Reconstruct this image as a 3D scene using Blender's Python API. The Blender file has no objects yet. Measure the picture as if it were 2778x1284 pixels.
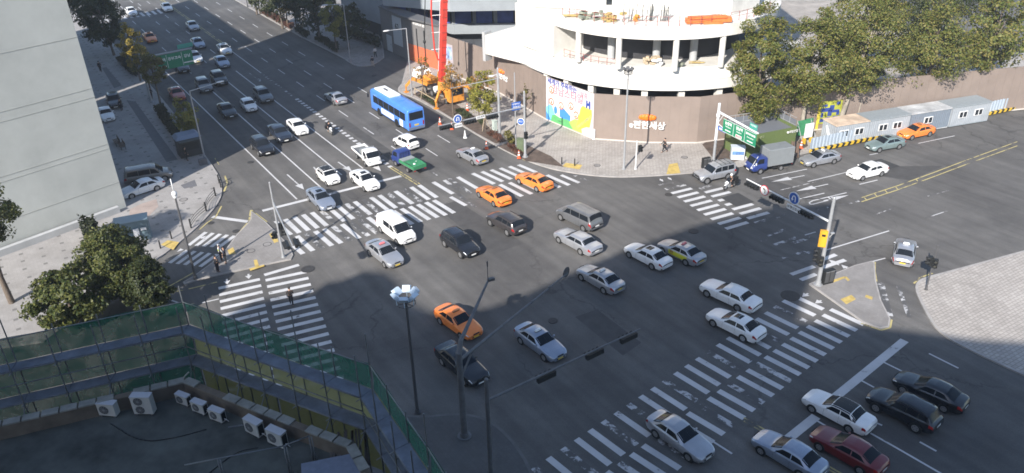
import bpy, bmesh, math, random
from mathutils import Vector, Matrix
import numpy as np
random.seed(7)
C = bpy.context.scene.collection
R = math.radians
# ---------------------------------------------------------------- camera
FPX, PITCH, ROLL, CAMH = 2171.37, 0.506463, -0.026964, 37.869
IW, IH = 2778.0, 1284.0
_fw = Vector((0, math.cos(PITCH), -math.sin(PITCH)))
_up0 = Vector((0, math.sin(PITCH), math.cos(PITCH)))
_r0 = Vector((1, 0, 0))
_r = _r0*math.cos(ROLL) + _up0*math.sin(ROLL)
_u = -_r0*math.sin(ROLL) + _up0*math.cos(ROLL)
cam_d = bpy.data.cameras.new('camera'); cam = bpy.data.objects.new('camera', cam_d); C.objects.link(cam)
m3 = Matrix((_r, _u, -_fw)).transposed()
cam.matrix_world = Matrix.Translation((0, 0, CAMH)) @ m3.to_4x4()
cam_d.sensor_fit = 'HORIZONTAL'; cam_d.sensor_width = 36; cam_d.lens = 36*FPX/IW
cam_d.clip_start = 0.5; cam_d.clip_end = 3000
bpy.context.scene.camera = cam
# ---------------------------------------------------------------- light
SUN_AZ, SUN_EL = R(62.5), R(32.5)          # the way shadows fall on the ground, and the sun's height
SDIR = Vector((math.cos(SUN_AZ), math.sin(SUN_AZ), 0))
w = bpy.data.worlds.new('World'); bpy.context.scene.world = w; w.use_nodes = True
nt = w.node_tree; nt.nodes.clear()
sky = nt.nodes.new('ShaderNodeTexSky'); sky.sky_type = 'NISHITA'; sky.sun_disc = False
sky.sun_elevation = SUN_EL; sky.sun_rotation = math.atan2(-SDIR.x, -SDIR.y)
sky.air_density = 1.0; sky.dust_density = 0.6; sky.ozone_density = 1.5
bg = nt.nodes.new('ShaderNodeBackground'); bg.inputs[1].default_value = 0.112
ow = nt.nodes.new('ShaderNodeOutputWorld')
nt.links.new(sky.outputs[0], bg.inputs[0]); nt.links.new(bg.outputs[0], ow.inputs[0])
sun_d = bpy.data.lights.new('sun', 'SUN'); sun = bpy.data.objects.new('sun', sun_d); C.objects.link(sun)
sun_d.energy = 4.8; sun_d.angle = R(0.5); sun_d.color = (1.0, 0.94, 0.86)
_dir = Vector((SDIR.x*math.cos(SUN_EL), SDIR.y*math.cos(SUN_EL), -math.sin(SUN_EL)))
sun.rotation_euler = _dir.to_track_quat('-Z', 'Y').to_euler()
sc = bpy.context.scene
sc.view_settings.view_transform = 'Standard'; sc.view_settings.look = 'None'
sc.view_settings.gamma = 1; sc.view_settings.exposure = 1.0
sc.cycles.filter_width = 1.65; sc.cycles.max_bounces = 6; sc.cycles.transparent_max_bounces = 12
# ---------------------------------------------------------------- helpers
def G(px, py, z=0.0):
    """world point at height z under a pixel of the photograph"""
    x = (px-IW/2)/FPX; y = (py-IH/2)/FPX
    d = _r*x - _u*y + _fw
    t = (z-CAMH)/d.z
    return Vector((d.x*t, d.y*t, z))
def Gs(pts, z=0.0): return [G(x, y, z) for x, y in pts]
def proj(p):
    d = Vector(p)-Vector((0, 0, CAMH)); zz = d.dot(_fw)
    return IW/2+FPX*d.dot(_r)/zz, IH/2-FPX*d.dot(_u)/zz
MATS = {}
def mat(name, col, rough=0.6, metal=0.0, var=0.0, scale=3.0, bump=0.0, coat=0.0, spec=0.5, emit=0.0, bscale=None):
    if name in MATS: return MATS[name]
    m = bpy.data.materials.new(name); m.use_nodes = True; n = m.node_tree
    b = n.nodes['Principled BSDF']
    c = (col[0], col[1], col[2], 1)
    b.inputs['Base Color'].default_value = c; b.inputs['Roughness'].default_value = rough
    b.inputs['Metallic'].default_value = metal; b.inputs['Coat Weight'].default_value = coat
    b.inputs['Coat Roughness'].default_value = 0.06
    b.inputs['Specular IOR Level'].default_value = spec
    if emit:
        b.inputs['Emission Color'].default_value = c; b.inputs['Emission Strength'].default_value = emit
    if var or bump:
        tc = n.nodes.new('ShaderNodeTexCoord')
        no = n.nodes.new('ShaderNodeTexNoise'); no.inputs['Scale'].default_value = scale
        no.inputs['Detail'].default_value = 6; no.inputs['Roughness'].default_value = 0.62
        n.links.new(tc.outputs['Object'], no.inputs['Vector'])
        if var:
            rp = n.nodes.new('ShaderNodeValToRGB')
            rp.color_ramp.elements[0].position = 0.3; rp.color_ramp.elements[1].position = 0.7
            rp.color_ramp.elements[0].color = tuple(max(0, v*(1-var)) for v in col)+(1,)
            rp.color_ramp.elements[1].color = tuple(min(1, v*(1+var)) for v in col)+(1,)
            n.links.new(no.outputs[0], rp.inputs[0]); n.links.new(rp.outputs[0], b.inputs['Base Color'])
        if bump:
            bp = n.nodes.new('ShaderNodeBump'); bp.inputs['Strength'].default_value = bump; bp.inputs['Distance'].default_value = 0.02
            nb = n.nodes.new('ShaderNodeTexNoise'); nb.inputs['Scale'].default_value = bscale or scale*8
            n.links.new(tc.outputs['Object'], nb.inputs['Vector'])
            n.links.new(nb.outputs[0], bp.inputs['Height']); n.links.new(bp.outputs[0], b.inputs['Normal'])
    MATS[name] = m
    return m
class MB:
    def __init__(s): s.v = []; s.f = []; s.mi = []; s.cur = 0
    def slot(s, i): s.cur = i; return s
    def add(s, vs, fs):
        o = len(s.v); s.v += [tuple(p) for p in vs]
        for f in fs: s.f.append(tuple(i+o for i in f)); s.mi.append(s.cur)
        return s
    def hexa(s, b, t):   # bottom 4 (ccw from above), top 4
        return s.add(list(b)+list(t), [(3,2,1,0),(4,5,6,7),(0,1,5,4),(1,2,6,5),(2,3,7,6),(3,0,4,7)])
    def box(s, c, d, rz=0.0):
        cs, sn = math.cos(rz), math.sin(rz); hx, hy, hz = d[0]/2, d[1]/2, d[2]/2
        P = lambda x, y, z: (c[0]+x*cs-y*sn, c[1]+x*sn+y*cs, c[2]+z)
        q = [(-hx,-hy),(hx,-hy),(hx,hy),(-hx,hy)]
        return s.hexa([P(x,y,-hz) for x,y in q], [P(x,y,hz) for x,y in q])
    def prism(s, pts, z0, z1):
        a = sum(pts[i][0]*pts[(i+1)%len(pts)][1]-pts[(i+1)%len(pts)][0]*pts[i][1] for i in range(len(pts)))
        if a < 0: pts = list(reversed(pts))
        n = len(pts)
        return s.add([(p[0],p[1],z0) for p in pts]+[(p[0],p[1],z1) for p in pts],
              [tuple(range(n-1,-1,-1)), tuple(range(n,2*n))]+[(i,(i+1)%n,(i+1)%n+n,i+n) for i in range(n)])
    def sheet(s, pts, z):
        a = sum(pts[i][0]*pts[(i+1)%len(pts)][1]-pts[(i+1)%len(pts)][0]*pts[i][1] for i in range(len(pts)))
        if a < 0: pts = list(reversed(pts))
        return s.add([(p[0],p[1],z) for p in pts], [tuple(range(len(pts)))])
    def tube(s, p, q, r0, r1=None, n=10, cap=True):
        r1 = r0 if r1 is None else r1
        p = Vector(p); q = Vector(q); d = q-p
        if d.length < 1e-6: return s
        d.normalize(); a = d.orthogonal().normalized(); b = d.cross(a)
        vs = []
        for (o, r) in ((p, r0), (q, r1)):
            for i in range(n):
                t = 2*math.pi*i/n; vs.append(o+a*(r*math.cos(t))+b*(r*math.sin(t)))
        fs = [(i,(i+1)%n,(i+1)%n+n,i+n) for i in range(n)]
        if cap: fs += [tuple(range(n-1,-1,-1)), tuple(range(n,2*n))]
        return s.add(vs, fs)
    def path(s, pts, r, n=8):
        for a, b in zip(pts[:-1], pts[1:]): s.tube(a, b, r, r, n)
        for p in pts[1:-1]: s.ball(p, r*1.01, 6, 5)
        return s
    def bar(s, p, q, w, h, up=(0,0,1)):
        p = Vector(p); q = Vector(q); d = (q-p).normalized(); up = Vector(up)
        a = d.cross(up)
        if a.length < 1e-5: a = d.orthogonal()
        a.normalize(); b = a.cross(d).normalized()
        o = [(-w/2,-h/2),(w/2,-h/2),(w/2,h/2),(-w/2,h/2)]
        vs = [p+a*x+b*y for x,y in o]+[q+a*x+b*y for x,y in o]
        return s.add(vs, [(3,2,1,0),(4,5,6,7),(0,1,5,4),(1,2,6,5),(2,3,7,6),(3,0,4,7)])
    def ball(s, c, r, nu=10, nv=7, sq=(1,1,1)):
        vs = []; fs = []
        for j in range(nv+1):
            t = math.pi*j/nv
            for i in range(nu):
                a = 2*math.pi*i/nu
                vs.append((c[0]+r*sq[0]*math.sin(t)*math.cos(a), c[1]+r*sq[1]*math.sin(t)*math.sin(a), c[2]+r*sq[2]*math.cos(t)))
        for j in range(nv):
            for i in range(nu): fs.append((j*nu+i, (j+1)*nu+i, (j+1)*nu+(i+1)%nu, j*nu+(i+1)%nu))
        return s.add(vs, fs)
    def disc(s, c, nrm, r, t=0.03, n=20):
        nrm = Vector(nrm).normalized(); c = Vector(c)
        return s.tube(c-nrm*t/2, c+nrm*t/2, r, r, n)
    def grid(s, P):      # P[i][j] points
        ni, nj = len(P), len(P[0])
        return s.add([p for row in P for p in row], [(i*nj+j, (i+1)*nj+j, (i+1)*nj+j+1, i*nj+j+1) for i in range(ni-1) for j in range(nj-1)])
    def mesh(s, name, mats, smooth=False, angle=None):
        me = bpy.data.meshes.new(name); me.from_pydata(s.v, [], s.f)
        for m in (mats if isinstance(mats, (list, tuple)) else [mats]): me.materials.append(m)
        me.polygons.foreach_set('material_index', s.mi)
        if smooth:
            me.polygons.foreach_set('use_smooth', [True]*len(s.f))
            if angle: me.set_sharp_from_angle(angle=R(angle))
        me.update(); return me
    def build(s, name, mats, parent=None, smooth=False, angle=None, loc=None, rz=0):
        return link(name, s.mesh(name, mats, smooth, angle), parent, loc, rz)
def link(name, data, parent=None, loc=None, rz=0):
    o = bpy.data.objects.new(name, data); C.objects.link(o)
    if parent: o.parent = parent
    if loc is not None: o.location = loc
    o.rotation_euler = (0, 0, rz)
    return o
def tag(o, label, cat, group=None, kind=None):
    if label: o['label'] = label
    if cat: o['category'] = cat
    if group: o['group'] = group
    if kind: o['kind'] = kind
    return o
def thing(name, label, cat, loc=(0,0,0), rz=0, group=None):
    return tag(link(name, None, None, loc, rz), label, cat, group)
def struct(o): o['kind'] = 'structure'; return o
def text_mesh(txt, size, mats, depth=0.01, bold=0.0, align='CENTER'):
    cu = bpy.data.curves.new('lettering', 'FONT'); cu.body = txt; cu.size = size; cu.extrude = depth
    cu.offset = bold; cu.align_x = align; cu.align_y = 'CENTER'; cu.resolution_u = 2
    o = bpy.data.objects.new('lettering', cu); C.objects.link(o)
    me = bpy.data.meshes.new_from_object(o.evaluated_get(bpy.context.evaluated_depsgraph_get()))
    bpy.data.objects.remove(o); bpy.data.curves.remove(cu)
    me.materials.clear(); me.materials.append(mats)
    return me
def text(txt, size, m, origin, xdir, updir, parent=None, depth=0.01, bold=0.0, name='lettering'):
    """lettering standing on a surface: origin world/local point, xdir along the line, updir up"""
    me = text_mesh(txt, size, m, depth, bold)
    o = bpy.data.objects.new(name, me); C.objects.link(o)
    x = Vector(xdir).normalized(); u = Vector(updir).normalized(); n = x.cross(u).normalized()
    M = Matrix((x, u, n)).transposed().to_4x4(); M.translation = Vector(origin)
    o.parent = parent; o.matrix_local = M
    return o
U = Vector((math.cos(R(-56.5)), math.sin(R(-56.5)), 0))      # along the main road, towards the viewer
N = Vector((-U.y, U.x, 0))                                    # across it, to the right
UR = Vector((math.cos(R(22)), math.sin(R(22)), 0))            # along the side road to the right

# ---------------------------------------------------------------- ground materials
def world_noise(n, scale, detail=5, rough=0.6, dist=0):
    tc = n.nodes.new('ShaderNodeNewGeometry')
    no = n.nodes.new('ShaderNodeTexNoise'); no.inputs['Scale'].default_value = scale
    no.inputs['Detail'].default_value = detail; no.inputs['Roughness'].default_value = rough; no.inputs['Distortion'].default_value = dist
    n.links.new(tc.outputs['Position'], no.inputs['Vector']); return no
def ramp(n, src, p0, p1, c0, c1):
    r = n.nodes.new('ShaderNodeValToRGB'); r.color_ramp.elements[0].position = p0; r.color_ramp.elements[1].position = p1
    r.color_ramp.elements[0].color = tuple(c0)+(1,); r.color_ramp.elements[1].color = tuple(c1)+(1,)
    n.links.new(src, r.inputs[0]); return r
def mix(n, fac, a, b, mode='MIX'):
    x = n.nodes.new('ShaderNodeMix'); x.data_type = 'RGBA'; x.blend_type = mode
    if hasattr(fac, 'is_linked'): n.links.new(fac, x.inputs[0])
    else: x.inputs[0].default_value = fac
    for s, i in ((a, 6), (b, 7)):
        if hasattr(s, 'is_linked'): n.links.new(s, x.inputs[i])
        else: x.inputs[i].default_value = tuple(s)+(1,)
    return x.outputs[2]
def asphalt():
    m = bpy.data.materials.new('asphalt'); m.use_nodes = True; n = m.node_tree; b = n.nodes['Principled BSDF']
    a = world_noise(n, 0.09, 5, 0.55, 0.6); f = world_noise(n, 9, 3, 0.7); g = world_noise(n, 0.55, 6, 0.7)
    c = ramp(n, a.outputs[0], 0.32, 0.68, (0.080,0.077,0.076), (0.134,0.129,0.124)).outputs[0]
    c = mix(n, 1.0, c, ramp(n, g.outputs[0], 0.3, 0.7, (0.86,0.86,0.87), (1.1,1.1,1.09)).outputs[0], 'MULTIPLY')
    c = mix(n, 1.0, c, ramp(n, f.outputs[0], 0.3, 0.7, (0.86,0.86,0.86), (1.12,1.12,1.12)).outputs[0], 'MULTIPLY')
    # tyre-polished streaks along the main road
    geo = n.nodes.new('ShaderNodeNewGeometry'); mp = n.nodes.new('ShaderNodeMapping'); mp.vector_type = 'TEXTURE'
    mp.inputs['Rotation'].default_value = (0, 0, R(-56.5)); mp.inputs['Scale'].default_value = (26, 0.9, 1)
    no = n.nodes.new('ShaderNodeTexNoise'); no.inputs['Scale'].default_value = 1.0; no.inputs['Detail'].default_value = 3
    n.links.new(geo.outputs['Position'], mp.inputs[0]); n.links.new(mp.outputs[0], no.inputs['Vector'])
    c = mix(n, 1.0, c, ramp(n, no.outputs[0], 0.35, 0.65, (0.86,0.86,0.86), (1.1,1.1,1.1)).outputs[0], 'MULTIPLY')
    vo = n.nodes.new('ShaderNodeTexVoronoi'); vo.feature = 'DISTANCE_TO_EDGE'; vo.inputs['Scale'].default_value = 0.11
    dn = world_noise(n, 0.5, 4, .6); ad = n.nodes.new('ShaderNodeVectorMath'); ad.operation = 'MULTIPLY_ADD'; ad.inputs[1].default_value = (3, 3, 0)
    n.links.new(dn.outputs[1], ad.inputs[0]); n.links.new(geo.outputs['Position'], ad.inputs[2]); n.links.new(ad.outputs[0], vo.inputs['Vector'])
    cr = ramp(n, vo.outputs[0], 0.0, 0.012, (.62,.62,.62), (1,1,1)); gate = ramp(n, world_noise(n, .05, 2).outputs[0], .48, .56, (0,0,0), (1,1,1))
    c = mix(n, 1.0, c, mix(n, gate.outputs[0], (1,1,1), cr.outputs[0]), 'MULTIPLY')
    oil = ramp(n, world_noise(n, 0.9, 6, .75, .3).outputs[0], 0.62, 0.75, (1,1,1), (.72,.72,.73)); c = mix(n, 1.0, c, oil.outputs[0], 'MULTIPLY')
    n.links.new(c, b.inputs['Base Color']); b.inputs['Roughness'].default_value = 0.85; b.inputs['Specular IOR Level'].default_value = 0.3
    bp = n.nodes.new('ShaderNodeBump'); bp.inputs['Strength'].default_value = 0.25; bp.inputs['Distance'].default_value = 0.01
    n.links.new(world_noise(n, 40, 2).outputs[0], bp.inputs['Height']); n.links.new(bp.outputs[0], b.inputs['Normal'])
    return m
def paint(name, col, wear):
    """road paint with worn-through holes that show the asphalt colour"""
    m = bpy.data.materials.new(name); m.use_nodes = True; n = m.node_tree; b = n.nodes['Principled BSDF']
    a = world_noise(n, 1.7, 8, 0.72); d = world_noise(n, 0.6, 4, 0.6)
    mul = n.nodes.new('ShaderNodeMath'); mul.operation = 'ADD'
    n.links.new(a.outputs[0], mul.inputs[0]); n.links.new(d.outputs[0], mul.inputs[1])
    hv = n.nodes.new('ShaderNodeMath'); hv.operation = 'MULTIPLY'; hv.inputs[1].default_value = 0.5; n.links.new(mul.outputs[0], hv.inputs[0])
    f = ramp(n, hv.outputs[0], wear, wear+0.05, (0,0,0), (1,1,1)).outputs[0]
    dirt = ramp(n, d.outputs[0], 0.3, 0.7, tuple(v*0.82 for v in col), col).outputs[0]
    c = mix(n, f, (0.075,0.073,0.073), dirt)
    n.links.new(c, b.inputs['Base Color']); b.inputs['Roughness'].default_value = 0.7
    return m
def paving(name, col, mort, bw, bh, ang, dots=None, off=0.5, msize=0.02, var=0.1):
    m = bpy.data.materials.new(name); m.use_nodes = True; n = m.node_tree; b = n.nodes['Principled BSDF']
    geo = n.nodes.new('ShaderNodeNewGeometry'); mp = n.nodes.new('ShaderNodeMapping')
    mp.inputs['Rotation'].default_value = (0, 0, -R(ang)); n.links.new(geo.outputs['Position'], mp.inputs[0])
    br = n.nodes.new('ShaderNodeTexBrick'); br.offset = off
    br.inputs['Color1'].default_value = tuple(v*(1-var) for v in col)+(1,); br.inputs['Color2'].default_value = tuple(min(1,v*(1+var)) for v in col)+(1,)
    br.inputs['Mortar'].default_value = tuple(mort)+(1,); br.inputs['Scale'].default_value = 1
    br.inputs['Mortar Size'].default_value = msize; br.inputs['Brick Width'].default_value = bw; br.inputs['Row Height'].default_value = bh
    n.links.new(mp.outputs[0], br.inputs['Vector']); c = br.outputs[0]
    g = world_noise(n, 0.35, 7, 0.68)
    c = mix(n, 1.0, c, ramp(n, g.outputs[0], 0.3, 0.7, (0.78,0.77,0.76), (1.12,1.12,1.12)).outputs[0], 'MULTIPLY')
    if dots:
        vo = n.nodes.new('ShaderNodeTexVoronoi'); vo.inputs['Scale'].default_value = 1.0/dots; vo.inputs['Randomness'].default_value = 0.12; vo.distance = 'CHEBYCHEV'
        n.links.new(mp.outputs[0], vo.inputs['Vector'])
        lt = n.nodes.new('ShaderNodeMath'); lt.operation = 'LESS_THAN'; lt.inputs[1].default_value = 0.1
        n.links.new(vo.outputs['Distance'], lt.inputs[0])
        c = mix(n, lt.outputs[0], c, tuple(v*0.5 for v in col))
    n.links.new(c, b.inputs['Base Color']); b.inputs['Roughness'].default_value = 0.85
    return m
M_ASPH = asphalt()
M_WHITE = paint('road_paint_white', (0.52,0.52,0.53), 0.36)
M_WORN = paint('road_paint_worn', (0.46,0.46,0.47), 0.5)
M_YEL = paint('road_paint_yellow', (0.46,0.39,0.17), 0.43)
M_PAVE_L = paving('paving_grey', (0.29,0.28,0.275), (0.25,0.24,0.235), 0.3, 0.3, -56, dots=1.75, msize=0.008, var=0.04)
M_PAVE_R = paving('paving_light', (0.36,0.335,0.31), (0.24,0.22,0.205), 0.45, 0.3, 30, msize=0.03)
M_PAVE_F = paving('paving_far', (0.27,0.25,0.24), (0.2,0.19,0.18), 0.4, 0.4, -56, msize=0.015)
M_ISL = paving('paving_island', (0.22,0.21,0.205), (0.19,0.18,0.175), 0.3, 0.3, -56, msize=0.01, var=0.06)
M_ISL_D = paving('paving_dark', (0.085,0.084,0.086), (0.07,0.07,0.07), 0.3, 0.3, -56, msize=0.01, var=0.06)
M_KERB = mat('kerb_granite', (0.30,0.285,0.275), 0.8, var=0.18, scale=1.2)
M_TACT = mat('tactile_yellow', (0.45,0.33,0.10), 0.8, var=0.25, scale=2.5)
M_SOIL = mat('soil', (0.085,0.062,0.05), 0.95, var=0.4, scale=1.5, bump=0.6)
# ---------------------------------------------------------------- ground, pavements, road markings (the setting)
O0 = Vector((-23.2, 77.8, 0))
def S(s, t, z=0.0): return O0+U*s+N*t+Vector((0, 0, z))
def inset(pts, d):
    a = sum(pts[i][0]*pts[(i+1)%len(pts)][1]-pts[(i+1)%len(pts)][0]*pts[i][1] for i in range(len(pts)))
    if a < 0: pts = list(reversed(pts))
    out = []; n = len(pts)
    for i in range(n):
        p, q, r = [Vector((*pts[k][:2], 0)) for k in (i-1, i, (i+1) % n)]
        e1 = (q-p).normalized(); e2 = (r-q).normalized()
        nn = Vector((-e1.y-e2.y, e1.x+e2.x, 0))
        k = max(0.35, nn.length/2); nn.normalize()
        out.append(q+nn*(d/k))
    return out
def smooth(pts, it=2):
    """round an open polyline's corners (Chaikin)"""
    for _ in range(it):
        o = [pts[0]]
        for a, b in zip(pts[:-1], pts[1:]): o += [a*0.75+b*0.25, a*0.25+b*0.75]
        pts = o+[pts[-1]]
    return pts
def pavement(name, pts, m, kerb=0.22, z=0.13, km=None):
    b = MB(); b.prism(pts, -0.3, z); b.slot(1).sheet(inset(pts, kerb), z+0.004)
    me = b.mesh(name, [km or M_KERB, m]); bm = bmesh.new(); bm.from_mesh(me)
    bmesh.ops.triangulate(bm, faces=[f for f in bm.faces if len(f.verts) > 4], ngon_method='EAR_CLIP'); bm.to_mesh(me); bm.free()
    return struct(link(name, me))
gb = MB(); gb.add([(-260,-150,0),(260,-150,0),(260,400,0),(-260,400,0)], [(0,1,2,3)])
struct(gb.build('road', M_ASPH))
KL = [S(-110,-3.3), S(-66,-3.4), S(-40,-3.6)]+Gs([(583,457),(604,501),(602,538),(577,575),(543,612),(506,645),(455,686),(408,719),(330,778),(250,835),(120,930)])
KL = smooth(KL, 2)
pavement('pavement', KL+[Vector((-60,48,0)), Vector((-100,70,0)), Vector((-140,170,0))], M_PAVE_L)
KF = smooth([S(-150,25.4), S(-66.9,25.2)]+Gs([(854,121),(924,155),(955,177),(982,183),(1015,178),(1043,158)]), 2)
pavement('pavement', KF+Gs([(1040,128),(1000,20),(940,-90)])+[S(-150,75)], M_PAVE_F)
KR = smooth(Gs([(1090,228),(1076,246),(1092,256),(1126,268),(1190,304),(1340,396),(1420,435),(1500,463),(1620,481),(1720,483),(1900,470),(2000,455),(2110,434),(2193,415),(2530,343),(2900,262)]), 2)
FB = Gs([(2890,110),(2527,225)])+[Vector((22.8,92.0,0)), Vector((10.4,94.3,0))]+Gs([(1354,253),(1108,158)])
pavement('pavement', KR+FB, M_PAVE_R)
LI = (Gs([(682,575),(724,607),(772,655),(788,676),(796,694),(790,706),(760,712),(677,730),(542,760),(500,774),(497,768),(526,752),(576,715),(614,678),(642,640),(672,610),(680,598)]))
pavement('traffic_island', LI, M_ISL, 0.12)
RI = (Gs([(2194,773),(2341,877),(2388,894),(2412,889),(2415,868),(2390,818),(2376,764),(2372,716),(2364,711),(2317,723),(2253,749)]))
pavement('traffic_island', RI, M_ISL, 0.12)
RC = smooth(Gs([(2860,660),(2560,742),(2500,757),(2483,772),(2482,792),(2508,847),(2538,898),(2610,945),(2950,1100)]), 2)
pavement('pavement', RC+Gs([(3300,1180),(3200,700)]), M_PAVE_R)
BC = smooth(Gs([(880,1060),(1000,1112),(1130,1135),(1240,1122),(1320,1135),(1390,1190),(1450,1284),(1480,1420)]), 2)
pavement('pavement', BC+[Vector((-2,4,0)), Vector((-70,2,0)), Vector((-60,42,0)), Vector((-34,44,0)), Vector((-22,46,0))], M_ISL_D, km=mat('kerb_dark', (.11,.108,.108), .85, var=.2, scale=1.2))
# tactile paving and dark bands set into the pavements
tb = MB(); Z1 = 0.142
for q in ([(436,664),(455,652),(486,657),(470,678)], [(730,636),(742,629),(756,655),(744,660)], [(676,729),(716,718),(718,722),(679,735)], [(688,706),(697,704),(703,722),(692,724)],
          [(617,679),(632,671),(640,688),(622,691)], [(1525,452),(1535,442),(1580,448),(1572,460)], [(1815,446),(1838,442),(1846,470),(1808,473)],
          [(2253,762),(2290,750),(2294,754),(2258,768)], [(2290,752),(2296,750),(2306,760),(2300,763)], [(2350,800),(2368,806),(2366,814),(2346,806)], [(2280,812),(2310,800),(2322,812),(2296,826)]):
    tb.sheet(Gs(q, Z1), Z1)
struct(tb.build('tactile_paving', M_TACT))
db = MB()
db.sheet(Gs([(343,272),(368,276),(482,433),(452,440)], Z1), Z1); db.sheet(Gs([(276,184),(290,184),(330,232),(310,240)], Z1), Z1)
db.sheet(Gs([(490,503),(528,488),(535,505),(500,512)], Z1), Z1)
struct(db.build('paving_band', mat('paving_dark', (0.115,0.115,0.125), 0.85, var=0.12, scale=1.5)))
pk = MB(); pk.sheet(Gs([(352,568),(384,553),(424,540),(430,560),(390,600),(350,600)], Z1), Z1)
struct(pk.build('paving_patch', mat('paving_pinkish', (0.30,0.245,0.22), 0.85, var=0.2, scale=0.8)))
so = MB()
so.sheet(Gs([(1122,256),(1190,298),(1290,360),(1345,390),(1376,383),(1300,325),(1215,268),(1150,246)], Z1), Z1)
so.sheet(Gs([(1351,397),(1428,437),(1530,453),(1495,424),(1440,398),(1400,380)], Z1+.004), Z1+.004)
so.sheet(Gs([(1905,392),(1935,372),(2010,360),(2036,425),(1990,440),(1935,430)], Z1), Z1)
so.sheet(Gs([(2140,425),(2192,396),(2185,372),(2168,380)], Z1), Z1)
struct(so.build('planting_soil', M_SOIL))
# the site ground behind the hoarding
sg = MB(); sg.sheet([Vector((-17,132,0)), Vector((-1,113,0)), Vector((11,95,0)), Vector((23,93,0)), Vector((70,112,0)), Vector((70,190,0)), Vector((-30,190,0))], 0.02)
struct(sg.build('site_ground', mat('dusty_ground', (0.3,0.27,0.24), 0.95, var=0.3, scale=0.4, bump=0.4)))

ZM = 0.004
_zc = [0]
def zn():
    _zc[0] += 1; return ZM+_zc[0]*4e-5     # no two markings in one plane
mw, mo, my = MB(), MB(), MB()
def ln(b, p, q, w):
    z = zn()
    p = Vector(p); q = Vector(q); d = (q-p); d.z = 0; d.normalize(); n = Vector((-d.y, d.x, 0))*(w/2)
    b.sheet([p-n, q-n, q+n, p+n], z)
def lp(b, pts, w):
    P = Gs(pts)
    for a, c in zip(P[:-1], P[1:]): ln(b, a, c, w)
def stripes(f, l, n, w=0.48, worn=(), i0=0, skip=()):
    """n crosswalk bars between the first and the last bar (each two pixel ends)"""
    a, b = Gs(f); c, d = Gs(l)
    for i in range(i0, n):
        if i in skip: continue
        k = i/(n-1); ln(mo if i in worn else mw, a.lerp(c, k), b.lerp(d, k), w)
def z6(x, y): return (740+x*.336, 380+y*.336)
def z7(x, y): return (1240+x*.336, 380+y*.336)
def zr(x, y): return (1750+x*.2352, 420+y*.2352)
def zb(x, y): return (1900+x*.4904, 700+y*.4904)
# crossing of the main road
stripes((z6(100,640), z6(215,750)), (z6(1180,365), z6(1325,465)), 17, worn=(4,7,9,12,14), w=0.5)
stripes((z6(195,775), z6(325,895)), (z6(1300,487), z6(1465,590)), 17, worn=(1,4,6,7), w=0.5)
ln(mw, *Gs([z6(172,855), z6(245,920)]), 0.5); ln(mw, *Gs([z6(20,655), z6(150,765)]), 0.4)
ln(mw, *Gs([z6(1295,340), z6(1455,435)]), 0.5); ln(mo, *Gs([z6(1385,325), z6(1510,410)]), 0.45); ln(mo, *Gs([z6(1425,312), z6(1600,430)]), 0.4)
ln(mw, *Gs([z7(5,300), z7(160,390)]), 0.5)
stripes((z7(125,270), z7(300,355)), (z7(495,200), z7(640,262)), 6, w=0.5)
ln(mw, *Gs([z6(1435,460), z6(1560,530)]), 0.45); ln(mo, *Gs([z7(0,430), z7(70,490)]), 0.45); ln(mo, *Gs([z7(80,500), z7(155,545)]), 0.3)
stripes((z7(345,360), z7(525,455)), (z7(725,284), z7(905,365)), 6, w=0.5); ln(mw, *Gs([z7(840,284), z7(985,346)]), 0.45)
ln(mo, *Gs([z7(900,265), z7(965,292)]), 0.4); ln(mo, *Gs([z7(1005,308), z7(1050,330)]), 0.4)
# crossing at the lower left
stripes(((720.5,761),(831,738)), ((769,959.6),(899.4,926.7)), 11, w=0.46)
ln(mw, *Gs([(717,746.5),(811,719)]), 0.46)
for k in (1, 2, 3, 4):
    d = (G(769,959.6)-G(720.5,761))*(k/10); ln(mw, G(769,959.6)+d, G(899.4,926.7)+d*1.02, 0.46)
stripes(((592.7,782.7),(705,758)), ((600.6,857.5),(720,828)), 5, w=0.46)
d0, d1 = (G(600.6,857.5)-G(592.7,782.7))/4, (G(720,828)-G(705,758))/4
for k in range(1, 13): ln(mw, G(600.6,857.5)+d0*k, G(720,828)+d1*k, 0.46)
# slip-lane crossing at the left
stripes(((512,666),(559,630)), ((593,672),(636.5,640)), 5, w=0.42)
stripes(((460,714),(509,679)), ((542.6,724),(590,690)), 5, w=0.42)
# right-hand crossing
stripes((zr(235,400), zr(465,345)), (zr(930,855), zr(1185,780)), 10, w=0.48, worn=(0,))
ln(mo, *Gs([zr(160,352), zr(325,318)]), 0.42)
stripes((zr(690,437), zr(900,385)), (zr(1270,790), zr(1520,718)), 8, w=0.48, worn=(7,))
ln(mo, *Gs([zr(630,395), zr(770,355)]), 0.42)
for a, b in (((2146,745),(2209,723)), ((2172,760),(2214,744)), ((2231.6,726),(2293,705.6)), ((2229,705.6),(2268,691))): ln(mw, *Gs([a, b]), 0.45)
for a, b in (((2080,640),(2140,620)), ((2100,665),(2160,645)), ((2120,700),(2186,683)), ((2060,655),(2075,650)), ((2180,690),(2225,676)), ((2150,660),(2200,645)), ((2090,595),(2130,583))): ln(mo, *Gs([a, b]), 0.4)
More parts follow.
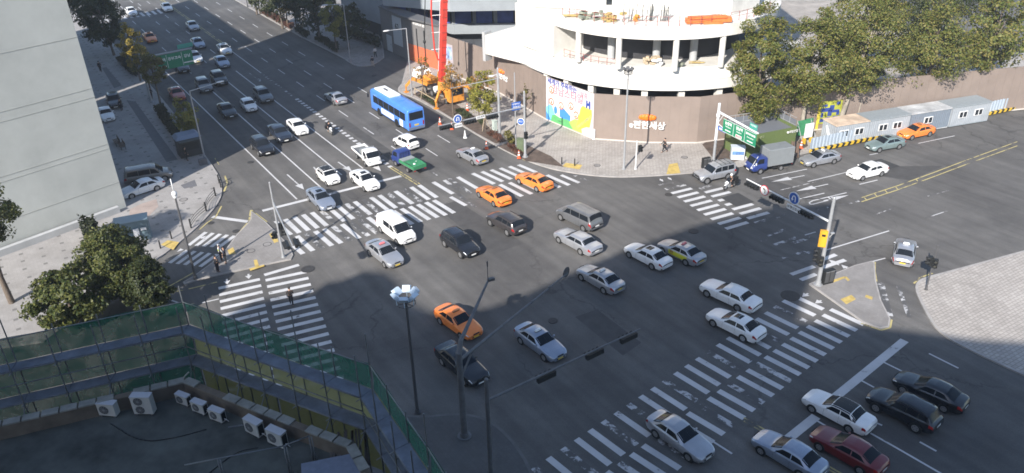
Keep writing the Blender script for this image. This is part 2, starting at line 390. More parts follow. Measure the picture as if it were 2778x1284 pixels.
# lower-right crossing
stripes((zb(505,205), zb(680,285)), ((1890.5,972.6),(1980,1024)), 11, w=0.5, worn=(2,5,9), skip=())
d0, d1 = (G(1890.5,972.6)-G(*zb(505,205)))/10, (G(1980,1024)-G(*zb(680,285)))/10
for k in range(1, 15): ln(mo if k in (3, 6, 8, 11, 13) else mw, G(1890.5,972.6)+d0*k, G(1980,1024)+d1*k, 0.5)
stripes((zb(720,285), zb(905,370)), (zb(100,735), zb(297,845)), 14, w=0.5, worn=(9,12))
d0, d1 = (G(*zb(100,735))-G(*zb(720,285)))/13, (G(*zb(297,845))-G(*zb(905,370)))/13
for k in range(1, 12): ln(mo if k in (2, 5, 6, 9) else mw, G(*zb(100,735))+d0*k, G(*zb(297,845))+d1*k, 0.5)
# stop lines
lp(mw, [(712,572.5),(1088,478)], 0.5); lp(mw, [(576,588.5),(673,602)], 0.5)
lp(mw, [(2268,1076),(2454,924)], 0.65); lp(mw, [(2138,1191),(2214,1130)], 0.65)
# main road lanes
def dashes(t, s0, s1, ph, b=mw, w=0.14, L=3.1, per=8.0):
    s = ph+math.ceil((s0-ph)/per)*per
    while s < s1: ln(b, S(s, t), S(min(s+L, s1), t), w); s += per
for t, a in ((0.1,-57.5), (3.35,-43), (6.6,-48.4), (9.35,-50.7)): ln(mw, S(a, t), S({0.1:0,3.35:-1,6.6:-2.9,9.35:-3.1}[t], t), 0.17)
for t, e, ph in ((3.2,-43,-73), (6.85,-48,-77.4), (9.65,-51,-90), (0.1,-58,-66), (-1.8,-90,-70)): dashes(t, -185, e, ph)
for t, ph in ((15.05,-23.2), (18.1,-19.9), (21.4,-6.8)): dashes(t, -185, -1, ph, b=mw)
dashes(15.3, -1, 6, -23.2, b=mo); dashes(18.45, -1, 5.6, -19.9+.5, b=mo)
ln(my, S(-185,12.3), S(-69,12.4), 0.14); ln(my, S(-185,12.75), S(-69,12.75), 0.14)
ln(mw, S(-69,12.4), S(-47,12.2), 0.15)
s = -47.0
while s < -2.5:
    ln(mo if s < -32 else mw, S(s, 12.15), S(s+0.55, 12.15), 0.55 if s > -32 else 0.35); s += 1.1
for o in (-0.17, 0.17): ln(my, S(-1.6,12.1+o), S(4.7,12.45+o), 0.14)
ln(mw, S(-1.9,12.1), S(-1.4,12.1), 0.5)
# crosswalk and paint far up the main road
for k in range(11): ln(mw, S(-103.5,-2+1.15*k), S(-99.8,-2+1.15*k), 0.55)
for t in (0.5, 4, 7.6): dashes(t, -185, -108, -113)
def arrow(b, tip, tail, w=0.16, hw=0.42, hl=1.6):
    a, t = G(*tail), G(*tip); d = (t-a).normalized(); n = Vector((-d.y, d.x, 0)); h = t-d*hl
    ln(b, a, h, w); b.sheet([h-n*hw, t, h+n*hw], zn())
arrow(mw, (825,515), (779,474)); arrow(mw, (955,466), (917,440)); arrow(mw, (889,500), (851,454)); arrow(mo, (707,222), (676,199), hw=0.6)
arrow(mw, (1034,465), (1000,438))
ln(mo, *Gs([(640,132),(668,127)]), 0.5)  # streak of sunlight from the building gap, painted as a worn bar
# short arrows ahead of the crossings
for tip, tail, hw in (((617,772),(615,758),.3), ((675,757.5),(674,744),.3), ((560,640),(545,648),.25), ((472,704),(485,697),.25), ((480,684),(494,677),.25), ((2248,705),(2276,720),.3), ((2282,719),(2301,731),.3), ((2176,806),(2192,797),.3), ((2211,824),(2228,816),.3), ((1800,494),(1790,486),.2), ((1823,490),(1812,482),.2)):
    arrow(mw, tip, tail, 0.16, hw, 0.6)
# side road to the right
def z8(x, y): return (1840+x*.3946, 280+y*.3946)
for a, b in (((575,518),(885,455)), ((890,541),(1160,476)), ((1245,560),(1370,530)), ((1315,357),(1372,346)), ((1650,278),(1900,226)), ((810,665),(1005,620))): ln(mw, *Gs([z8(*a), z8(*b)]), 0.15)
for a, b in (((1330,775),(1490,720)), ((1690,795),(1850,742)), ((1715,641),(1860,602)), ((700,600),(1000,530))): ln(mo, *Gs([z8(*a), z8(*b)]), 0.13)
ln(mw, *Gs([(2242,679),(2412,627)]), 0.16); ln(mw, *Gs([z8(870,909), z8(945,887)]), 0.14)
arrow(mw, z8(640,543), z8(868,499), 0.15, 0.4, 2.4); arrow(mw, z8(808,607), z8(1030,558), 0.15, 0.4, 2.4)
arrow(mw, z8(1172,634), z8(1000,672), 0.15, 0.45, 2.4); lp(mw, [z8(1157,617), z8(925,672), z8(902,684), z8(905,696), z8(925,697), z8(1030,670)], 0.15)
for o in (0, .016): lp(my, [(2337,537+o*700),(2440,503+o*700),(2530,470+o*700),(2620,436+o*700),(2760,385+o*700)], 0.14)
for x, y in ((1230,676), (1180,688), (1130,698), (1075,710), (1022,722), (960,738)): ln(mo, *Gs([z8(x-13,y+3), z8(x+13,y-3)]), 0.35)
for k in range(6): ln(my, *Gs([(2345+k*28,537-k*10),(2352+k*28,545-k*10)]), 0.12)
lp(my, [(2317,721.5),(2365,711)], 0.14); lp(mw, [(2365,711),(2402,701)], 0.14)
lp(my, [(2373,712),(2372,735),(2377,764)], 0.2); lp(my, [(2335,878),(2390,897),(2415,890),(2419,868)], 0.14)
lp(my, [(2530,742),(2496,754),(2479,770)], 0.16)
lp(mo, [(2388,768),(2396,800),(2412,858)], 0.62); lp(mo, [(2436,775),(2450,815),(2467,862)], 0.35)
# yellow edge lines at the left
lp(my, [(610,478),(617,497),(608,520)], 0.2); lp(my, [(601,560),(585,590),(560,607)], 0.16); lp(my, [(560,607),(541,624)], 0.12); lp(my, [(440,724),(418,737)], 0.14)
lp(my, [(724,603),(681,571),(676,600),(643,640)], 0.2); lp(my, [(524,741),(480,766),(437,790)], 0.16); lp(my, [(451,797),(520,783),(589,766)], 0.16)
lp(mw, [(461,814),(483,822)], 0.16); lp(mw, [(548,822.5),(594,812)], 0.16)
lp(my, [(1380,408),(1424,436)], 0.14); lp(my, [(583,430),(594,447)], 0.1)
# lower-right lanes
for a, b in (((2398,984),(2459,1014)), ((2336,1033),(2371,1052)), ((2214,1141),(2287,1185)), ((2361,1176),(2430,1215)), ((2430,1215),(2560,1290)), ((2480,1068),(2535,1098)), ((2370,1145),(2393,1155)), ((2460,1090),(2500,1108)), ((2495,1200),(2540,1225)), ((1936,1200),(1986,1232)), ((2520,960),(2600,1000))): ln(mw, *Gs([a, b]), 0.15)
for o in (0, 9): lp(my, [(2018,1134+o),(2096,1179+o),(2190,1232+o),(2300,1296+o)], 0.13)
struct(mw.build('road_marking', M_WHITE)); struct(mo.build('road_marking', M_WORN)); struct(my.build('road_marking', M_YEL))
# repaired asphalt
M_PATCH = mat('asphalt_patch', (0.038,0.038,0.04), 0.9, var=0.15, scale=2); M_PATCH2 = mat('asphalt_old', (0.06,0.058,0.058), 0.9, var=0.2, scale=1.0)
pb = MB()
pb.sheet(Gs([(1954.6,537.6),(2003,524),(2046,549),(1997,561)]), 0.035); pb.sheet(Gs([(2355,440),(2390,432),(2442,452),(2402,462)]), 0.035)
struct(pb.build('asphalt_patch', M_PATCH))
p2 = MB()
p2.sheet(Gs([(2030,505),(2080,485),(2200,520),(2120,545)]), 0.002); p2.sheet(Gs([(2330,470),(2400,452),(2560,450),(2470,490)]), 0.002)
p2.sheet([S(-20,13), S(-2,13), S(-2,14.4), S(-20,14.4)], 0.002); p2.sheet([S(-46,4), S(-20,4.1), S(-20,5.6), S(-46,5.6)], 0.002)
p2.sheet(Gs([(1180,560),(1240,545),(1420,660),(1340,690)]), 0.002); p2.sheet(Gs([(1560,860),(1620,840),(1740,930),(1690,965)]), 0.002)
struct(p2.build('asphalt_patch', M_PATCH2))
# covers
M_IRON = mat('cast_iron', (0.05,0.048,0.048), 0.7, 0.3, var=0.3, scale=6)
for (px, py, r, z, lab) in ((835,730,.62,ZM+.03,'large round dark cover overlapping the end of the lower left crossing'), (1882,627,.5,ZM+.03,'round iron cover alone on the road right of the white sunroof saloon'),
        (640,627,.35,ZM+.03,'round iron cover on the slip road by the yellow kerb of the left island'), (572,605,.33,ZM+.03,'round iron cover at the kerb end of the slip road stop line'),
        (498,542,.45,.135,'round ring cover on the dotted left pavement'), (725,663,.42,.135,'oval ring cover on the left island beside the signal pole'), (681,681,.4,.135,'ring cover on the left island near the three standing people'),
        (1620,449,.4,.135,'ring cover on the pale corner pavement near the bollards'), (1857,427,.4,.135,'ring cover on the pale corner pavement near the hoarding corner'), (1814,528,.4,ZM+.03,'faint round cover on the road before the right crossing'), (2144,802,.8,ZM+.03,'broad worn round cover within the lower right crossing'),
        (1015,205,.38,ZM+.03,'round cover on the shaded road near the far pavement corner'), (855,332,.36,ZM+.03,'round cover at the shadow edge by the dashed median'), (1500,870,.4,ZM+.03,'round cover on the shaded road right of the dark silver taxi'), (680,440,.38,ZM+.03,'round cover in the left lane below the black SUV')):
    p = G(px, py, z); b = MB(); b.tube((p.x,p.y,z-.02), (p.x,p.y,z+.008), r, r, 24)
    if z > .1: b.slot(1).tube((p.x,p.y,z+.008), (p.x,p.y,z+.012), r*.82, r*.82, 24)
    tag(b.build('manhole_cover', [M_IRON, M_ISL]), lab, 'manhole cover', 'round covers in the road and pavements')
# ---------------------------------------------------------------- vehicles
M_GLASS = mat('car_glass', (0.012,0.015,0.02), 0.14, spec=0.2)
M_TYRE = mat('tyre_rubber', (0.018,0.018,0.018), 0.85)
M_RIM = mat('alloy_rim', (0.42,0.42,0.43), 0.35, 0.7)
M_BLACK = mat('black_trim', (0.015,0.015,0.016), 0.5)
M_HEAD = mat('headlight_glass', (0.62,0.64,0.66), 0.12, 0.3)
M_TAIL = mat('taillight_red', (0.30,0.012,0.012), 0.2)
M_PLATE_W = mat('plate_white', (0.7,0.7,0.68), 0.5); M_PLATE_Y = mat('plate_yellow', (0.62,0.45,0.05), 0.5)
M_CHROME = mat('chrome', (0.6,0.6,0.6), 0.2, 0.9)
M_STEEL = mat('grey_steel', (0.30,0.31,0.32), 0.5, 0.4, var=0.12, scale=3)
def P_(name, col, metal=0.0, rough=0.3, coat=0.6): return mat('paint_'+name, col, rough, metal, var=0.11, scale=1.1, coat=coat)
PAINT = dict(white=P_('white',(0.74,0.74,0.74)), silver=P_('silver',(0.40,0.41,0.44),0.55,0.32), silverblue=P_('silver_blue',(0.30,0.34,0.42),0.5,0.3),
    grey=P_('grey',(0.16,0.165,0.175),0.4,0.32), brown=P_('dark_brown',(0.055,0.05,0.052),0.3,0.3), black=P_('black',(0.012,0.013,0.017),0.0,0.25), navy=P_('navy',(0.02,0.026,0.042),0.2,0.28),
    orange=P_('orange',(0.72,0.20,0.035),0.0,0.35), teal=P_('grey_green',(0.22,0.29,0.29),0.4,0.3), red=P_('red',(0.13,0.008,0.012)), blue=P_('blue',(0.02,0.04,0.17)), busblue=P_('bus_blue',(0.07,0.22,0.66),0,0.3),
    champagne=P_('champagne',(0.34,0.31,0.28),0.4,0.32), tan=P_('beige_grey',(0.22,0.20,0.18),0.4,0.32), dgreen=P_('bed_green',(0.03,0.19,0.08),0,0.6,0.1), redbrown=P_('dull_red',(0.33,0.07,0.05)))
def lerp_tab(tab, x):
    if x <= tab[0][0]: return tab[0][1]
    for (x0, y0), (x1, y1) in zip(tab[:-1], tab[1:]):
        if x <= x1:
            k = (x-x0)/(x1-x0); return y0+(y1-y0)*k
    return tab[-1][1]
# x is measured from the front bumper; top = centre profile, belt = shoulder line, plan = half-width factor
KIND = {
 'sedan': dict(L=4.82, W=1.83, wb=2.79, fo=0.93, r=.325, top=[(0,.60),(.06,.70),(.5,.84),(1.3,.97),(1.5,1.03),(2.2,1.40),(2.7,1.46),(3.3,1.43),(3.65,1.34),(4.2,1.07),(4.7,1.02),(4.80,.9),(4.82,.7)],
   belt=[(0,.58),(.3,.72),(1.3,.88),(3.5,.95),(4.6,.96),(4.82,.7)], plan=[(0,.66),(.1,.82),(.35,.94),(.9,1),(3.9,1),(4.5,.94),(4.75,.84),(4.82,.74)], ws=(1.42,2.2), rw=(3.52,4.2), sw=[(1.75,2.25,2.88,2.88),(2.96,2.94,3.9,3.5)], roofw=.70, bot=.22),
 'old': dict(L=4.75, W=1.79, wb=2.70, fo=0.92, r=.31, top=[(0,.58),(.05,.72),(.5,.86),(1.35,.97),(1.5,1.01),(2.1,1.36),(2.6,1.42),(3.3,1.41),(3.5,1.36),(3.95,1.06),(4.65,1.0),(4.74,.88),(4.75,.66)],
   belt=[(0,.56),(.3,.76),(1.3,.88),(3.5,.93),(4.6,.93),(4.75,.66)], plan=[(0,.76),(.1,.88),(.35,.95),(.9,1),(3.9,1),(4.5,.95),(4.7,.88),(4.75,.8)], ws=(1.44,2.1), rw=(3.45,3.95), sw=[(1.72,2.15,2.78,2.78),(2.86,2.84,3.72,3.42)], roofw=.74, bot=.22),
 'limo': dict(L=5.25, W=1.87, wb=3.0, fo=0.95, r=.335, top=[(0,.62),(.05,.76),(.5,.9),(1.5,1.0),(1.65,1.04),(2.3,1.40),(2.8,1.46),(3.7,1.45),(3.95,1.38),(4.4,1.09),(5.1,1.03),(5.23,.9),(5.25,.68)],
   belt=[(0,.6),(.3,.8),(1.5,.92),(4.1,.97),(5.1,.97),(5.25,.68)], plan=[(0,.78),(.1,.88),(.4,.96),(.9,1),(4.4,1),(5.0,.95),(5.2,.87),(5.25,.8)], ws=(1.58,2.3), rw=(3.9,4.4), sw=[(1.9,2.35,3.05,3.05),(3.13,3.11,4.15,3.85)], roofw=.73, bot=.22),
 'hatch': dict(L=3.72, W=1.68, wb=2.46, fo=.66, r=.30, top=[(0,.55),(.06,.72),(.4,.86),(.95,.96),(1.1,1.02),(1.55,1.36),(2.0,1.42),(3.0,1.38),(3.25,1.3),(3.55,.98),(3.7,.9),(3.72,.6)],
   belt=[(0,.54),(.3,.74),(1.0,.9),(3.3,.94),(3.6,.9),(3.72,.6)], plan=[(0,.7),(.1,.84),(.3,.95),(.7,1),(3.2,1),(3.5,.95),(3.68,.88),(3.72,.8)], ws=(1.02,1.55), rw=(3.17,3.53), sw=[(1.25,1.6,2.2,2.2),(2.27,2.27,3.05,2.95)], roofw=.78, bot=.2),
 'suv': dict(L=4.70, W=1.88, wb=2.72, fo=.92, r=.37, top=[(0,.66),(.06,.84),(.5,.98),(1.25,1.08),(1.42,1.14),(2.0,1.62),(2.5,1.70),(3.8,1.66),(4.15,1.58),(4.5,1.12),(4.66,1.02),(4.70,.75)],
   belt=[(0,.64),(.3,.86),(1.3,1.02),(4.2,1.1),(4.6,1.0),(4.70,.75)], plan=[(0,.74),(.1,.88),(.35,.96),(.9,1),(4.0,1),(4.4,.95),(4.65,.88),(4.70,.82)], ws=(1.33,2.0), rw=(4.1,4.5), sw=[(1.65,2.1,2.75,2.75),(2.83,2.83,3.55,3.55),(3.63,3.63,4.2,4.0)], roofw=.74, bot=.3),
 'jeep': dict(L=4.62, W=1.84, wb=2.72, fo=.8, r=.38, top=[(0,.7),(.05,.95),(.5,1.06),(1.3,1.1),(1.42,1.14),(1.9,1.70),(2.3,1.78),(2.5,1.84),(4.2,1.84),(4.42,1.76),(4.55,1.12),(4.6,1.0),(4.62,.7)],
   belt=[(0,.68),(.3,.96),(1.3,1.06),(4.4,1.1),(4.6,1.0),(4.62,.7)], plan=[(0,.84),(.1,.92),(.35,.97),(.9,1),(4.2,1),(4.5,.97),(4.62,.9)], ws=(1.36,1.9), rw=(4.36,4.53), sw=[(1.6,1.98,2.6,2.6),(2.68,2.68,3.4,3.4),(3.48,3.48,4.25,4.2)], roofw=.8, bot=.34),
 'mini_suv': dict(L=3.75, W=1.62, wb=2.38, fo=.66, r=.32, top=[(0,.62),(.06,.82),(.4,.95),(.85,1.03),(.95,1.08),(1.45,1.58),(1.9,1.66),(3.2,1.64),(3.45,1.56),(3.66,1.05),(3.74,.95),(3.75,.66)],
   belt=[(0,.6),(.3,.84),(.9,.98),(3.5,1.02),(3.7,.95),(3.75,.66)], plan=[(0,.78),(.1,.9),(.3,.97),(.7,1),(3.2,1),(3.6,.95),(3.75,.88)], ws=(.9,1.45), rw=(3.4,3.64), sw=[(1.15,1.5,2.05,2.05),(2.12,2.12,3.3,3.2)], roofw=.8, bot=.28),
 'van': dict(L=5.13, W=1.92, wb=3.2, fo=.9, r=.35, top=[(0,.66),(.05,.86),(.35,1.02),(.85,1.14),(.95,1.2),(1.65,1.82),(2.2,1.92),(4.5,1.92),(4.8,1.86),(5.02,1.15),(5.1,1.0),(5.13,.66)],
   belt=[(0,.64),(.3,.9),(.9,1.06),(4.9,1.14),(5.05,1.05),(5.13,.66)], plan=[(0,.76),(.1,.88),(.35,.96),(.9,1),(4.6,1),(4.95,.97),(5.13,.9)], ws=(.88,1.65), rw=(4.72,4.98), sw=[(1.15,1.75,2.2,2.2),(2.28,2.28,3.45,3.45),(3.52,3.52,4.7,4.6)], roofw=.82, bot=.3),
}
class Shape:
    def __init__(s, k):
        s.__dict__.update(KIND[k]); s.k = k
    def sec(s, x):
        zt = lerp_tab(s.top, x); zb = min(lerp_tab(s.belt, x), zt-0.015); w = s.W/2*lerp_tab(s.plan, x); b = s.bot
        if x < .25: b += (.25-x)*.35
        if x > s.L-.3: b += (x-s.L+.3)*.5
        k = zt-zb; g = max(0, min(1, k/0.40)); wt = w*(.84*(1-g)+s.roofw*1.06*g); wl = w*.93
        zm = b*.5+zb*.5
        return [(0,b),(w*.88,b),(w*.97,b+.08),(w,zm),(w*.985,zb-.07),(w*.955,zb),(wl,zb+.02*min(1,k*4)),(wt,zt-.075*min(1,k/.25)),(wt*.88,zt-.02),(wt*.5,zt+.006),(0,zt+.014)]
    def at(s, x, v, side):
        q = s.sec(x); i = min(int(v), len(q)-2); k = v-i
        y = q[i][0]+(q[i+1][0]-q[i][0])*k; z = q[i][1]+(q[i+1][1]-q[i][1])*k
        return Vector((s.L/2-x, y*side, z))
    def nrm(s, x, v, side):
        e = .02; a = s.at(min(s.L, x+e), v, side)-s.at(max(0, x-e), v, side); b = s.at(x, min(9.99, v+e), side)-s.at(x, v-e, side)
        n = a.cross(b)*(-side)
        if n.length < 1e-9: return Vector((0,0,1))
        n.normalize(); c = s.at(x, v, side)-Vector((s.L/2-x, 0, .7))
        return n if n.dot(c) > 0 else -n
    def patch(s, mb, x0f, x1f, v0, v1, side, nx=8, nv=4, off=.007):
        P = []
        for i in range(nx+1):
            row = []
            for j in range(nv+1):
                v = v0+(v1-v0)*j/nv; a = x0f(j/nv); c = x1f(j/nv); x = a+(c-a)*i/nx
                row.append(s.at(x, v, side)+s.nrm(x, v, side)*off)
            P.append(row)
        if side < 0: P = P[::-1]
        mb.grid(P)
_cm = {}
def cached(key, fn):
    if key not in _cm: _cm[key] = fn()
    return _cm[key]
def wheel_mesh(r):
    b = MB(); b.tube((0,-.1,0), (0,.1,0), r, r, 20); return b.mesh('wheel', M_TYRE, True, 40)
def rim_mesh(r):
    b = MB(); b.tube((0,-.108,0), (0,.108,0), r*.66, r*.66, 16); b.tube((0,-.115,0), (0,.115,0), r*.16, r*.16, 8)
    b.slot(1)
    for k in range(5):
        a = 2*math.pi*k/5; c = (r*.42*math.cos(a), r*.42*math.sin(a))
        for y in (-.1085, .1085): b.add([(c[0]+r*.13*math.cos(a+t), y+(.003 if y > 0 else -.003), c[1]+r*.13*math.sin(a+t)) for t in (0, 2.1, 4.2)], [(0,1,2)])
    return b.mesh('rim', [M_RIM, M_BLACK], True, 40)
def add_wheel(root, x, y, r, rim=True):
    w = link('wheel', cached(('w', r), lambda: wheel_mesh(r)), root, (x, y, r))
    if rim: link('rim', cached(('r', r), lambda: rim_mesh(r)), w)
    return w
def body_mesh(k, paint, low, arch=True):
    s = Shape(k); b = MB(); xs = sorted(set([0,.03,.08,.15]+[round(i*.14, 3) for i in range(2, int((s.L-.15)/.14)+1)]+[x for x, _ in s.top]+[s.L-.05, s.L-.02, s.L]))
    for side in (1, -1):
        P = [[s.at(x, v, side) for v in range(11)] for x in xs]
        if side > 0: P = P[::-1]
        b.grid(P)
        q = s.sec(0); q2 = s.sec(s.L)
        for xx, qq in ((0, q), (s.L, q2)):
            vs = [(s.L/2-xx, y*side, z) for y, z in qq]; f = tuple(range(len(vs)))
            if (side > 0) != (xx == 0): f = f[::-1]
            b.add(vs, [f])
    b.slot(1)
    for xw in (s.fo, s.fo+s.wb):
        for side in (1, -1):
            yy = s.W/2*side
            b.tube((s.L/2-xw, yy-.12*side, s.r), (s.L/2-xw, yy+.004*side, s.r), s.r*1.17, s.r*1.17, 20)
    # door seams and sill
    for side in (1, -1):
        for x in ([s.sw[0][0]+.02]+[(a[2]+c[0])/2 for a, c in zip(s.sw[:-1], s.sw[1:])]+[s.sw[-1][2]-.1]):
            s.patch(b, lambda t, x=x: x-.006, lambda t, x=x: x+.006, 2.2, 5.0, side, 1, 5, .003)
        s.patch(b, lambda t: s.fo+.4, lambda t: s.fo+s.wb-.4, 1.1, 2.0, side, 4, 2, .004)
        s.patch(b, lambda t: .02, lambda t: .12, 1.3, 2.4, side, 2, 2, .005)
        s.patch(b, lambda t: s.L-.12, lambda t: s.L-.02, 1.3, 2.4, side, 2, 2, .005)
    me = b.mesh('body', [paint, M_BLACK], True, 38)
    bm = bmesh.new(); bm.from_mesh(me); bmesh.ops.remove_doubles(bm, verts=bm.verts, dist=1e-4); bm.to_mesh(me); bm.free()
    return me
def glass_mesh(k, which):
    s = Shape(k); b = MB()
    if which in ('ws', 'rw'):
        x0, x1 = s.ws if which == 'ws' else s.rw
        i = .05
        for side in (1, -1): s.patch(b, lambda t: x0+i*(1-t*.6), lambda t: x1-i*(.6+t*.4), 7.12, 9.999, side, 8, 5)
    elif which[0] == 'q':       # side glass
        n, side = which[1], which[2]; a, at_, c, ct = s.sw[n]
        s.patch(b, lambda t: a+(at_-a)*t, lambda t: c+(ct-c)*t, 6.12, 6.86, side, 8, 4)
    elif which == 'sunroof':
        x0 = s.ws[1]+.12
        for side in (1, -1): s.patch(b, lambda t: x0, lambda t: x0+.62, 9.05, 9.999, side, 4, 3, .006)
    elif which == 'roof':
        for side in (1, -1): s.patch(b, lambda t: s.ws[1]-.02, lambda t: s.rw[0]+.05, 7.05, 9.999, side, 10, 5, .006)
    elif which == 'softtop':
        for side in (1, -1):
            s.patch(b, lambda t: s.ws[1]-.03, lambda t: s.rw[0]-.02, 7.0, 9.999, side, 10, 5, .008)
            s.patch(b, lambda t: s.sw[-1][2]-.05, lambda t: s.rw[1]-.03, 6.2, 7.0, side, 6, 3, .008)
    return b.mesh(which if isinstance(which, str) else 'side_window', M_BLACK if which in ('roof', 'softtop') else M_GLASS, True, 50)
def lamp_mesh(k, which, side):
    s = Shape(k); b = MB()
    if which == 'h': s.patch(b, lambda t: .06+.02*t, lambda t: .42-.1*t, 4.3, 6.0, side, 4, 3, .006)
    else: s.patch(b, lambda t: s.L-.34, lambda t: s.L-.03, 3.5, 4.95, side, 4, 3, .006)
    return b.mesh('headlight' if which == 'h' else 'taillight', M_HEAD if which == 'h' else M_TAIL, True, 50)
def mirror_mesh(k, paint, side):
    s = Shape(k); b = MB(); p = s.at(s.sw[0][0]+.12, 6.1, side); b.ball(p+Vector((0, .11*side, .07)), .1, 8, 6, (.7, 1.1, .75)); b.tube(p, p+Vector((0, .1*side, .05)), .025, .025, 6)
    return b.mesh('mirror', paint, True)
def grille_mesh(k):
    s = Shape(k); b = MB(); z = s.bot+.22; w = s.W*.3
    b.box((s.L/2+.004, 0, z+.22), (.03, w, .11)); b.box((s.L/2+.0, 0, z-.02), (.03, w*1.5, .1))
    return b.mesh('grille', M_BLACK)
def plate_mesh(m):
    b = MB(); b.box((0,0,0), (.015,.5,.12)); return b.mesh('number_plate', m)
def place(F, Rr, side, wb, W):
    """wheel contact points on the visible side (pixels) -> centre between the axles and heading"""
    a, c = G(*F), G(*Rr); d = (a-c); rz = math.atan2(d.y, d.x); h = Vector((math.cos(rz), math.sin(rz), 0)); left = Vector((-h.y, h.x, 0))
    mid = (a+c)/2-left*(W/2-.06)*(1 if side == 'L' else -1)
    return mid, rz
def car(label, cat, F, Rr, side, kind, colour, taxi=None, sunroof=False, roof=None, yplate=False, group=None, stripe=False, rack=False, name='car', twotone=None, heading=None, blackroof=False):
    s = Shape(kind); mid, rz = place(F, Rr, side, s.wb, s.W)
    if heading is not None: rz = R(heading)
    h = Vector((math.cos(rz), math.sin(rz), 0)); c = mid-h*(s.L/2-s.fo-s.wb/2)
    t = thing(name, label, cat, (c.x, c.y, .012), rz, group); pm = PAINT[colour]
    link('body', cached(('b', kind, colour), lambda: body_mesh(kind, pm, M_BLACK)), t)
    link('windscreen', cached(('ws', kind), lambda: glass_mesh(kind, 'ws')), t)
    link('rear_window', cached(('rw', kind), lambda: glass_mesh(kind, 'rw')), t)
    for sd in (1, -1):
        for n in range(len(s.sw)):
            if kind == 'van' and colour == 'white' and n == 2: continue
            link('side_window', cached(('q', kind, n, sd), lambda: glass_mesh(kind, ('q', n, sd))), t)
        link('headlight', cached(('h', kind, sd), lambda: lamp_mesh(kind, 'h', sd)), t)
        link('taillight', cached(('t', kind, sd), lambda: lamp_mesh(kind, 't', sd)), t)
        link('mirror', cached(('m', kind, colour, sd), lambda: mirror_mesh(kind, pm, sd)), t)
    link('grille', cached(('g', kind), lambda: grille_mesh(kind)), t)
    pl = M_PLATE_Y if (taxi or yplate) else M_PLATE_W
    for x, z in ((s.L/2+.012, s.bot+.2), (-s.L/2-.006, s.bot+.42)): link('number_plate', cached(('p', pl.name), lambda: plate_mesh(pl)), t, (x, 0, z))
    for xw in (s.fo, s.fo+s.wb):
        for sd in (1, -1): add_wheel(t, s.L/2-xw, sd*(s.W/2-.092), s.r)
    zt = max(z for _, z in s.top)
    if sunroof: link('sunroof', cached(('sr', kind), lambda: glass_mesh(kind, 'sunroof')), t)
    if blackroof: link('roof', cached(('rf', kind), lambda: glass_mesh(kind, 'roof')), t)
    if roof == 'soft': link('soft_top', cached(('st', kind), lambda: glass_mesh(kind, 'softtop')), t)
    if taxi:
        b = MB(); b.hexa([(-.09,-.28,0),(.09,-.28,0),(.09,.28,0),(-.09,.28,0)], [(-.05,-.22,.15),(.05,-.22,.15),(.05,.22,.15),(-.05,.22,.15)]); b.slot(1).box((0,0,-.01), (.22,.62,.03))
        m = {'white': mat('taxi_sign_white', (.75,.78,.8), .4), 'red': mat('taxi_sign_red', (.65,.18,.2), .4), 'orange': mat('taxi_sign_brown', (.25,.12,.06), .5)}[taxi]
        b.build('roof_sign', [m, M_BLACK], t, loc=(s.L/2-s.ws[1]-.45, 0, zt+.03))
    if stripe:
        b = MB()
        for sd in (1, -1): s.patch(b, lambda t: s.sw[0][0]-.1, lambda t: s.sw[-1][2]-.1, 2.5, 4.4, sd, 8, 3, .006)
        b.build('side_banner', mat('banner_yellow', (.62,.62,.03), .5), t)
        b = MB()
        for sd in (1, -1): s.patch(b, lambda t: s.sw[0][0]+.05, lambda t: s.sw[0][0]+.45, 2.7, 4.2, sd, 4, 2, .009)
        b.build('banner_emblem', mat('banner_brown', (.35,.2,.05), .5), t)
    if kind in ('suv', 'jeep', 'mini_suv') or rack:
        b = MB()
        for sd in (1, -1): b.path([s.at(x, 7.6, sd)+Vector((0,0,.05)) for x in (s.ws[1]+.2, (s.ws[1]+s.rw[0])/2, s.rw[0]-.15)], .02, 6)
        if kind == 'jeep':
            for x in (2.6, 3.2, 3.8): b.bar(s.at(x, 7.6, 1)+Vector((0,0,.06)), s.at(x, 7.6, -1)+Vector((0,0,.06)), .05, .03)
        b.build('roof_rail', M_BLACK, t)
    if kind == 'jeep':
        b = MB(); b.tube((-s.L/2-.02,0,.95), (-s.L/2-.22,0,.95), .36, .36, 20); b.build('spare_wheel', M_TYRE, t, True, 40)
        b = MB(); b.box((s.L/2+.06,0,.6), (.08,1.5,.12)); b.path([(s.L/2+.12,-.5,.5),(s.L/2+.12,-.5,1.0),(s.L/2+.12,.5,1.0),(s.L/2+.12,.5,.5)], .03)
        b.build('bull_bar', M_BLACK, t)
    return t
GW = 'traffic on the main road'; GS_ = 'saloon cars in the crossing'
TX_O = 'orange taxis'
# coming down the main road
car('silver blue saloon with a sunroof across the stop line at the zebra crossing', 'car', (866,573), (839,546), 'R', 'sedan', 'silverblue', sunroof=True)
car('small white hatchback with a black roof behind the stop line', 'car', (888,506), (861.6,484), 'R', 'hatch', 'white', blackroof=True)
car('white saloon with an open sunroof nosing over the stop line', 'car', (990,521), (957,496), 'R', 'sedan', 'white', sunroof=True)
car('black SUV in the left lane right at the edge of the big building shadow', 'car', (705,427), (683.5,403.5), 'R', 'suv', 'black')
car('dark navy saloon just behind the black SUV at the shadow edge', 'car', (757,391), (731,365), 'R', 'limo', 'navy')
car('white saloon half out of the building shadow beside the motorcycle', 'car', (803.8,371), (782,349), 'R', 'old', 'white')
car('dark grey blue SUV in the shade beside the small white hatchback', 'car', (710,284), (690,265), 'R', 'suv', 'grey')
car('small white hatchback in the building shade on the main road', 'car', (670,309), (653,290), 'R', 'hatch', 'white')
car('black saloon in the shade to the left of the small white hatchback', 'car', (611,325), (592,304), 'R', 'sedan', 'black')
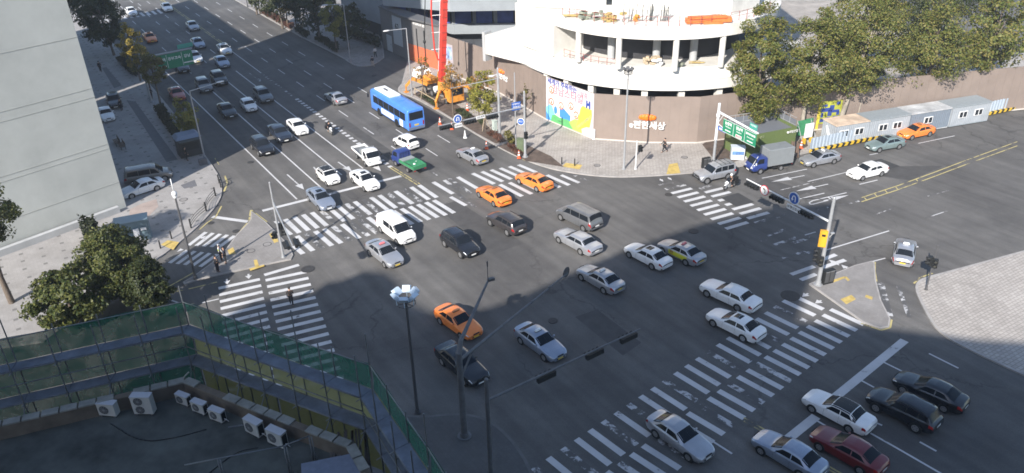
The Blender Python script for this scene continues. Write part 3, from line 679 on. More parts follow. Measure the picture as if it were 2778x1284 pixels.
car('grey SUV in the shade under the bright street lamp head', 'car', (547,258), (530,236), 'R', 'suv', 'grey', rack=True)
car('black SUV in the shade directly behind the bright street lamp head', 'car', (588,237), (572,218), 'R', 'suv', 'black')
car('dull red taxi half hidden behind the yellow green street tree', 'taxi', (475,281), (457,257), 'R', 'sedan', 'redbrown', taxi='white')
car('dark saloon with lit headlamps right below the green direction sign', 'car', (487,202), (474,185), 'R', 'sedan', 'black')
car('white taxi at the right end of the green direction sign', 'taxi', (524,175), (510,160), 'R', 'sedan', 'white', taxi='white')
car('grey saloon in the shade next to the median behind a white taxi', 'car', (598,190), (581,171), 'R', 'sedan', 'silverblue')
car('white taxi by the median in front of the lit wedge of road', 'taxi', (604.5,153), (590,138), 'R', 'sedan', 'white', taxi='white')
car('grey saloon in the shade above the green direction sign', 'car', (533,137), (518,121), 'R', 'sedan', 'silverblue', sunroof=True)
car('pale blue saloon alone in the second lane up the main road', 'car', (519,89), (505,74), 'R', 'sedan', 'silver')
car('white saloon on the far zebra crossing, farthest along the main road', 'car', (448,36), (437,24), 'R', 'sedan', 'white')
car('faded orange taxi in the shade beside the yellow roadside tree', 'taxi', (402,121), (389,107), 'R', 'sedan', 'orange', taxi='orange', group=TX_O)
car('white saloon partly hidden by the dark tree at the far left', 'car', (352,48), (340,36), 'R', 'sedan', 'white')
# parked by the left building
car('beige van parked with its roof in shade next to the cream wall', 'van', (445,493), (372,506), 'R', 'van', 'tan', name='van')
car('white saloon parked beside the beige van at the cream wall', 'car', (362.6,539.6), (424.8,519.4), 'L', 'sedan', 'white', sunroof=False)
car('white saloon parked behind the cream building corner near the black SUV', 'car', (284,343), (262,308), 'R', 'old', 'white')
car('black SUV parked on the shaded left pavement by the cream wall', 'car', (300,309), (290,272), 'R', 'suv', 'black')
# going up the main road
car('silver saloon driving into the building shadow ahead of the blue bus', 'car', (882,270), (910,288), 'L', 'sedan', 'silver')
car('white small SUV behind the blue bus', 'car', (1071.5,396), (1105,412), 'L', 'mini_suv', 'white')
car('silver taxi with a white roof sign beside the traffic cones', 'taxi', (1245,428.7), (1283,448.9), 'L', 'sedan', 'silver', taxi='white')
car('orange taxi on the zebra crossing, nearer the road centre', 'taxi', (1298.8,535), (1341.8,562.4), 'L', 'sedan', 'orange', taxi='orange', group=TX_O)
car('orange taxi on the zebra crossing, nearer the pale corner pavement', 'taxi', (1409,500), (1455.7,521), 'L', 'sedan', 'orange', taxi='orange', group=TX_O)
car('dark brown SUV seen from behind between the orange taxi and the black SUV', 'car', (1330.7,613.5), (1376,640.4), 'L', 'suv', 'brown')
car('dark grey van seen from behind in the sunny middle of the crossing', 'van', (1521.5,598.4), (1582,628.6), 'L', 'van', 'grey', name='van')
car('long silver saloon beside the dark grey van', 'car', (1514.8,658.9), (1576,692.5), 'L', 'limo', 'silver')
car('white saloon with a dark sunroof beside the taxi with yellow banners', 'car', (1705,699), (1770,733), 'L', 'sedan', 'white', sunroof=True)
car('silver taxi with a yellow banner along its door', 'taxi', (1799,690), (1857.8,720), 'L', 'sedan', 'silver', taxi='red', stripe=True)
car('silver taxi with a white roof sign alone in the middle of the crossing', 'taxi', (1576,761), (1638.5,798), 'L', 'sedan', 'silver', taxi='white')
car('white old style limousine in front of the lower right zebra crossing', 'car', (1921,807.9), (1995.6,843), 'L', 'limo', 'white')
car('white saloon with sunroof on the lower right zebra crossing', 'car', (1933,886), (2015,928), 'L', 'sedan', 'white', sunroof=True)
car('white convertible with a black soft top at the shaded stop line', 'car', (2196.7,1116.8), (2304.6,1175.7), 'L', 'old', 'white', roof='soft')
car('black SUV in the shade right of the white convertible', 'car', (2368,1115), (2486,1176), 'L', 'suv', 'black')
car('dark red saloon in the shade below the white convertible', 'car', (2226,1226), (2325,1284), 'L', 'sedan', 'red')
car('silver blue saloon in the shade at the bottom edge by the yellow line', 'car', (2066,1236), (2164,1296), 'L', 'sedan', 'silverblue')
car('black saloon in the shade farthest right of the waiting cars', 'car', (2444,1066), (2560,1120), 'L', 'sedan', 'black')
car('silver saloon driving down over the shaded lower right zebra crossing', 'car', (1862,1248), (1782,1190), 'R', 'sedan', 'silver')
# coming down through the crossing
car('white panel van between the zebra crossing and a silver taxi', 'van', (1077.6,665.6), (1034,632), 'R', 'van', 'white', name='van')
car('silver taxi with a red roof sign beside the white panel van', 'taxi', (1043,726), (1005.4,695.8), 'R', 'sedan', 'silver', taxi='red')
car('large black SUV facing the viewer in the sunny crossing', 'car', (1252,702.5), (1205,669), 'R', 'suv', 'black', rack=True)
car('orange taxi in the shade beneath the bent lamp arm', 'taxi', (1251.5,922), (1194.6,880), 'R', 'sedan', 'orange', taxi='orange', group=TX_O)
car('dark silver taxi in the shade left of the long signal arm', 'taxi', (1477.4,981), (1412,933), 'R', 'sedan', 'silverblue', taxi='white')
car('black saloon in the deep shade behind the thick signal pole', 'car', (1262,1047), (1199,990), 'R', 'limo', 'black')
# on the side road
car('silver off-road car with a bull bar beside the motorcycle rider', 'car', (1918,500), (1973,488), 'L', 'jeep', 'silver')
car('silver taxi behind the blue box truck', 'taxi', (2207,455.6), (2260,445.7), 'L', 'sedan', 'silver', taxi='white')
car('grey green saloon beside the striped site barrier', 'car', (2387.7,414), (2434,406), 'L', 'sedan', 'teal', sunroof=True)
car('orange taxi at the right edge by the striped site barrier', 'taxi', (2474.5,380.6), (2518,371.5), 'L', 'sedan', 'orange', taxi='orange', group=TX_O)
car('white saloon alone on the side road by the dark repair patch', 'car', (2340,491), (2388.5,479.3), 'L', 'old', 'white')
car('silver taxi seen from behind on the slip lane beside the right island', 'taxi', (2427,671), (2418.5,712), 'L', 'sedan', 'silver', taxi='white')
# ---------------------------------------------------------------- bus, trucks, motorcycles, people
def bus():
    L, W, H, wb, fo = 10.9, 2.5, 3.15, 5.2, 2.5
    mid, rz = place((1028,312), (1082,346), 'L', wb, W); h = Vector((math.cos(rz), math.sin(rz), 0)); c = mid-h*(L/2-fo-wb/2)
    t = thing('bus', 'blue city bus with a white roof panel and white side panels', 'bus', (c.x, c.y, .012), rz)
    def sec(x):
        e = min(x, L-x); k = min(1, e/.35); k = math.sqrt(1-(1-k)**2); w = W/2*(.93+.07*k); z1 = H-.22*(1-k)
        return [(0,.35),(w*.95,.35),(w,.5),(w,1.2),(w*.99,2.0),(w*.965,2.75),(w*.93,z1-.12),(w*.82,z1-.03),(w*.5,z1+.03),(0,z1+.05)]
    b = MB(); xs = [0,.05,.12,.22,.35]+[.35+i*.6 for i in range(1,18)]+[L-.35,L-.22,L-.12,L-.05,L]
    for sd in (1,-1):
        P = [[Vector((L/2-x, y*sd, z)) for y, z in sec(x)] for x in xs]
        b.grid(P[::-1] if sd > 0 else P)
        for xx in (0, L):
            vs = [(L/2-xx, y*sd, z) for y, z in sec(xx)]; f = tuple(range(len(vs))); b.add(vs, [f[::-1] if (sd > 0) != (xx == 0) else f])
    b.slot(1)
    for xw in (fo, fo+wb):
        for sd in (1,-1): b.tube((L/2-xw, sd*(W/2-.1), .5), (L/2-xw, sd*(W/2+.006), .5), .58, .58, 24)
    for sd in (1,-1): b.box((0, sd*(W/2-.01), .42), (L-.6, .04, .12))
    b.build('body', [PAINT['busblue'], M_BLACK], t, True, 40)
    def strip(name, x0, x1, z0, z1, m, sd, off=.008):
        b = MB(); P = []
        for i in range(9):
            x = x0+(x1-x0)*i/8; q = sec(x); row = []
            for j in range(4):
                z = z0+(z1-z0)*j/3; y = lerp_tab(sorted([(zz, yy) for yy, zz in q[2:7]]), z); row.append(Vector((L/2-x, sd*(y+off), z)))
            P.append(row)
        b.grid(P[::-1] if sd > 0 else P); b.build(name, m, t, True)
    wp = mat('bus_white', (.72,.74,.76), .4)
    for sd in (1,-1):
        x = .95
        for i in range(6): strip('side_window', x, x+1.5, 1.5, 2.5, M_GLASS, sd); x += 1.56
        strip('side_panel', 3.3, 7.0, .62, 1.36, wp, sd); strip('door', 8.6, 9.5, .5, 1.42, wp, sd, .012)
    b = MB(); b.box((-L/2-.004,0,2.2), (.03,1.95,1.0)); b.build('rear_window', M_GLASS, t)
    b = MB(); b.box((L/2+.004,0,2.0), (.03,2.1,1.45)); b.build('windscreen', M_GLASS, t)
    b = MB(); b.box((-L/2-.01,0,.98), (.03,.62,.2)); b.build('number_plate', M_PLATE_Y, t)
    for sd in (1,-1):
        b = MB(); b.box((-L/2-.012,sd*.98,1.1), (.04,.16,.55)); b.build('taillight', M_TAIL, t)
        b = MB(); b.box((L/2+.01,sd*.85,.75), (.04,.35,.2)); b.build('headlight', M_HEAD, t)
        b = MB(); b.path([(L/2-.1,sd*1.2,2.6),(L/2+.25,sd*1.4,2.6),(L/2+.25,sd*1.42,2.1)], .025); b.box((L/2+.25,sd*1.42,2.15), (.1,.22,.5)); b.build('mirror', M_BLACK, t)
    b = MB(); b.box((L/2-3.0,0,H+.115), (4.6,1.6,.16)); b.build('roof_panel', wp, t)
    b = MB(); b.box((L/2-2.4,-.1,H+.21), (1.1,.25,.05)); b.build('roof_vent', M_BLACK, t)
    b = MB(); b.box((-1.6,.1,H+.075), (.7,.7,.08)); b.build('roof_hatch', PAINT['busblue'], t)
    b = MB(); b.box((-L/2-.01,0,.55), (.08,2.3,.32)); b.build('bumper', mat('bus_bumper', (.12,.15,.22), .6), t)
    for xw in (fo, fo+wb):
        for sd in (1,-1): add_wheel(t, L/2-xw, sd*(W/2-.11), .48)
bus()
KIND['cab'] = dict(L=1.85, W=1.74, wb=1, fo=1.05, r=.32, top=[(0,.6),(.03,.95),(.14,1.14),(.55,1.84),(.9,1.96),(1.6,1.95),(1.82,1.88),(1.85,1.7)], belt=[(0,.58),(.1,1.02),(.5,1.12),(1.85,1.16)],
   plan=[(0,.84),(.08,.93),(.3,.99),(.6,1),(1.85,1)], ws=(.16,.58), rw=(1.5,1.6), sw=[(.42,.74,1.42,1.42)], roofw=.83, bot=.38)
def truck(label, F, Rr, side, wb, L, colour, kind):
    W = 1.74; s = Shape('cab'); fo = 1.05
    mid, rz = place(F, Rr, side, wb, W); h = Vector((math.cos(rz), math.sin(rz), 0)); c = mid-h*(L/2-fo-wb/2)
    t = thing('truck', label, 'truck', (c.x, c.y, .012), rz); pm = PAINT[colour]; xo = L/2-s.L/2
    def build_cab():
        b = MB(); xs = sorted(set([0,.03,.08,.14,.3,.45,.55,.7,.9,1.2,1.6,1.75,1.82,1.85]))
        for sd in (1,-1):
            P = [[s.at(x, v, sd) for v in range(11)] for x in xs]; b.grid(P[::-1] if sd > 0 else P)
            for xx in (0, s.L):
                vs = [(s.L/2-xx, y*sd, z) for y, z in s.sec(xx)]; f = tuple(range(len(vs))); b.add(vs, [f[::-1] if (sd > 0) != (xx == 0) else f])
        b.slot(1)
        for sd in (1,-1): b.tube((s.L/2-fo, sd*(W/2-.1), .34), (s.L/2-fo, sd*(W/2+.004), .34), .4, .4, 20)
        return b
    build_cab().build('cab', [pm, M_BLACK], t, True, 40, (xo,0,0))
    link('windscreen', cached(('ws','cab'), lambda: glass_mesh('cab', 'ws')), t, (xo,0,0))
    for sd in (1,-1):
        link('side_window', cached(('q','cab',0,sd), lambda: glass_mesh('cab', ('q',0,sd))), t, (xo,0,0))
        b = MB(); b.box((L/2-.03,sd*.6,.85), (.1,.3,.16)); b.build('headlight', M_HEAD, t)
        b = MB(); b.box((-L/2-.02,sd*.7,.62), (.04,.22,.1)); b.build('taillight', M_TAIL, t)
        b = MB(); b.path([(L/2-.4,sd*.85,1.2),(L/2-.25,sd*1.02,1.35)], .02); b.box((L/2-.25,sd*1.03,1.4), (.06,.14,.26)); b.build('mirror', M_BLACK if kind != 'box' else mat('mirror_white', (.7,.7,.7)), t)
    b = MB(); b.box((L/2+.01,0,.5), (.1,1.66,.18)); b.build('bumper', M_BLACK if kind != 'flat' else PAINT['white'], t)
    b = MB(); b.box((L/2+.07,0,.5), (.02,.5,.12)); b.build('number_plate', M_PLATE_W, t)
    b = MB(); b.box((-.95+.2,0,.55), (L-1.9,.75,.16)); b.box((-.6,0,.42), (.7,1.3,.25)); b.build('chassis', M_BLACK, t)
    x1, x0 = L/2-s.L-.06, -L/2; xm = (x0+x1)/2; ln_ = x1-x0
    if kind == 'box':
        b = MB(); b.box((xm,0,.76), (ln_,1.72,.1)); b.build('deck', M_BLACK, t)
        m = mat('truck_box_grey', (.19,.205,.215), .5, var=.06, scale=2)
        b = MB(); hw = .9; z0, z1, e = .815, 2.72, .06
        b.hexa([(x0,-hw,z0),(x1,-hw,z0),(x1,hw,z0),(x0,hw,z0)], [(x0,-hw,z1-e),(x1,-hw,z1-e),(x1,hw,z1-e),(x0,hw,z1-e)])
        b.hexa([(x0,-hw,z1-e),(x1,-hw,z1-e),(x1,hw,z1-e),(x0,hw,z1-e)], [(x0+e,-hw+e,z1),(x1-e,-hw+e,z1),(x1-e,hw-e,z1),(x0+e,hw-e,z1)])
        b.build('cargo_box', m, t)
        b = MB()
        for sd in (1,-1):
            b.bar((x0,sd*.905,z0),(x0,sd*.905,z1-.05),.03,.03); b.bar((x0,sd*.91,z0+.02),(x1,sd*.91,z0+.02),.02,.05)
        b.build('edge_trim', M_STEEL, t)
        b = MB(); b.path([(L/2+.08,.55,.75),(L/2-.2,.6,1.3),(L/2-.75,.5,2.05)], .03); b.build('antenna', mat('antenna_white', (.6,.6,.6)), t)
    else:
        dm = PAINT['white'] if kind == 'flat' else PAINT['dgreen']
        b = MB(); b.box((xm,0,.76), (ln_,1.7,.1)); b.build('deck', mat('deck_grey', (.13,.14,.15), .7, var=.2), t)
        if kind == 'flat':
            for sd in (1,-1):
                b = MB(); b.box((xm,sd*.86,.94), (ln_,.04,.28)); b.build('side_board', dm, t)
            b = MB(); b.box((x0-.02,0,.94), (.04,1.7,.28)); b.build('tailboard', dm, t)
            b = MB(); b.path([(x1-.03,-.8,.8),(x1-.03,-.8,1.9),(x1-.03,.8,1.9),(x1-.03,.8,.8)], .03); b.path([(x1-.03,-.8,1.4),(x1-.03,.8,1.4)], .025); b.build('headboard_frame', M_STEEL, t)
            b = MB(); b.box((x1-.9,.15,1.02), (1.5,1.2,.42)); b.build('load', mat('load_grey', (.22,.24,.25), .6, var=.3), t)
        else:
            for sd in (1,-1):
                b = MB(); b.box((xm,sd*.86,.96), (ln_,.04,.34)); b.build('side_board', dm, t)
            b = MB(); b.box((x0-.02,0,.96), (.04,1.7,.34)); b.build('tailboard', dm, t)
            b = MB(); n, k = 12, 8
            b.grid([[(x0+.05+(ln_-1.0)*i/n, -.82+1.64*j/k, 1.13+.1*math.sin(i*1.1+j*.9)*math.sin(math.pi*i/n)*math.sin(math.pi*j/k)+.1*math.sin(math.pi*i/n)) for j in range(k+1)] for i in range(n+1)])
            b.build('tarpaulin', mat('tarp_green', (.035,.20,.085), .5, var=.3, scale=2.5), t, True)
            b = MB(); b.ball((x0+.55,.35,1.24), .16, 8, 6, (1,1,.7)); b.ball((x0+1.0,-.2,1.26), .1, 8, 6, (1.6,.6,.5)); b.build('load', mat('bag_white', (.6,.62,.6), .7), t, True)
            b = MB(); b.box((x1-.42,0,1.0), (.8,1.64,.36)); b.build('tool_box', mat('tool_box_grey', (.25,.28,.28), .5), t)
            b = MB()
            for y in (-.7,-.35,0,.35,.7): b.tube((x1-.02,y,.8),(x1-.02,y,1.85),.025)
            b.tube((x1-.02,-.75,1.85),(x1-.02,.75,1.85),.03); b.build('headboard_frame', PAINT['blue'], t)
    add_wheel(t, L/2-fo, W/2-.1, .33); add_wheel(t, L/2-fo, -W/2+.1, .33)
    add_wheel(t, L/2-fo-wb, W/2-.14, .30); add_wheel(t, L/2-fo-wb, -W/2+.14, .30)
truck('white flatbed truck facing the viewer by the median', (993.7,454), (966,429), 'R', 2.7, 5.2, 'white', 'flat')
truck('blue pickup truck with a green tarpaulin over its load', (1073,450), (1107.8,470), 'L', 2.5, 5.0, 'blue', 'tarp')
truck('blue truck with a plain grey cargo box waiting by the green hoarding', (2063,473), (2116,463.5), 'L', 2.7, 5.15, 'blue', 'box')
# ------------------------------------------------- people
SKIN = mat('skin', (.45,.27,.19), .6); HAIR = mat('hair_black', (.012,.011,.011), .6)
def skin_mesh(chains, name, m, sub=1):
    """one continuous skinned surface: chains of (x,y,z,r); a chain that starts with an index grows from that vertex"""
    me = bpy.data.meshes.new(name); vs = []; es = []; rs = []
    for ch in chains:
        st = 0; prev = None
        if isinstance(ch[0], int): prev = ch[0]; st = 1
        for p in ch[st:]:
            vs.append(p[:3]); rs.append(p[3])
            if prev is not None: es.append((prev, len(vs)-1))
            prev = len(vs)-1
    me.from_pydata(vs, es, []); o = bpy.data.objects.new(name, me); C.objects.link(o)
    md = o.modifiers.new('s', 'SKIN'); md.use_smooth_shade = True
    for i, r in enumerate(rs): me.skin_vertices[0].data[i].radius = (r, r)
    for i in range(len(rs)): me.skin_vertices[0].data[i].use_root = (i == 0)
    if sub: sb = o.modifiers.new('u', 'SUBSURF'); sb.levels = sub; sb.render_levels = sub
    out = bpy.data.meshes.new_from_object(o.evaluated_get(bpy.context.evaluated_depsgraph_get()))
    bpy.data.objects.remove(o); bpy.data.meshes.remove(me)
    out.materials.clear(); out.materials.append(m); return out
def person(label, loc, heading, jacket, trousers, cap=None, vest=None, stride=0.0, arm=(.1,.1), bend=0.12, h=1.72, seated=False, group=None, helmet=None, bag=None):
    """local +x is where the person faces"""
    t = thing('person', label, 'person', loc, R(heading), group); k = h/1.72
    hz = .92
    if seated: hz = .80
    def leg(sd):
        f = stride*sd
        if seated: return [(0,.1*sd,hz,.1),(.36,.17*sd,hz-.04,.085),(.22,.2*sd,.44,.06),(.12,.2*sd,.34,.05),(.3,.2*sd,.30,.045)]
        return [(0,.1*sd,hz-.02,.095),(f*.45+.02,.1*sd,.5,.072),(f*.85-.02-(.1 if f < 0 else 0),.1*sd,.09,.045),(f*.85+.16-(.1 if f < 0 else 0),.11*sd,.045,.04)]
    def armc(sd):
        a = arm[0] if sd > 0 else arm[1]
        if seated: return [(.14,.24*sd,1.26,.062),(.3,.3*sd,1.08,.048),(.52,.3*sd,1.03,.034),(.56,.3*sd,1.03,.03)]
        e = (.02+a*.45, .25*sd, 1.13); w_ = (.06+a*1.2, .25*sd, .9+abs(a)*.16)
        return [(.0,.2*sd,1.4,.058),(*e,.047),(*w_,.033),(w_[0]+.02,w_[1],w_[2]-.05,.03)]
    lean = .22 if seated else 0.0; zs = hz
    torso = [(0,0,hz,.13),(lean*.3,0,hz+.18,.125),(lean*.7,0,hz+.36,.15),(lean,0,hz+.5,.10),(lean+.01,0,hz+.57,.055),(lean+.02,0,hz+.66,.085),(lean+.025,0,hz+.76,.085)]
    def sc_(ch): return [c if isinstance(c, int) else (c[0]*k, c[1]*k, c[2]*k, c[3]*k) for c in ch]
    sh = 2 if not seated else 2
    la, ra = armc(1), armc(-1)
    if seated: la = [(a, b, c-1.42+hz+.5+.14, r) for a, b, c, r in la]; ra = [(a, b, c-1.42+hz+.5+.14, r) for a, b, c, r in ra]
    body = [torso, [0]+leg(1), [0]+leg(-1)]; n = 7+len(leg(1))*2
    body += [[2]+la, [2]+ra]
    def hand(base, i0, sd):
        out = []; x, y, z = base[:3]
        for q, L_ in ((-.03,.062),(-.011,.072),(.008,.068),(.026,.055)):
            out.append([i0, (x+q, y, z-.05, .0095), (x+q+.004, y-.006*sd, z-.05-L_*.55, .009), (x+q+.012, y-.016*sd, z-.05-L_, .008)])
        out.append([i0, (x+.045, y-.008*sd, z-.03, .011), (x+.058, y-.02*sd, z-.075, .0095)])
        return out
    body += hand(la[-1], n+3, 1)+hand(ra[-1], n+len(la)+3, -1)
    nose = [[5, (lean+.105, 0, hz+.70, .016)], [5, (lean+.01, .09, hz+.71, .018)], [5, (lean+.01, -.09, hz+.71, .018)]]
    link('body', skin_mesh([sc_(c) for c in body+nose], 'body', SKIN), t)
    eb = MB()
    for sd in (1,-1): eb.ball(((lean+.098)*k, .034*sd*k, (hz+.735)*k), .011, 6, 5)
    eb.bar(((lean+.1)*k, -.025*k, (hz+.655)*k), ((lean+.1)*k, .025*k, (hz+.655)*k), .006, .008); eb.build('eyes_and_mouth', HAIR, t)
    g = 1.18; J = [[(a, b, c, r*g) for a, b, c, r in torso[:4]]]
    J += [[2]+[(a, b, c, r*1.22) for a, b, c, r in la[:3]], [2]+[(a, b, c, r*1.22) for a, b, c, r in ra[:3]]]
    link('jacket', skin_mesh([sc_(c) for c in J], 'jacket', jacket), t)
    T = [[(0,0,hz+.02,.135)]]+[[0]+[(a, b, c, r*1.25) for a, b, c, r in leg(sd)[:3]] for sd in (1,-1)]
    link('trousers', skin_mesh([sc_(c) for c in T], 'trousers', trousers), t)
    for sd in (1,-1):
        q = leg(sd)
        link('shoe', skin_mesh([sc_([(q[-2][0]-.05, q[-2][1], q[-2][2]-.035, .05), (q[-1][0], q[-1][1], q[-1][2], .05)])], 'shoe', M_BLACK), t)
    if vest:
        V = [[(0,0,hz+.12,.165),(0,0,hz+.3,.17),(0,0,hz+.46,.14)]]; link('vest', skin_mesh([sc_(c) for c in V], 'vest', vest), t)
    hb = MB(); hc = ((lean+.0)*k, 0, (hz+.775)*k)
    if helmet: hb.ball(hc, .145*k, 12, 8); hb.build('helmet', helmet, t, True)
    elif cap:
        hb.ball((hc[0], 0, hc[2]+.03), .118*k, 12, 8, (1.05,1,.55)); hb.tube((hc[0]+.1*k,0,hc[2]+.015), (hc[0]+.12*k,0,hc[2]), .07, .075, 10); hb.build('cap', cap, t, True)
    else:
        hb.ball((hc[0]-.018, 0, hc[2]+.012), .108*k, 12, 8, (1,1,.95)); hb.build('hair', HAIR, t, True)
    if bag:
        b = MB(); b.box((-.05,-.33*k,.72*k), (.32,.12,.3)); b.tube((-.05,-.33*k,.87*k), (0,-.22*k,1.4*k), .012); b.build('bag', bag, t)
    return t
CL = {n: mat('cloth_'+n, c, .9, var=.15, scale=8) for n, c in dict(black=(.014,.014,.017), navy=(.016,.018,.03), white=(.6,.6,.6), grey=(.13,.13,.14), brown=(.035,.026,.024), lime=(.5,.62,.06), blue=(.05,.09,.25), beige=(.4,.35,.3)).items()}
def gz(px, py, z=.14): p = G(px, py, z); return (p.x, p.y, z)
person('police officer in a white cap and yellow vest standing on the left island', gz(602,708), 40, CL['white'], CL['navy'], cap=CL['white'], vest=CL['lime'])
person('dark uniformed person right beside the officer in the yellow vest', gz(614,714), 200, CL['navy'], CL['black'], cap=CL['black'])
person('person in a dark coat nearest the lamp post on the left island', gz(592,738), 60, CL['black'], CL['navy'], arm=(.15,.05))
person('person in a dark jacket walking over the lower left zebra crossing', (*G(792,827)[:2], .012), 105, CL['brown'], CL['black'], stride=.22, arm=(-.15,.2))
person('person in black walking past the pale hoarding at the corner', gz(1802,413), 190, CL['black'], CL['black'], stride=.36, arm=(-.25,.3), bag=CL['black'])
person('person in a white top and dark trousers on the far shaded pavement', gz(1019,156), 120, CL['white'], CL['black'], stride=.25)
person('person in a dark top on the far pavement just before the one in white', gz(1012,182), 120, CL['navy'], CL['beige'], stride=.2)
person('person in dark clothes standing next to the parked black SUV', gz(331,300), 150, CL['black'], CL['navy'])
person('person in dark clothes walking in the shade at the far left', gz(274,195), 110, CL['navy'], CL['black'], stride=.25)
person('person in black standing at the open side of the dark kiosk', gz(508,436), 30, CL['black'], CL['black'])
person('person in dark clothes under the street tree nearest the sunlit streak', gz(412,268), 100, CL['navy'], CL['black'])
person('person in a yellow green vest behind the big lower left tree', gz(321,668), 20, CL['lime'], CL['navy'])
# ------------------------------------------------- motorcycles
def motorcycle(label, F, Rr, colour, rider, helmet, box=None, trouser=None):
    a, c = G(*F), G(*Rr); d = a-c; rz = math.atan2(d.y, d.x); m = (a+c)/2
    t = thing('motorcycle', label, 'motorcycle', (m.x, m.y, .012), rz)
    for x in (.72,-.7):
        b = MB(); n = 20; P = []
        for i in range(n+1):
            al = 2*math.pi*i/n; P.append([(x+(.25+.065*math.cos(be))*math.cos(al), .06*math.sin(be), .31+(.25+.065*math.cos(be))*math.sin(al)) for be in [2*math.pi*j/8 for j in range(9)]])
        b.grid(P); w_ = b.build('wheel', M_TYRE, t, True); b = MB(); b.tube((x,-.03,.31), (x,.03,.31), .16, .16, 14); b.build('rim', M_RIM, w_, True, 40)
    b = MB(); b.path([(.72,-.1,.31),(.45,-.1,.95)], .03); b.path([(.72,.1,.31),(.45,.1,.95)], .03); b.path([(.42,-.36,1.02),(.5,0,1.0),(.42,.36,1.02)], .02); b.build('fork', M_CHROME, t)
    b = MB(); b.ball((.72,0,.62), .14, 10, 6, (1.6,.6,.5)); b.ball((.5,0,.85), .2, 10, 6, (.8,1.0,1.0)); b.build('fairing', colour, t, True)
    b = MB(); b.ball((-.35,0,.8), .3, 12, 7, (1.35,.55,.3)); b.build('seat', M_BLACK, t, True)
    b = MB(); b.box((.05,0,.45), (.5,.34,.36)); b.tube((-.1,-.2,.3),(-.85,-.24,.38),.05,.06); b.box((-.7,0,.66), (.4,.22,.14)); b.build('engine', M_STEEL, t)
    b = MB(); b.hexa([(.5,-.2,1.0),(.56,-.2,1.0),(.56,.2,1.0),(.5,.2,1.0)], [(.32,-.15,1.35),(.34,-.15,1.35),(.34,.15,1.35),(.32,.15,1.35)]); b.build('windshield', M_GLASS, t)
    b = MB(); b.ball((.78,0,.88), .1, 10, 6); b.build('headlight', M_HEAD, t, True)
    if box:
        b = MB(); b.box((-.85,0,1.02), (.36,.42,.34)); b.box((-.7,.3,.68), (.5,.2,.36)); b.box((-.7,-.3,.68), (.5,.2,.36)); b.build('luggage_box', box, t)
    h = Vector((math.cos(rz), math.sin(rz), 0))
    person(rider, (m.x-h.x*.3, m.y-h.y*.3, .03), math.degrees(rz), CL['black'], trouser or CL['black'], seated=True, helmet=helmet, h=1.74)
HW = mat('helmet_white', (.7,.7,.7), .25); HB = mat('helmet_black', (.02,.02,.02), .25)
motorcycle('black motorcycle with a white leg shield riding beside the dashed median', (904,371), (889,355), PAINT['white'], 'person in black riding the motorcycle beside the dashed median', HB, M_BLACK)
motorcycle('black motorcycle with white panels beside the silver off-road car', (1962,519), (1996,505), PAINT['white'], 'person in a white helmet riding the motorcycle by the off-road car', HW, M_BLACK)
# ---------------------------------------------------------------- street furniture
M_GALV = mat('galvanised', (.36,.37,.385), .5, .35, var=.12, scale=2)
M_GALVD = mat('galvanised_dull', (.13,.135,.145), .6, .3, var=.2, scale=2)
M_WPOLE = mat('white_pole', (.62,.63,.64), .45, var=.06)
M_DPOLE = mat('dark_pole', (.10,.10,.105), .5, .3)
M_SIGNAL = mat('signal_black', (.012,.013,.014), .55)
M_LENS = mat('signal_lens', (.05,.05,.045), .2)
M_BLUE = mat('sign_blue', (.015,.09,.38), .45); M_SWHITE = mat('sign_white', (.72,.72,.72), .5); M_SRED = mat('sign_red', (.55,.02,.04), .5)
M_SGREEN = mat('sign_green', (.01,.20,.10), .5, var=.05)
M_AMBER = mat('amber_box', (.65,.33,.02), .5); M_CONE = mat('cone_orange', (.62,.11,.04), .6)
def frame(nrm):
    n = Vector(nrm).normalized(); x = Vector((0,0,1)).cross(n).normalized(); return x, Vector((0,0,1)), n
def obox(b, c, x, u, n, w, h, d):
    c = Vector(c); q = [(-1,-1),(1,-1),(1,1),(-1,1)]
    b.hexa([c+x*(w/2*i)+n*(d/2*-j)-u*(h/2) for i, j in q], [c+x*(w/2*i)+n*(d/2*-j)+u*(h/2) for i, j in q])
def head(root, c, nrm, n=4, w=.36, vertical=False):
    x, u, nn = frame(nrm); c = Vector(c); b = MB()
    if vertical: obox(b, c, x, u, nn, w, w*n, .24)
    else: obox(b, c, x, u, nn, w*n, w*1.06, .24)
    l = MB()
    for i in range(n):
        o = (i-(n-1)/2)*w; p = c+(u*o if vertical else x*o)+nn*.12
        b.tube(p+u*.02, p+nn*.24+u*.02, w*.42, w*.42, 12, False)
        l.disc(p+nn*.02, nn, w*.36, .03, 14)
    h = b.build('signal_head', M_SIGNAL, root); l.build('lens', M_LENS, h); return h
def pole(root, base, H, r0, r1, m=M_GALV, collar=True, name='pole'):
    b = MB(); z = base[2]; b.tube((base[0],base[1],z), (base[0],base[1],z+H), r0, r1, 14)
    if collar: b.tube((base[0],base[1],z), (base[0],base[1],z+.35), r0*1.35, r0*1.25, 14); b.tube((base[0],base[1],z), (base[0],base[1],z+.06), r0*2.0, r0*2.0, 12)
    b.ball((base[0],base[1],z+H), r1, 10, 6)
    return b.build(name, m, root, True, 40)
def arm(root, p, q, r0, r1, m=M_GALV, name='arm'):
    b = MB(); b.tube(p, q, r0, r1, 10); b.ball(q, r1, 8, 5); return b.build(name, m, root, True, 40)
def disc_sign(root, c, nrm, r, face, rimm=None, name='sign'):
    x, u, n = frame(nrm); b = MB(); b.disc(c, n, r, .04, 28); s = b.build(name, rimm or M_SWHITE, root, True, 30)
    b = MB(); b.disc(Vector(c)+n*.024, n, r*.86, .012, 28); b.build('sign_face', face, s, True, 30); return s, x, u, n
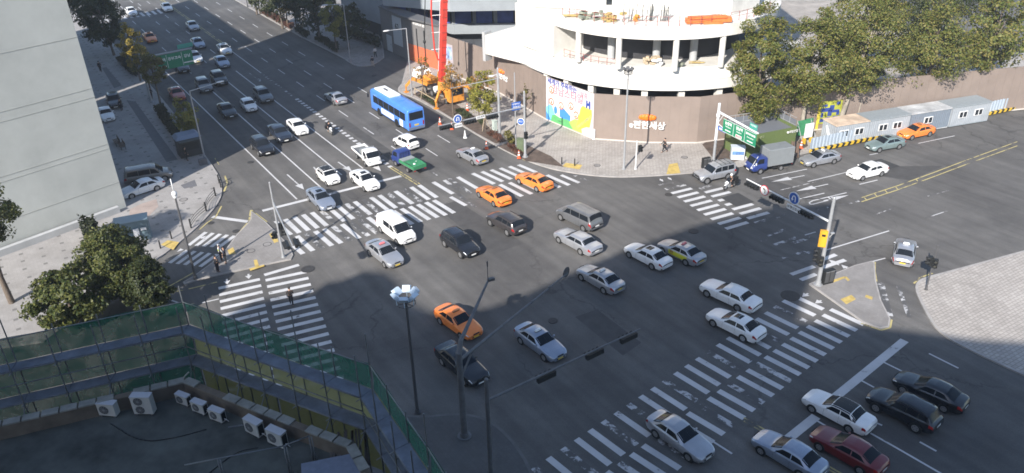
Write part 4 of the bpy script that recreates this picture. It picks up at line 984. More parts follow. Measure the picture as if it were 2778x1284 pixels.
def uturn(sign, c, x, u, n, r):
    b = MB(); c = Vector(c)+n*.036; pts = [c+x*(.28*r)-u*(.5*r)]+[c+x*(.28*r*math.cos(a))+u*(.12*r+.28*r*math.sin(a)) for a in [math.pi*i/8 for i in range(9)]]+[c-x*(.28*r)-u*(.15*r)]
    for p, q in zip(pts[:-1], pts[1:]): b.bar(p, q, r*.17, .012, n)
    a = c-x*(.28*r)-u*(.5*r); b.add([a+n*.004, a+u*(.38*r)-x*(.25*r)+n*.004, a+u*(.38*r)+x*(.25*r)+n*.004], [(0,2,1)]); b.build('emblem', M_SWHITE, sign)
def plate(root, c, nrm, w, h, m, name='sign', d=.04):
    x, u, n = frame(nrm); b = MB(); obox(b, c, x, u, n, w, h, d); return b.build(name, m, root), x, u, n
def at(p, q, t): return Vector(p).lerp(Vector(q), t)
# -- left island mast
base = G(769,698,.14); t = thing('signal_mast', 'grey signal mast on the left island with its arm over the zebra crossing', 'traffic light')
pole(t, base, 7.75, .11, .075); p = Vector((base.x, base.y, 5.9)); q = G(793,666,6.0); arm(t, p, q, .08, .05)
a = (q-p).normalized(); sd = Vector((-a.y, a.x, 0)).normalized()
for s_ in (1,-1): head(t, at(p,q,.95)+sd*(.32*s_)-Vector((0,0,.1)), sd*s_, 4, .3)
for px, z, n in ((.38,2.9,(1,-.4,0)), (-.36,2.6,(-.5,-1,0)), (.2,3.3,(.6,.9,0))): head(t, (base.x+px, base.y+(.2 if n[1] > 0 else -.12), z), n, 2, .34, True)
# -- right mast
base = G(2219,772,.14); t = thing('signal_mast', 'grey signal mast on the right island with a red ringed no left turn sign', 'traffic light')
pole(t, base, 8.3, .19, .13); p = Vector((base.x, base.y, 6.25)); q = G(2026,486,6.4); arm(t, p, q, .1, .05, M_WPOLE)
a = (q-p).normalized(); nn = Vector((-a.y, a.x, 0)); nn = nn if nn.dot(Vector((-22,-62,0))) > 0 else -nn
for k in (.92,.60,.25): head(t, at(p,q,k)-Vector((0,0,.36)), nn, 4, .36)
c = at(p,q,.75)+nn*.16+Vector((0,0,-.1)); s_, x, u, n = disc_sign(t, c, nn, .48, M_SWHITE, M_SRED)
b = MB(); c2 = c+n*.036; b.bar(c2-u*.22+x*.1, c2+u*.05+x*.1, .08, .012, n); b.bar(c2+u*.05+x*.1, c2+u*.12-x*.05, .08, .012, n); b.add([c2-x*.2+u*.13, c2-x*.02+u*.24+n*.004, c2-x*.0+u*.0+n*.004], [(0,1,2),(0,2,1)]); b.build('emblem', M_SIGNAL, s_)
c = at(p,q,.40)+nn*.16+Vector((0,0,.55)); s_, x, u, n = disc_sign(t, c, nn, .58, M_BLUE); uturn(s_, c, x, u, n, .58)
c = at(p,q,.39)+nn*.16+Vector((0,0,-.38)); s_, x, u, n = plate(t, c, nn, 1.45, .5, M_SWHITE); text('보행신호시', .3, M_SIGNAL, c+n*.025, x, u, s_)
b = MB(); b.tube((base.x,base.y,8.3), at(p,q,.55), .02); b.tube((base.x,base.y,8.2), (base.x-.35,base.y+.1,8.5), .04); b.build('stay', M_DPOLE, t)
b = MB(); x, u, n = frame((-.35,-1,0)); obox(b, (base.x-.36,base.y-.1,4.75), x, u, n, .62, 1.5, .3); c = b.build('control_box', M_AMBER, t); b = MB(); obox(b, (base.x-.4,base.y-.255,5.1), x, u, n, .3, .2, .03); b.build('box_window', M_SIGNAL, c)
head(t, (base.x-.5,base.y-.1,3.1), (-1,.2,0), 3, .42, True); head(t, (base.x-.3,base.y-.35,2.7), (-.3,-1,0), 2, .42, True)
b = MB(); b.tube((base.x+.1,base.y-.2,4.9),(base.x+.35,base.y-.25,5.3),.04); b.box((base.x+.3,base.y-.2,5.3),(.3,.15,.12)); b.build('camera_bracket', M_GALV, t)
# -- mast by the mural and lamp mast in the planting strip
base = G(1425,426,.14); t = thing('signal_mast', 'grey signal mast by the mural with a round blue U-turn sign on its arm', 'traffic light')
pole(t, base, 8.0, .17, .11); p = Vector((base.x, base.y, 6.4)); q = G(1189,342.5,6.4); arm(t, p, q, .09, .045)
a = (q-p).normalized(); nn = Vector((-a.y, a.x, 0)); nn = nn if nn.y < 0 else -nn
for k in (.92,.645,.39): head(t, at(p,q,k)-Vector((0,0,.33)), nn, 4, .36)
c = at(p,q,.79)+nn*.16+Vector((0,0,.38)); s_, x, u, n = disc_sign(t, c, nn, .52, M_BLUE); uturn(s_, c, x, u, n, .52)
c = at(p,q,.785)+nn*.16+Vector((0,0,-.38)); s_, x, u, n = plate(t, c, nn, .9, .42, M_SWHITE); text('보행신호', .22, M_SIGNAL, c+n*.025, x, u, s_)
c = at(p,q,.53)+nn*.16; s_, x, u, n = plate(t, c, nn, 1.1, .36, M_SWHITE); text('신논현역', .26, M_SIGNAL, c+n*.025, x, u, s_)
head(t, (base.x+.1,base.y-.3,3.0), (.3,-1,0), 2, .4, True); c = Vector((base.x-.45,base.y-.05,4.6)); s_, x, u, n = disc_sign(t, c, (-.2,-1,0), .42, M_BLUE); text('버스', .28, M_SWHITE, c+n*.04, x, u, s_)
b = MB(); b.tube((base.x,base.y,4.6), c, .03); b.tube((base.x,base.y,7.6),(base.x-.7,base.y+.1,7.9),.04); b.build('bracket', M_DPOLE, t)
base = G(1356,372,.14); t = thing('lamp_mast', 'thick grey lamp mast in the planting strip with a long thin arm', 'street lamp')
pole(t, base, 8.8, .19, .12, M_GALV); p2 = Vector((base.x, base.y, 7.7)); q2 = G(1222,240,7.7); arm(t, p2, q2, .06, .04, name='lamp_arm')
b = MB(); d = (q2-p2).normalized(); b.tube(p2+Vector((0,0,.5)), p2+Vector((0,0,.5))+d*.7, .04); b.ball(p2+Vector((0,0,.48))+d*.9, .2, 10, 6, (1.8,1,.5)); b.build('lamp_head', M_WPOLE, t, True)
# -- centre masts in the foreground
p = G(1250,975,6.5); q = G(1540,741,6.5); t = thing('signal_mast', 'thick grey foreground mast with a bent lamp arm and one long bare arm', 'traffic light')
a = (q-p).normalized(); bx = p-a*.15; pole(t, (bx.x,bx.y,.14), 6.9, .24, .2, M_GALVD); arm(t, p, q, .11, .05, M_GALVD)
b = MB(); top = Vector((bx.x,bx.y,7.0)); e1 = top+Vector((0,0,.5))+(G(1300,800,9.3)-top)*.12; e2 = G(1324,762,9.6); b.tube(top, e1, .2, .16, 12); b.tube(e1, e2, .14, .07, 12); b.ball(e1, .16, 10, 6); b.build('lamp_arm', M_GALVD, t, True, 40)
b = MB(); b.box(e2+Vector((.2,.1,.05)), (.45,.25,.18), .4); b.build('camera_box', M_DPOLE, t); b = MB(); b.tube(e2, e2+Vector((0,0,1.5)), .025); b.tube(e2+Vector((0,0,1.1)), e2+Vector((0,0,1.5)), .05); b.build('antenna', M_DPOLE, t)
b = MB(); b.tube((bx.x,bx.y,5.0), at(p,q,.1)-Vector((0,0,.0)), .07); b.build('brace', M_GALVD, t)
nn = Vector((-a.y, a.x, 0)); c = q+Vector((0,0,.1))-a*.1; s_, x, u, n = disc_sign(t, c+nn*.06, nn, .42, M_GALVD, M_DPOLE)
b = MB()
for k in (.35,.62,.8): b.tube(at(p,q,k)-Vector((0,0,.0)), at(p,q,k+.012), .1)
b.build('clamp', M_DPOLE, t)
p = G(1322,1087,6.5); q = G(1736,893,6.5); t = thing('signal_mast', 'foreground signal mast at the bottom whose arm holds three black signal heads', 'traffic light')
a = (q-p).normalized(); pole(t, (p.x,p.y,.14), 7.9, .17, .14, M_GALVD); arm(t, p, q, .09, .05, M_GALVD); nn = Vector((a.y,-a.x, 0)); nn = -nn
for k in (.92,.68,.36): head(t, at(p,q,k)-Vector((0,0,.3)), nn, 4, .34)
b = MB(); b.tube((p.x,p.y,8.0),(p.x+.3,p.y-.1,8.15),.03); b.build('bracket', M_DPOLE, t)
# -- street lamps
def lamp(label, base, H, tip, m=M_GALV, hm=M_WPOLE, r=.11):
    t = thing('street_lamp', label, 'street lamp', group='street lamps along the roads'); pole(t, base, H, r, r*.6, m)
    if tip is not None:
        top = Vector((base[0],base[1],base[2]+H)); tip = Vector(tip); arm(t, top, tip, .06, .045, m); d = (tip-top).normalized()
        b = MB().ball((0,0,0), .24, 12, 7, (2.1,.8,.42)); rz = math.atan2(d.y, d.x)
        b.v = [(x*math.cos(rz)-y*math.sin(rz)+tip.x+d.x*.4, x*math.sin(rz)+y*math.cos(rz)+tip.y+d.y*.4, z+tip.z+d.z*.3) for x, y, z in b.v]
        b.build('lamp_head', hm, t, True)
    else:
        top = (base[0],base[1],base[2]+H); b = MB(); b.ball((top[0],top[1],top[2]+.1), .24, 12, 8, (1,1,1.1)); b.tube((top[0],top[1],top[2]-.35),(top[0],top[1],top[2]-.1),.1,.2,12); b.tube((top[0],top[1],top[2]+.2),(top[0]-.02,top[1]+.02,top[2]+1.5),.05,.04,8); b.build('lamp_head', M_WPOLE, t, True)
    return t
lamp('thin grey lamp post with a small white head at the tip of the left island', G(531,756,.14), 8.4, None, M_DPOLE, r=.12)
lamp('street lamp by the dark kiosk whose bright head hangs over the shaded cars', G(556,432,.14), 8.5, G(588,225,8.9))
lamp('street lamp on the far shaded pavement in front of the dark trees', G(951,170,.14), 9.3, G(888,14,9.5))
lamp('tall white street lamp beside the pump truck', G(1118,259,.14), 9.6, G(1056,83,9.8))
lamp('small street lamp by the far planting at the top of the picture', G(672,19,.14), 6.5, None, M_DPOLE)
def flood(label, xy, H, n, R_, hs, hm, m, r=.13):
    t = thing('floodlight_mast', label, 'street lamp'); pole(t, xy, H, r, r*.65, m); x, y, z = xy[0], xy[1], xy[2]+H
    b = MB(); P = [Vector((x+R_*math.cos(2*math.pi*i/24), y+R_*math.sin(2*math.pi*i/24), z-.15)) for i in range(25)]
    for p_, q_ in zip(P[:-1], P[1:]): b.tube(p_, q_, .035, .035, 6)
    for i in range(n): a = 2*math.pi*i/n+.4; b.tube((x,y,z-.2), (x+R_*math.cos(a), y+R_*math.sin(a), z-.15), .03, .03, 6)
    b.build('ring', M_DPOLE, t, True)
    for i in range(n):
        a = 2*math.pi*i/n+.5; d = Vector((math.cos(a), math.sin(a), 0)); s_ = Vector((-d.y, d.x, 0)); c = Vector((x,y,z+.35*hs/.5))+d*(R_+.1*hs/.5); up = Vector((0,0,1))
        b = MB(); w, h, k = hs*.95, hs*.85, hs*.4; f = (d*.75-up*.65).normalized(); uu = s_.cross(f)*-1
        b.hexa([c-s_*w/2-uu*h/2, c+s_*w/2-uu*h/2, c+s_*w/2-uu*h/2-f*k, c-s_*w/2-uu*h/2-f*k], [c-s_*w/2+uu*h/2, c+s_*w/2+uu*h/2, c+s_*w/2*.8+uu*h/2*.8-f*k, c-s_*w/2*.8+uu*h/2*.8-f*k])
        b.tube((x+R_*math.cos(a), y+R_*math.sin(a), z-.15), c-f*k/2, .03); b.build('floodlight', hm, t)
flood('tall floodlight mast with a cluster of dark heads on the pale corner pavement', G(1692,459,.14), 11.3, 6, .45, .42, M_DPOLE, M_GALV)
xy = G(1101,818,9.4); flood('foreground floodlight mast with a wheel shaped ring of pale blue heads', (xy.x,xy.y,.14), 9.3, 6, .62, .62, mat('floodlight_pale', (.50,.60,.70), .4), M_DPOLE)
# -- direction sign on the right
base = G(1935,442,.14); t = thing('direction_sign', 'white sign post with a green direction sign at the hoarding corner', 'road sign')
pole(t, base, 3.0, .16, .15, M_GALV); b = MB(); b.tube((base.x,base.y,3.0),(base.x,base.y,7.3),.17,.15,14); b.ball((base.x,base.y,5.9),.24,12,8,(1,1,1.6)); b.build('upper_pole', M_WPOLE, t, True, 40)
p = Vector((base.x,base.y,6.3)); q = G(2056,362,6.0); arm(t, p, q, .14, .1, M_WPOLE); a = (q-p); a.z = 0; L_ = a.length; a.normalize(); nn = Vector((a.y,-a.x,0)); nn = nn if nn.y < 0 else -nn
pa = at(p,q,.17)-Vector((0,0,.2)); pb_ = at(p,q,1.0)-Vector((0,0,.15)); c = (pa+pb_)/2-Vector((0,0,.78)); s_, x, u, n = plate(t, c+nn*.12, nn, (pb_-pa).length, 1.5, M_SGREEN)
W_ = (pb_-pa).length
for o in (-.17,.17): b = MB(); obox(b, c+nn*.145+x*(W_*o), x, u, n, .04, 1.4, .012); b.build('sign_divider', M_SWHITE, s_)
for y_ in (.73,-.73): b = MB(); obox(b, c+nn*.145+u*y_, x, u, n, W_-.06, .04, .01); b.build('sign_border', M_SWHITE, s_)
for o, l1, l2 in ((-.335,'논현역','Nonhyeon'), (0,'강남역','Gangnam'), (.335,'경부고속도로','Expressway')):
    text(l1, .4 if len(l1) < 5 else .27, M_SWHITE, c+nn*.146+x*(W_*o)+u*.36, x, u, s_, bold=.012); text(l2, .22, M_SWHITE, c+nn*.146+x*(W_*o)-u*.0, x, u, s_)
b = MB(); obox(b, c+nn*.146+x*(W_*.335)-u*.42, x, u, n, .9, .12, .012); obox(b, c+nn*.146-x*(W_*.335)-u*.42, x, u, n, .9, .12, .012); b.build('arrow', M_SWHITE, s_)
b = MB(); obox(b, c+nn*.146-u*.48, x, u, n, .95, .34, .016); sp = b.build('route_panel', M_SWHITE, s_); b = MB()
for i in range(4): obox(b, c+nn*.156-u*.48+x*(-.32+.21*i), x, u, n, .12, .24, .012)
b.build('route_mark', M_SRED, sp)
c = at(p,q,.9)+Vector((0,0,.5)); s_, x, u, n = plate(t, c+nn*.1, nn, 1.15, .62, mat('sign_teal', (.05,.30,.24), .5)); text('서초대로', .26, M_SWHITE, c+nn*.125+u*.1, x, u, s_)
c = p+a*.95+Vector((0,0,-1.75)); s_, x, u, n = plate(t, c+nn*.1, nn, 1.35, .42, M_BLUE); text('강남대로', .27, M_SWHITE, c+nn*.125, x, u, s_, bold=.01); b = MB(); b.tube(p+Vector((0,0,-1.3)), c+Vector((0,0,.2)), .04); b.tube((base.x,base.y,4.9), at(p,q,.14), .04); b.build('bracket', M_WPOLE, t)
# -- far green sign over the shaded lanes
p = G(412,152,6.6); q = G(519,131,6.6); d = (q-p).normalized(); t = thing('direction_sign', 'long green overhead direction sign above the shaded lanes by the yellow tree', 'road sign')
bx = p-d*1.6; pole(t, (bx.x,bx.y,.14), 7.0, .16, .13, M_GALV); arm(t, Vector((bx.x,bx.y,6.6)), q, .12, .1, M_GALV); nn = Vector((d.y,-d.x,0)); W_ = (q-p).length-.2; c = (p+q)/2-Vector((0,0,1.2))
s_, x, u, n = plate(t, c+nn*.12, nn, W_, 2.1, M_SGREEN)
for o, l1 in ((-.34,'논현역'), (.02,'경부고속'), (.36,'강남')): text(l1, .52, M_SWHITE, c+nn*.145+x*(W_*o)+u*.3, x, u, s_, bold=.012)
for o in (-.18,.22): b = MB(); obox(b, c+nn*.145+x*(W_*o), x, u, n, .05, 1.9, .012); b.build('sign_divider', M_SWHITE, s_)
for o in (-.34,.36): b = MB(); obox(b, c+nn*.145+x*(W_*o)-u*.6, x, u, n, 1.3, .16, .012); b.build('sign_underline', M_SWHITE, s_)
c = at(p,q,.85)+Vector((0,0,.55)); plate(t, c+nn*.1, nn, 2.2, .6, mat('sign_teal', (.05,.30,.24), .5))
# -- sign poles by the mural
base = G(1400,398,.14); t = thing('sign_post', 'slim grey post with a square blue sign beside the planting', 'road sign'); pole(t, base, 9.2, .075, .06)
c = Vector((base.x+.12,base.y-.1,5.35)); s_, x, u, n = plate(t, c, (.45,-1,0), 1.15, 1.0, M_BLUE); text('공항버스', .27, M_SWHITE, c+n*.03+u*.25, x, u, s_); text('정류장', .33, M_SWHITE, c+n*.03-u*.15, x, u, s_)
base = G(1724,459,.14); t = thing('signal_post', 'thin white post with a small black pedestrian signal in front of the hoarding', 'traffic light'); pole(t, base, 3.4, .08, .07, M_WPOLE); head(t, (base.x+.35,base.y-.1,2.7), (.6,-1,0), 2, .38, True)
base = G(2512,786,.14); t = thing('signal_post', 'dark pedestrian signal post on the far right corner pavement', 'traffic light'); pole(t, base, 4.3, .07, .06, M_DPOLE)
head(t, (base.x,base.y-.25,2.9), (-.3,-1,0), 2, .4, True); head(t, (base.x-.25,base.y,3.0), (-1,.1,0), 2, .4, True)
# -- railings, bollards
def railing(label, pts):
    P = [G(x, y, .14) for x, y in pts]; t = thing('railing', label, 'railing')
    for p in P: b = MB(); b.box((p.x,p.y,.62), (.12,.12,.96)); b.ball((p.x,p.y,1.12), .09, 8, 6); b.build('post', M_SIGNAL, t)
    for p, q in zip(P[:-1], P[1:]):
        for z in (.35,.62,.9):
            b = MB(); m_ = (p+q)/2; n_ = Vector((-(q-p).y,(q-p).x,0)).normalized()
            b.path([Vector((*(p.lerp(q,k)+n_*(.22*math.sin(math.pi*k)))[:2], z)) for k in (0,.2,.4,.6,.8,1)], .028, 6); b.build('rail', M_SIGNAL, t)
railing('black curved railing along the kerb of the dotted left pavement', [(519,619),(560,573),(585,532)])
railing('short black railing at the kerb where the building shadow ends', [(595,497),(600,509)])
for (x, y, l) in ((466,648,'first black bollard beside the yellow tactile patch at the left'), (436,674,'black bollard in the middle of the yellow tactile patch at the left'), (412,709,'leaning black bollard at the kerb by the big lower left tree'),
    (1524,446,'black bollard on the yellow tactile patch, nearer the planting strip'), (1559,450,'black bollard on the yellow tactile patch, nearer the floodlight mast')):
    p = G(x, y, .14); b = MB(); b.tube((p.x,p.y,.14),(p.x,p.y,.98),.075,.065,12); b.ball((p.x,p.y,.98),.068,10,6); o = b.build('bollard', M_SIGNAL, None, True, 40); tag(o, l, 'bollard', 'black bollards at the crossings')
# -- traffic cones
for x, y, l, m in ((1194,338,'orange traffic cone right behind the blue bus', M_CONE), (1226,351,'orange cone beneath the arm of the signal mast', M_CONE), (1262,374,'plain white cone on the road by the kerb', M_SWHITE), (1320,404,'orange and white cone ahead of the silver taxi with white roof sign', M_CONE), (1268,303,'small orange cone on the pavement behind the planting strip', M_CONE), (1408,432,'orange cone on the kerb by the green cabinet', M_CONE), (2172,405,'narrow orange cone by the end of the striped barrier', M_CONE)):
    p = G(x, y, .012); z = .012 if x < 1400 and x != 1268 else .145; t = thing('traffic_cone', l, 'traffic cone', (p.x,p.y,z), 0, 'traffic cones at the building site')
    b = MB(); b.box((0,0,.03), (.46,.46,.06)); b.tube((0,0,.06),(0,0,1.0),.19,.04,14); b.build('cone_body', m, t, True, 40)
    if m is M_CONE:
        b = MB(); b.tube((0,0,.36),(0,0,.56),.147,.115,14,False); b.tube((0,0,.7),(0,0,.84),.093,.071,14,False); b.build('reflective_band', M_SWHITE, t, True, 40)
# -- cabinets and kiosks
def cabinet(name, label, cat, c, d, rz, m, doors=2, roofm=None, z=.14):
    t = thing(name, label, cat, (c[0],c[1],z), rz)
    b = MB(); b.box((0,0,d[2]/2), d); b.build('body', m, t); b = MB(); b.box((0,0,d[2]+.04), (d[0]+.12,d[1]+.12,.08)); b.build('roof', roofm or m, t)
    w = d[0]/doors
    for i in range(doors):
        x0 = -d[0]/2+w*i+w/2; b = MB(); b.box((x0,-d[1]/2-.012,d[2]*.5), (w*.86,.03,d[2]*.84)); dd = b.build('door', m, t); b = MB(); b.box((x0+w*.3,-d[1]/2-.04,d[2]*.5), (.03,.05,.2)); b.build('handle', M_DPOLE, dd)
    return t
p = G(368,646,.14); t = cabinet('utility_cabinet', 'blue grey service cabinet on the left pavement in the tree shadow', 'cabinet', (p.x,p.y), (3.0,1.5,2.1), R(22), mat('cabinet_blue_grey', (.115,.17,.20), .5, var=.12, scale=1), 3, mat('cabinet_roof', (.17,.235,.28), .5))
b = MB(); b.box((.3,-.95,.75), (.5,.12,1.3), .2); b.box((1.0,-1.0,1.3), (.5,.05,.25)); b.build('notice_board', M_SWHITE, t)
p = G(522,424,.14); t = thing('kiosk', 'dark street kiosk with a grey blue roof on the shaded left pavement', 'kiosk', (p.x,p.y,.14), R(-56.5)+math.pi/2)
b = MB(); b.box((0,.9,1.15), (2.6,1.8,2.3)); b.build('body', mat('kiosk_dark', (.04,.04,.042), .6), t); b = MB(); b.hexa([(-1.5,-.3,2.35),(1.5,-.3,2.35),(1.5,2.0,2.35),(-1.5,2.0,2.35)], [(-1.1,.2,2.75),(1.1,.2,2.75),(1.1,1.6,2.75),(-1.1,1.6,2.75)]); b.build('roof', mat('kiosk_roof', (.17,.21,.29), .5), t)
b = MB(); b.box((0,-.02,1.3), (2.0,.05,.9)); b.build('counter_opening', M_BLACK, t); b = MB(); b.hexa([(-1.3,-.9,2.2),(1.3,-.9,2.2),(1.3,0,2.3),(-1.3,0,2.3)], [(-1.3,-.9,2.24),(1.3,-.9,2.24),(1.3,0,2.34),(-1.3,0,2.34)]); b.build('awning', mat('kiosk_awning', (.06,.065,.06), .7), t)
p = G(552,446,.14); b = MB(); b.box((p.x,p.y,.5), (.9,.5,.7), R(33)); o = b.build('street_box', mat('street_box_grey', (.10,.10,.11), .6)); tag(o, 'low grey box on the pavement beside the street lamp foot', 'box')
for x, y, l in ((318,392,'upper brown slatted bench on the shaded left pavement'), (332,402,'lower brown slatted bench on the shaded left pavement')):
    p = G(x, y, .14); t = thing('bench', l, 'bench', (p.x,p.y,.14), R(-56.5), 'benches on the shaded pavement'); m = mat('bench_wood', (.13,.085,.055), .8, var=.2)
    b = MB()
    for i in range(4): b.box((0,-.24+.16*i,.44), (1.8,.12,.05))
    b.build('seat', m, t)
    b = MB()
    for i in range(3): b.box((0,.3,.62+.14*i), (1.8,.05,.1))
    b.build('backrest', m, t)
    for s_ in (1,-1): b = MB(); b.box((.75*s_,-.2,.21), (.07,.07,.42)); b.box((.75*s_,.28,.46), (.07,.07,.92)); b.build('leg', M_DPOLE, t)
p = G(1414,409,.14); cabinet('utility_cabinet', 'olive green cabinet between the two posts by the planting strip', 'cabinet', (p.x,p.y), (.9,.6,1.45), R(-25), mat('cabinet_olive', (.10,.13,.075), .6, var=.15), 1)
p = G(1348,361,.14); cabinet('utility_cabinet', 'slim pale green cabinet fixed beside the planting strip signal mast', 'cabinet', (p.x-.25,p.y-.2), (.5,.45,1.7), R(-56), mat('cabinet_pale', (.40,.46,.43), .5), 1)
p = G(1999,430,.14); t = cabinet('utility_cabinet', 'white cabinet with a blue print behind the silver off-road car', 'cabinet', (p.x,p.y), (1.5,.9,1.45), R(-8), mat('cabinet_white', (.48,.53,.58), .5), 2)
b = MB(); b.box((0,-.49,.85), (1.3,.02,.4)); b.build('print', mat('print_blue', (.10,.20,.42), .5, var=.5, scale=4), t)
for x, y, l, k in ((1914,455,'black twin panel timer box beside the off-road car', 1.0), (2243,768,'black twin panel timer box at the foot of the right signal mast', 1.1)):
    p = G(x, y, .14); t = thing('signal_controller', l, 'control box', (p.x,p.y,.14), R(20), 'twin panel boxes'); b = MB(); b.box((0,0,.62*k), (.95*k,.4,1.2*k)); b.build('body', M_SIGNAL, t)
    for s_ in (1,-1): b = MB(); b.box((.23*k*s_,-.205,.65*k), (.38*k,.02,.95*k)); b.build('panel', mat('panel_dark', (.06,.06,.062), .5), t); b = MB(); b.box((.23*k*s_,-.215,1.14*k), (.4*k,.02,.03)); b.build('panel_trim', M_GALV, t)
# ---------------------------------------------------------------- buildings and site
ZV = Vector((0,0,1))
M_CREAM = mat('cream_cladding', (.43,.445,.425), .7, var=.12, scale=.25, bump=.1)
M_CONC = mat('white_concrete', (.60,.585,.55), .8, var=.14, scale=.45, bump=.25)
M_CONC2 = mat('grey_concrete', (.36,.37,.38), .85, var=.15, scale=.5)
M_INSHADE = mat('interior_shade', (.032,.032,.036), .9, var=.3, scale=.4)  # near-black colour stands in for the shade inside the building
M_WIN = mat('window_glass', (.02,.025,.03), .08, spec=.6)
M_HOARD = mat('hoarding_brown', (.215,.172,.148), .75, var=.12, scale=.35)
M_RUST = mat('rusty_red_rail', (.28,.07,.06), .6)
def facade(name, label, foot, H, wallm, rows, cols, front=(0,), z0=0.0, wz=(1.0,2.4), parapet=.9, cat='building'):
    """a real block: walls, roof with parapet, window recesses on the given sides"""
    t = thing(name, label, cat, (*foot[0][:2], 0)); o = Vector((*foot[0][:2], 0)); F = [Vector((*p[:2], 0))-o for p in foot]
    b = MB(); b.prism(F, z0, H); b.build('wall', wallm, t)
    b = MB(); n = len(F); a = sum(F[i].x*F[(i+1)%n].y-F[(i+1)%n].x*F[i].y for i in range(n)); 
    for i in range(n):
        p, q = F[i], F[(i+1)%n]; b.bar(p+ZV*(H+parapet/2), q+ZV*(H+parapet/2), .3, parapet)
    b.build('parapet', wallm, t)
    sg = 1 if a > 0 else -1
    for i in front:
        p, q = F[i], F[(i+1)%n]; d = (q-p); L = d.length; d.normalize(); nn = Vector((d.y,-d.x,0))*sg
        b = MB()
        for r in range(rows):
            z = z0+(H-z0)*(r+.5)/rows; h = (H-z0)/rows*.5
            for c in range(cols):
                m_ = p+d*(L*(c+.5)/cols)+ZV*z+nn*.03; obox(b, m_, d, ZV, nn, L/cols*.66, h, .06)
        b.build('windows', M_WIN, t)
    return t
c0 = Vector((-41.07,76.8,0)); d1 = Vector((-.55,.835,0)); dw = Vector((-.66,-.75,0)).normalized()
# building by the left edge: its corner throws the long shadow over the road
c1 = c0+d1*37.6
t = facade('office_building', 'tall cream clad building at the left edge', [c0, c1, c1+dw*.01-SDIR*24, c0+dw*34-SDIR*4, c0+dw*26], 76, M_CREAM, 18, 10, front=(0,), parapet=1.0)
b = MB(); nn = Vector((-dw.y, dw.x, 0)); nn = nn if nn.dot(Vector((1,-1,0))) > 0 else -nn
for z in (3.1,6.9,7.4,12.4,13.3,18.4,23.9,29): p = c0+nn*.0+ZV*z; b.bar(p+nn*.012-c0, p+nn*.012+dw*26-c0, .02, .06)
b.build('panel_joint', mat('joint_grey', (.36,.37,.35), .8), t)
b = MB(); a_ = Vector(); b.bar(nn*.5+dw*1.0+ZV*.4, nn*.5+dw*22+ZV*.4, .5, .8); b.build('planter_wall', M_CONC2, t)
c2 = c1+d1*.95; c3 = c1+d1*44  # gap walls shaped along the sun's direction to let a light strip through
facade('office_building', 'lower building past the sunlit gap on the left side of the main road', [c2, c3, c3-SDIR*24, c2-SDIR*24], 23.0, M_CREAM, 6, 12, front=(0,))
# unseen towers added behind the viewer, roof outlines shaped to cast the foreground shade
k = math.tan(SUN_EL)
def from_shadow(pts, H): return [Vector((x, y, 0))-SDIR*(H/k) for x, y in pts]
fr = from_shadow([(-24.8,55.0),(-22.2,58.0),(-17.6,58.7),(-16.6,60.6),(-15.2,60.9),(-13.4,62.4),(-11.6,62.0),(-10.6,60.9),(-9.0,57.2),(-7.0,55.6),(-4.2,55.0),(0.2,57.0),(5.6,61.3),(10.7,65),(18.7,69.6),(27,72.8),(33.4,73.5)], 62)
facade('shade_tower', 'unseen tower behind the viewpoint shaped to cast the foreground shade', fr+[fr[-1]-SDIR*30, fr[0]-SDIR*30], 62, mat('tower_grey', (.12,.125,.13), .5), 16, 3, front=(15,), parapet=.02)
fr = from_shadow([(17.5,53.4),(28.0,51.9),(36,49.6),(70,45)], 48)
facade('shade_tower', 'second unseen tower behind the viewpoint added to shade the lower right', fr+[fr[-1]-SDIR*22, fr[0]-SDIR*22], 48, mat('tower_grey', (.12,.125,.13), .5), 12, 6, front=(1,), parapet=.02)
# ------------------------------------------------- site hoarding
def wall_run(name, label, cat, P, H, m, th=.12, group=None):
    t = thing(name, label, cat, (P[0].x, P[0].y, 0), 0, group); o = Vector((P[0].x,P[0].y,0)); b = MB()
    for i, (p, q) in enumerate(zip(P[:-1], P[1:])):
        d = (q-p).normalized(); n = Vector((-d.y, d.x, 0))*th; a, c = p-o, q-o
        b.prism([a, c, c+n, a+n], .05, H)
    b.build('panel', m, t); return t
HC = [G(*p) for p in ((1354,254),(1482,327),(1609,380))]
t = thing('hoarding', 'long brown building site hoarding curving round the corner with a bright mural', 'fence')
Q = [Vector((-10.2,121.8,0)), HC[0], HC[1], HC[2], G(1757,390), G(1889.5,391)]
fo_ = G(2527,203,6); Q2 = [Q[-1], G(2009,251,5.95), fo_, fo_+(fo_-G(2009,251,5.95)).normalized()*35]
Q2 = [Vector((*q[:2],0)) for q in Q2]
b = MB()
for P in (Q, Q2):
    for p, q in zip(P[:-1], P[1:]):
        d = (q-p).normalized(); n = Vector((-d.y, d.x, 0))*.15; b.prism([p+d*.004, q-d*.004, q-d*.004+n, p+d*.004+n], .1, 5.95)
b.build('panel', M_HOARD, t)
b = MB(); n_ = 0
for P in (Q, Q2):
    for p, q in zip(P[:-1], P[1:]):
        L = (q-p).length; d = (q-p).normalized(); nn = Vector((d.y,-d.x,0))
        b.bar(p+ZV*.18+nn*.05, q+ZV*.18+nn*.05, .1, .16)
b.build('base_rail', mat('kerb_pale', (.5,.46,.42), .8), t)
b = MB()
for P in (Q, Q2):
    for p, q in zip(P[:-1], P[1:]):
        L = (q-p).length; d = (q-p).normalized(); nn = Vector((d.y,-d.x,0)); k_ = 1.2
        while k_ < L: b.bar(p+d*k_+nn*.004+ZV*.3, p+d*k_+nn*.004+ZV*5.9, .012, .02, nn); k_ += 1.2
b.build('panel_seam', mat('seam_brown', (.165,.137,.123), .8), t)
b = MB(); p = Q[3]; b.box((p.x+.05,p.y-.15,.75), (.28,.22,1.4)); b.build('corner_post', M_SWHITE, t)
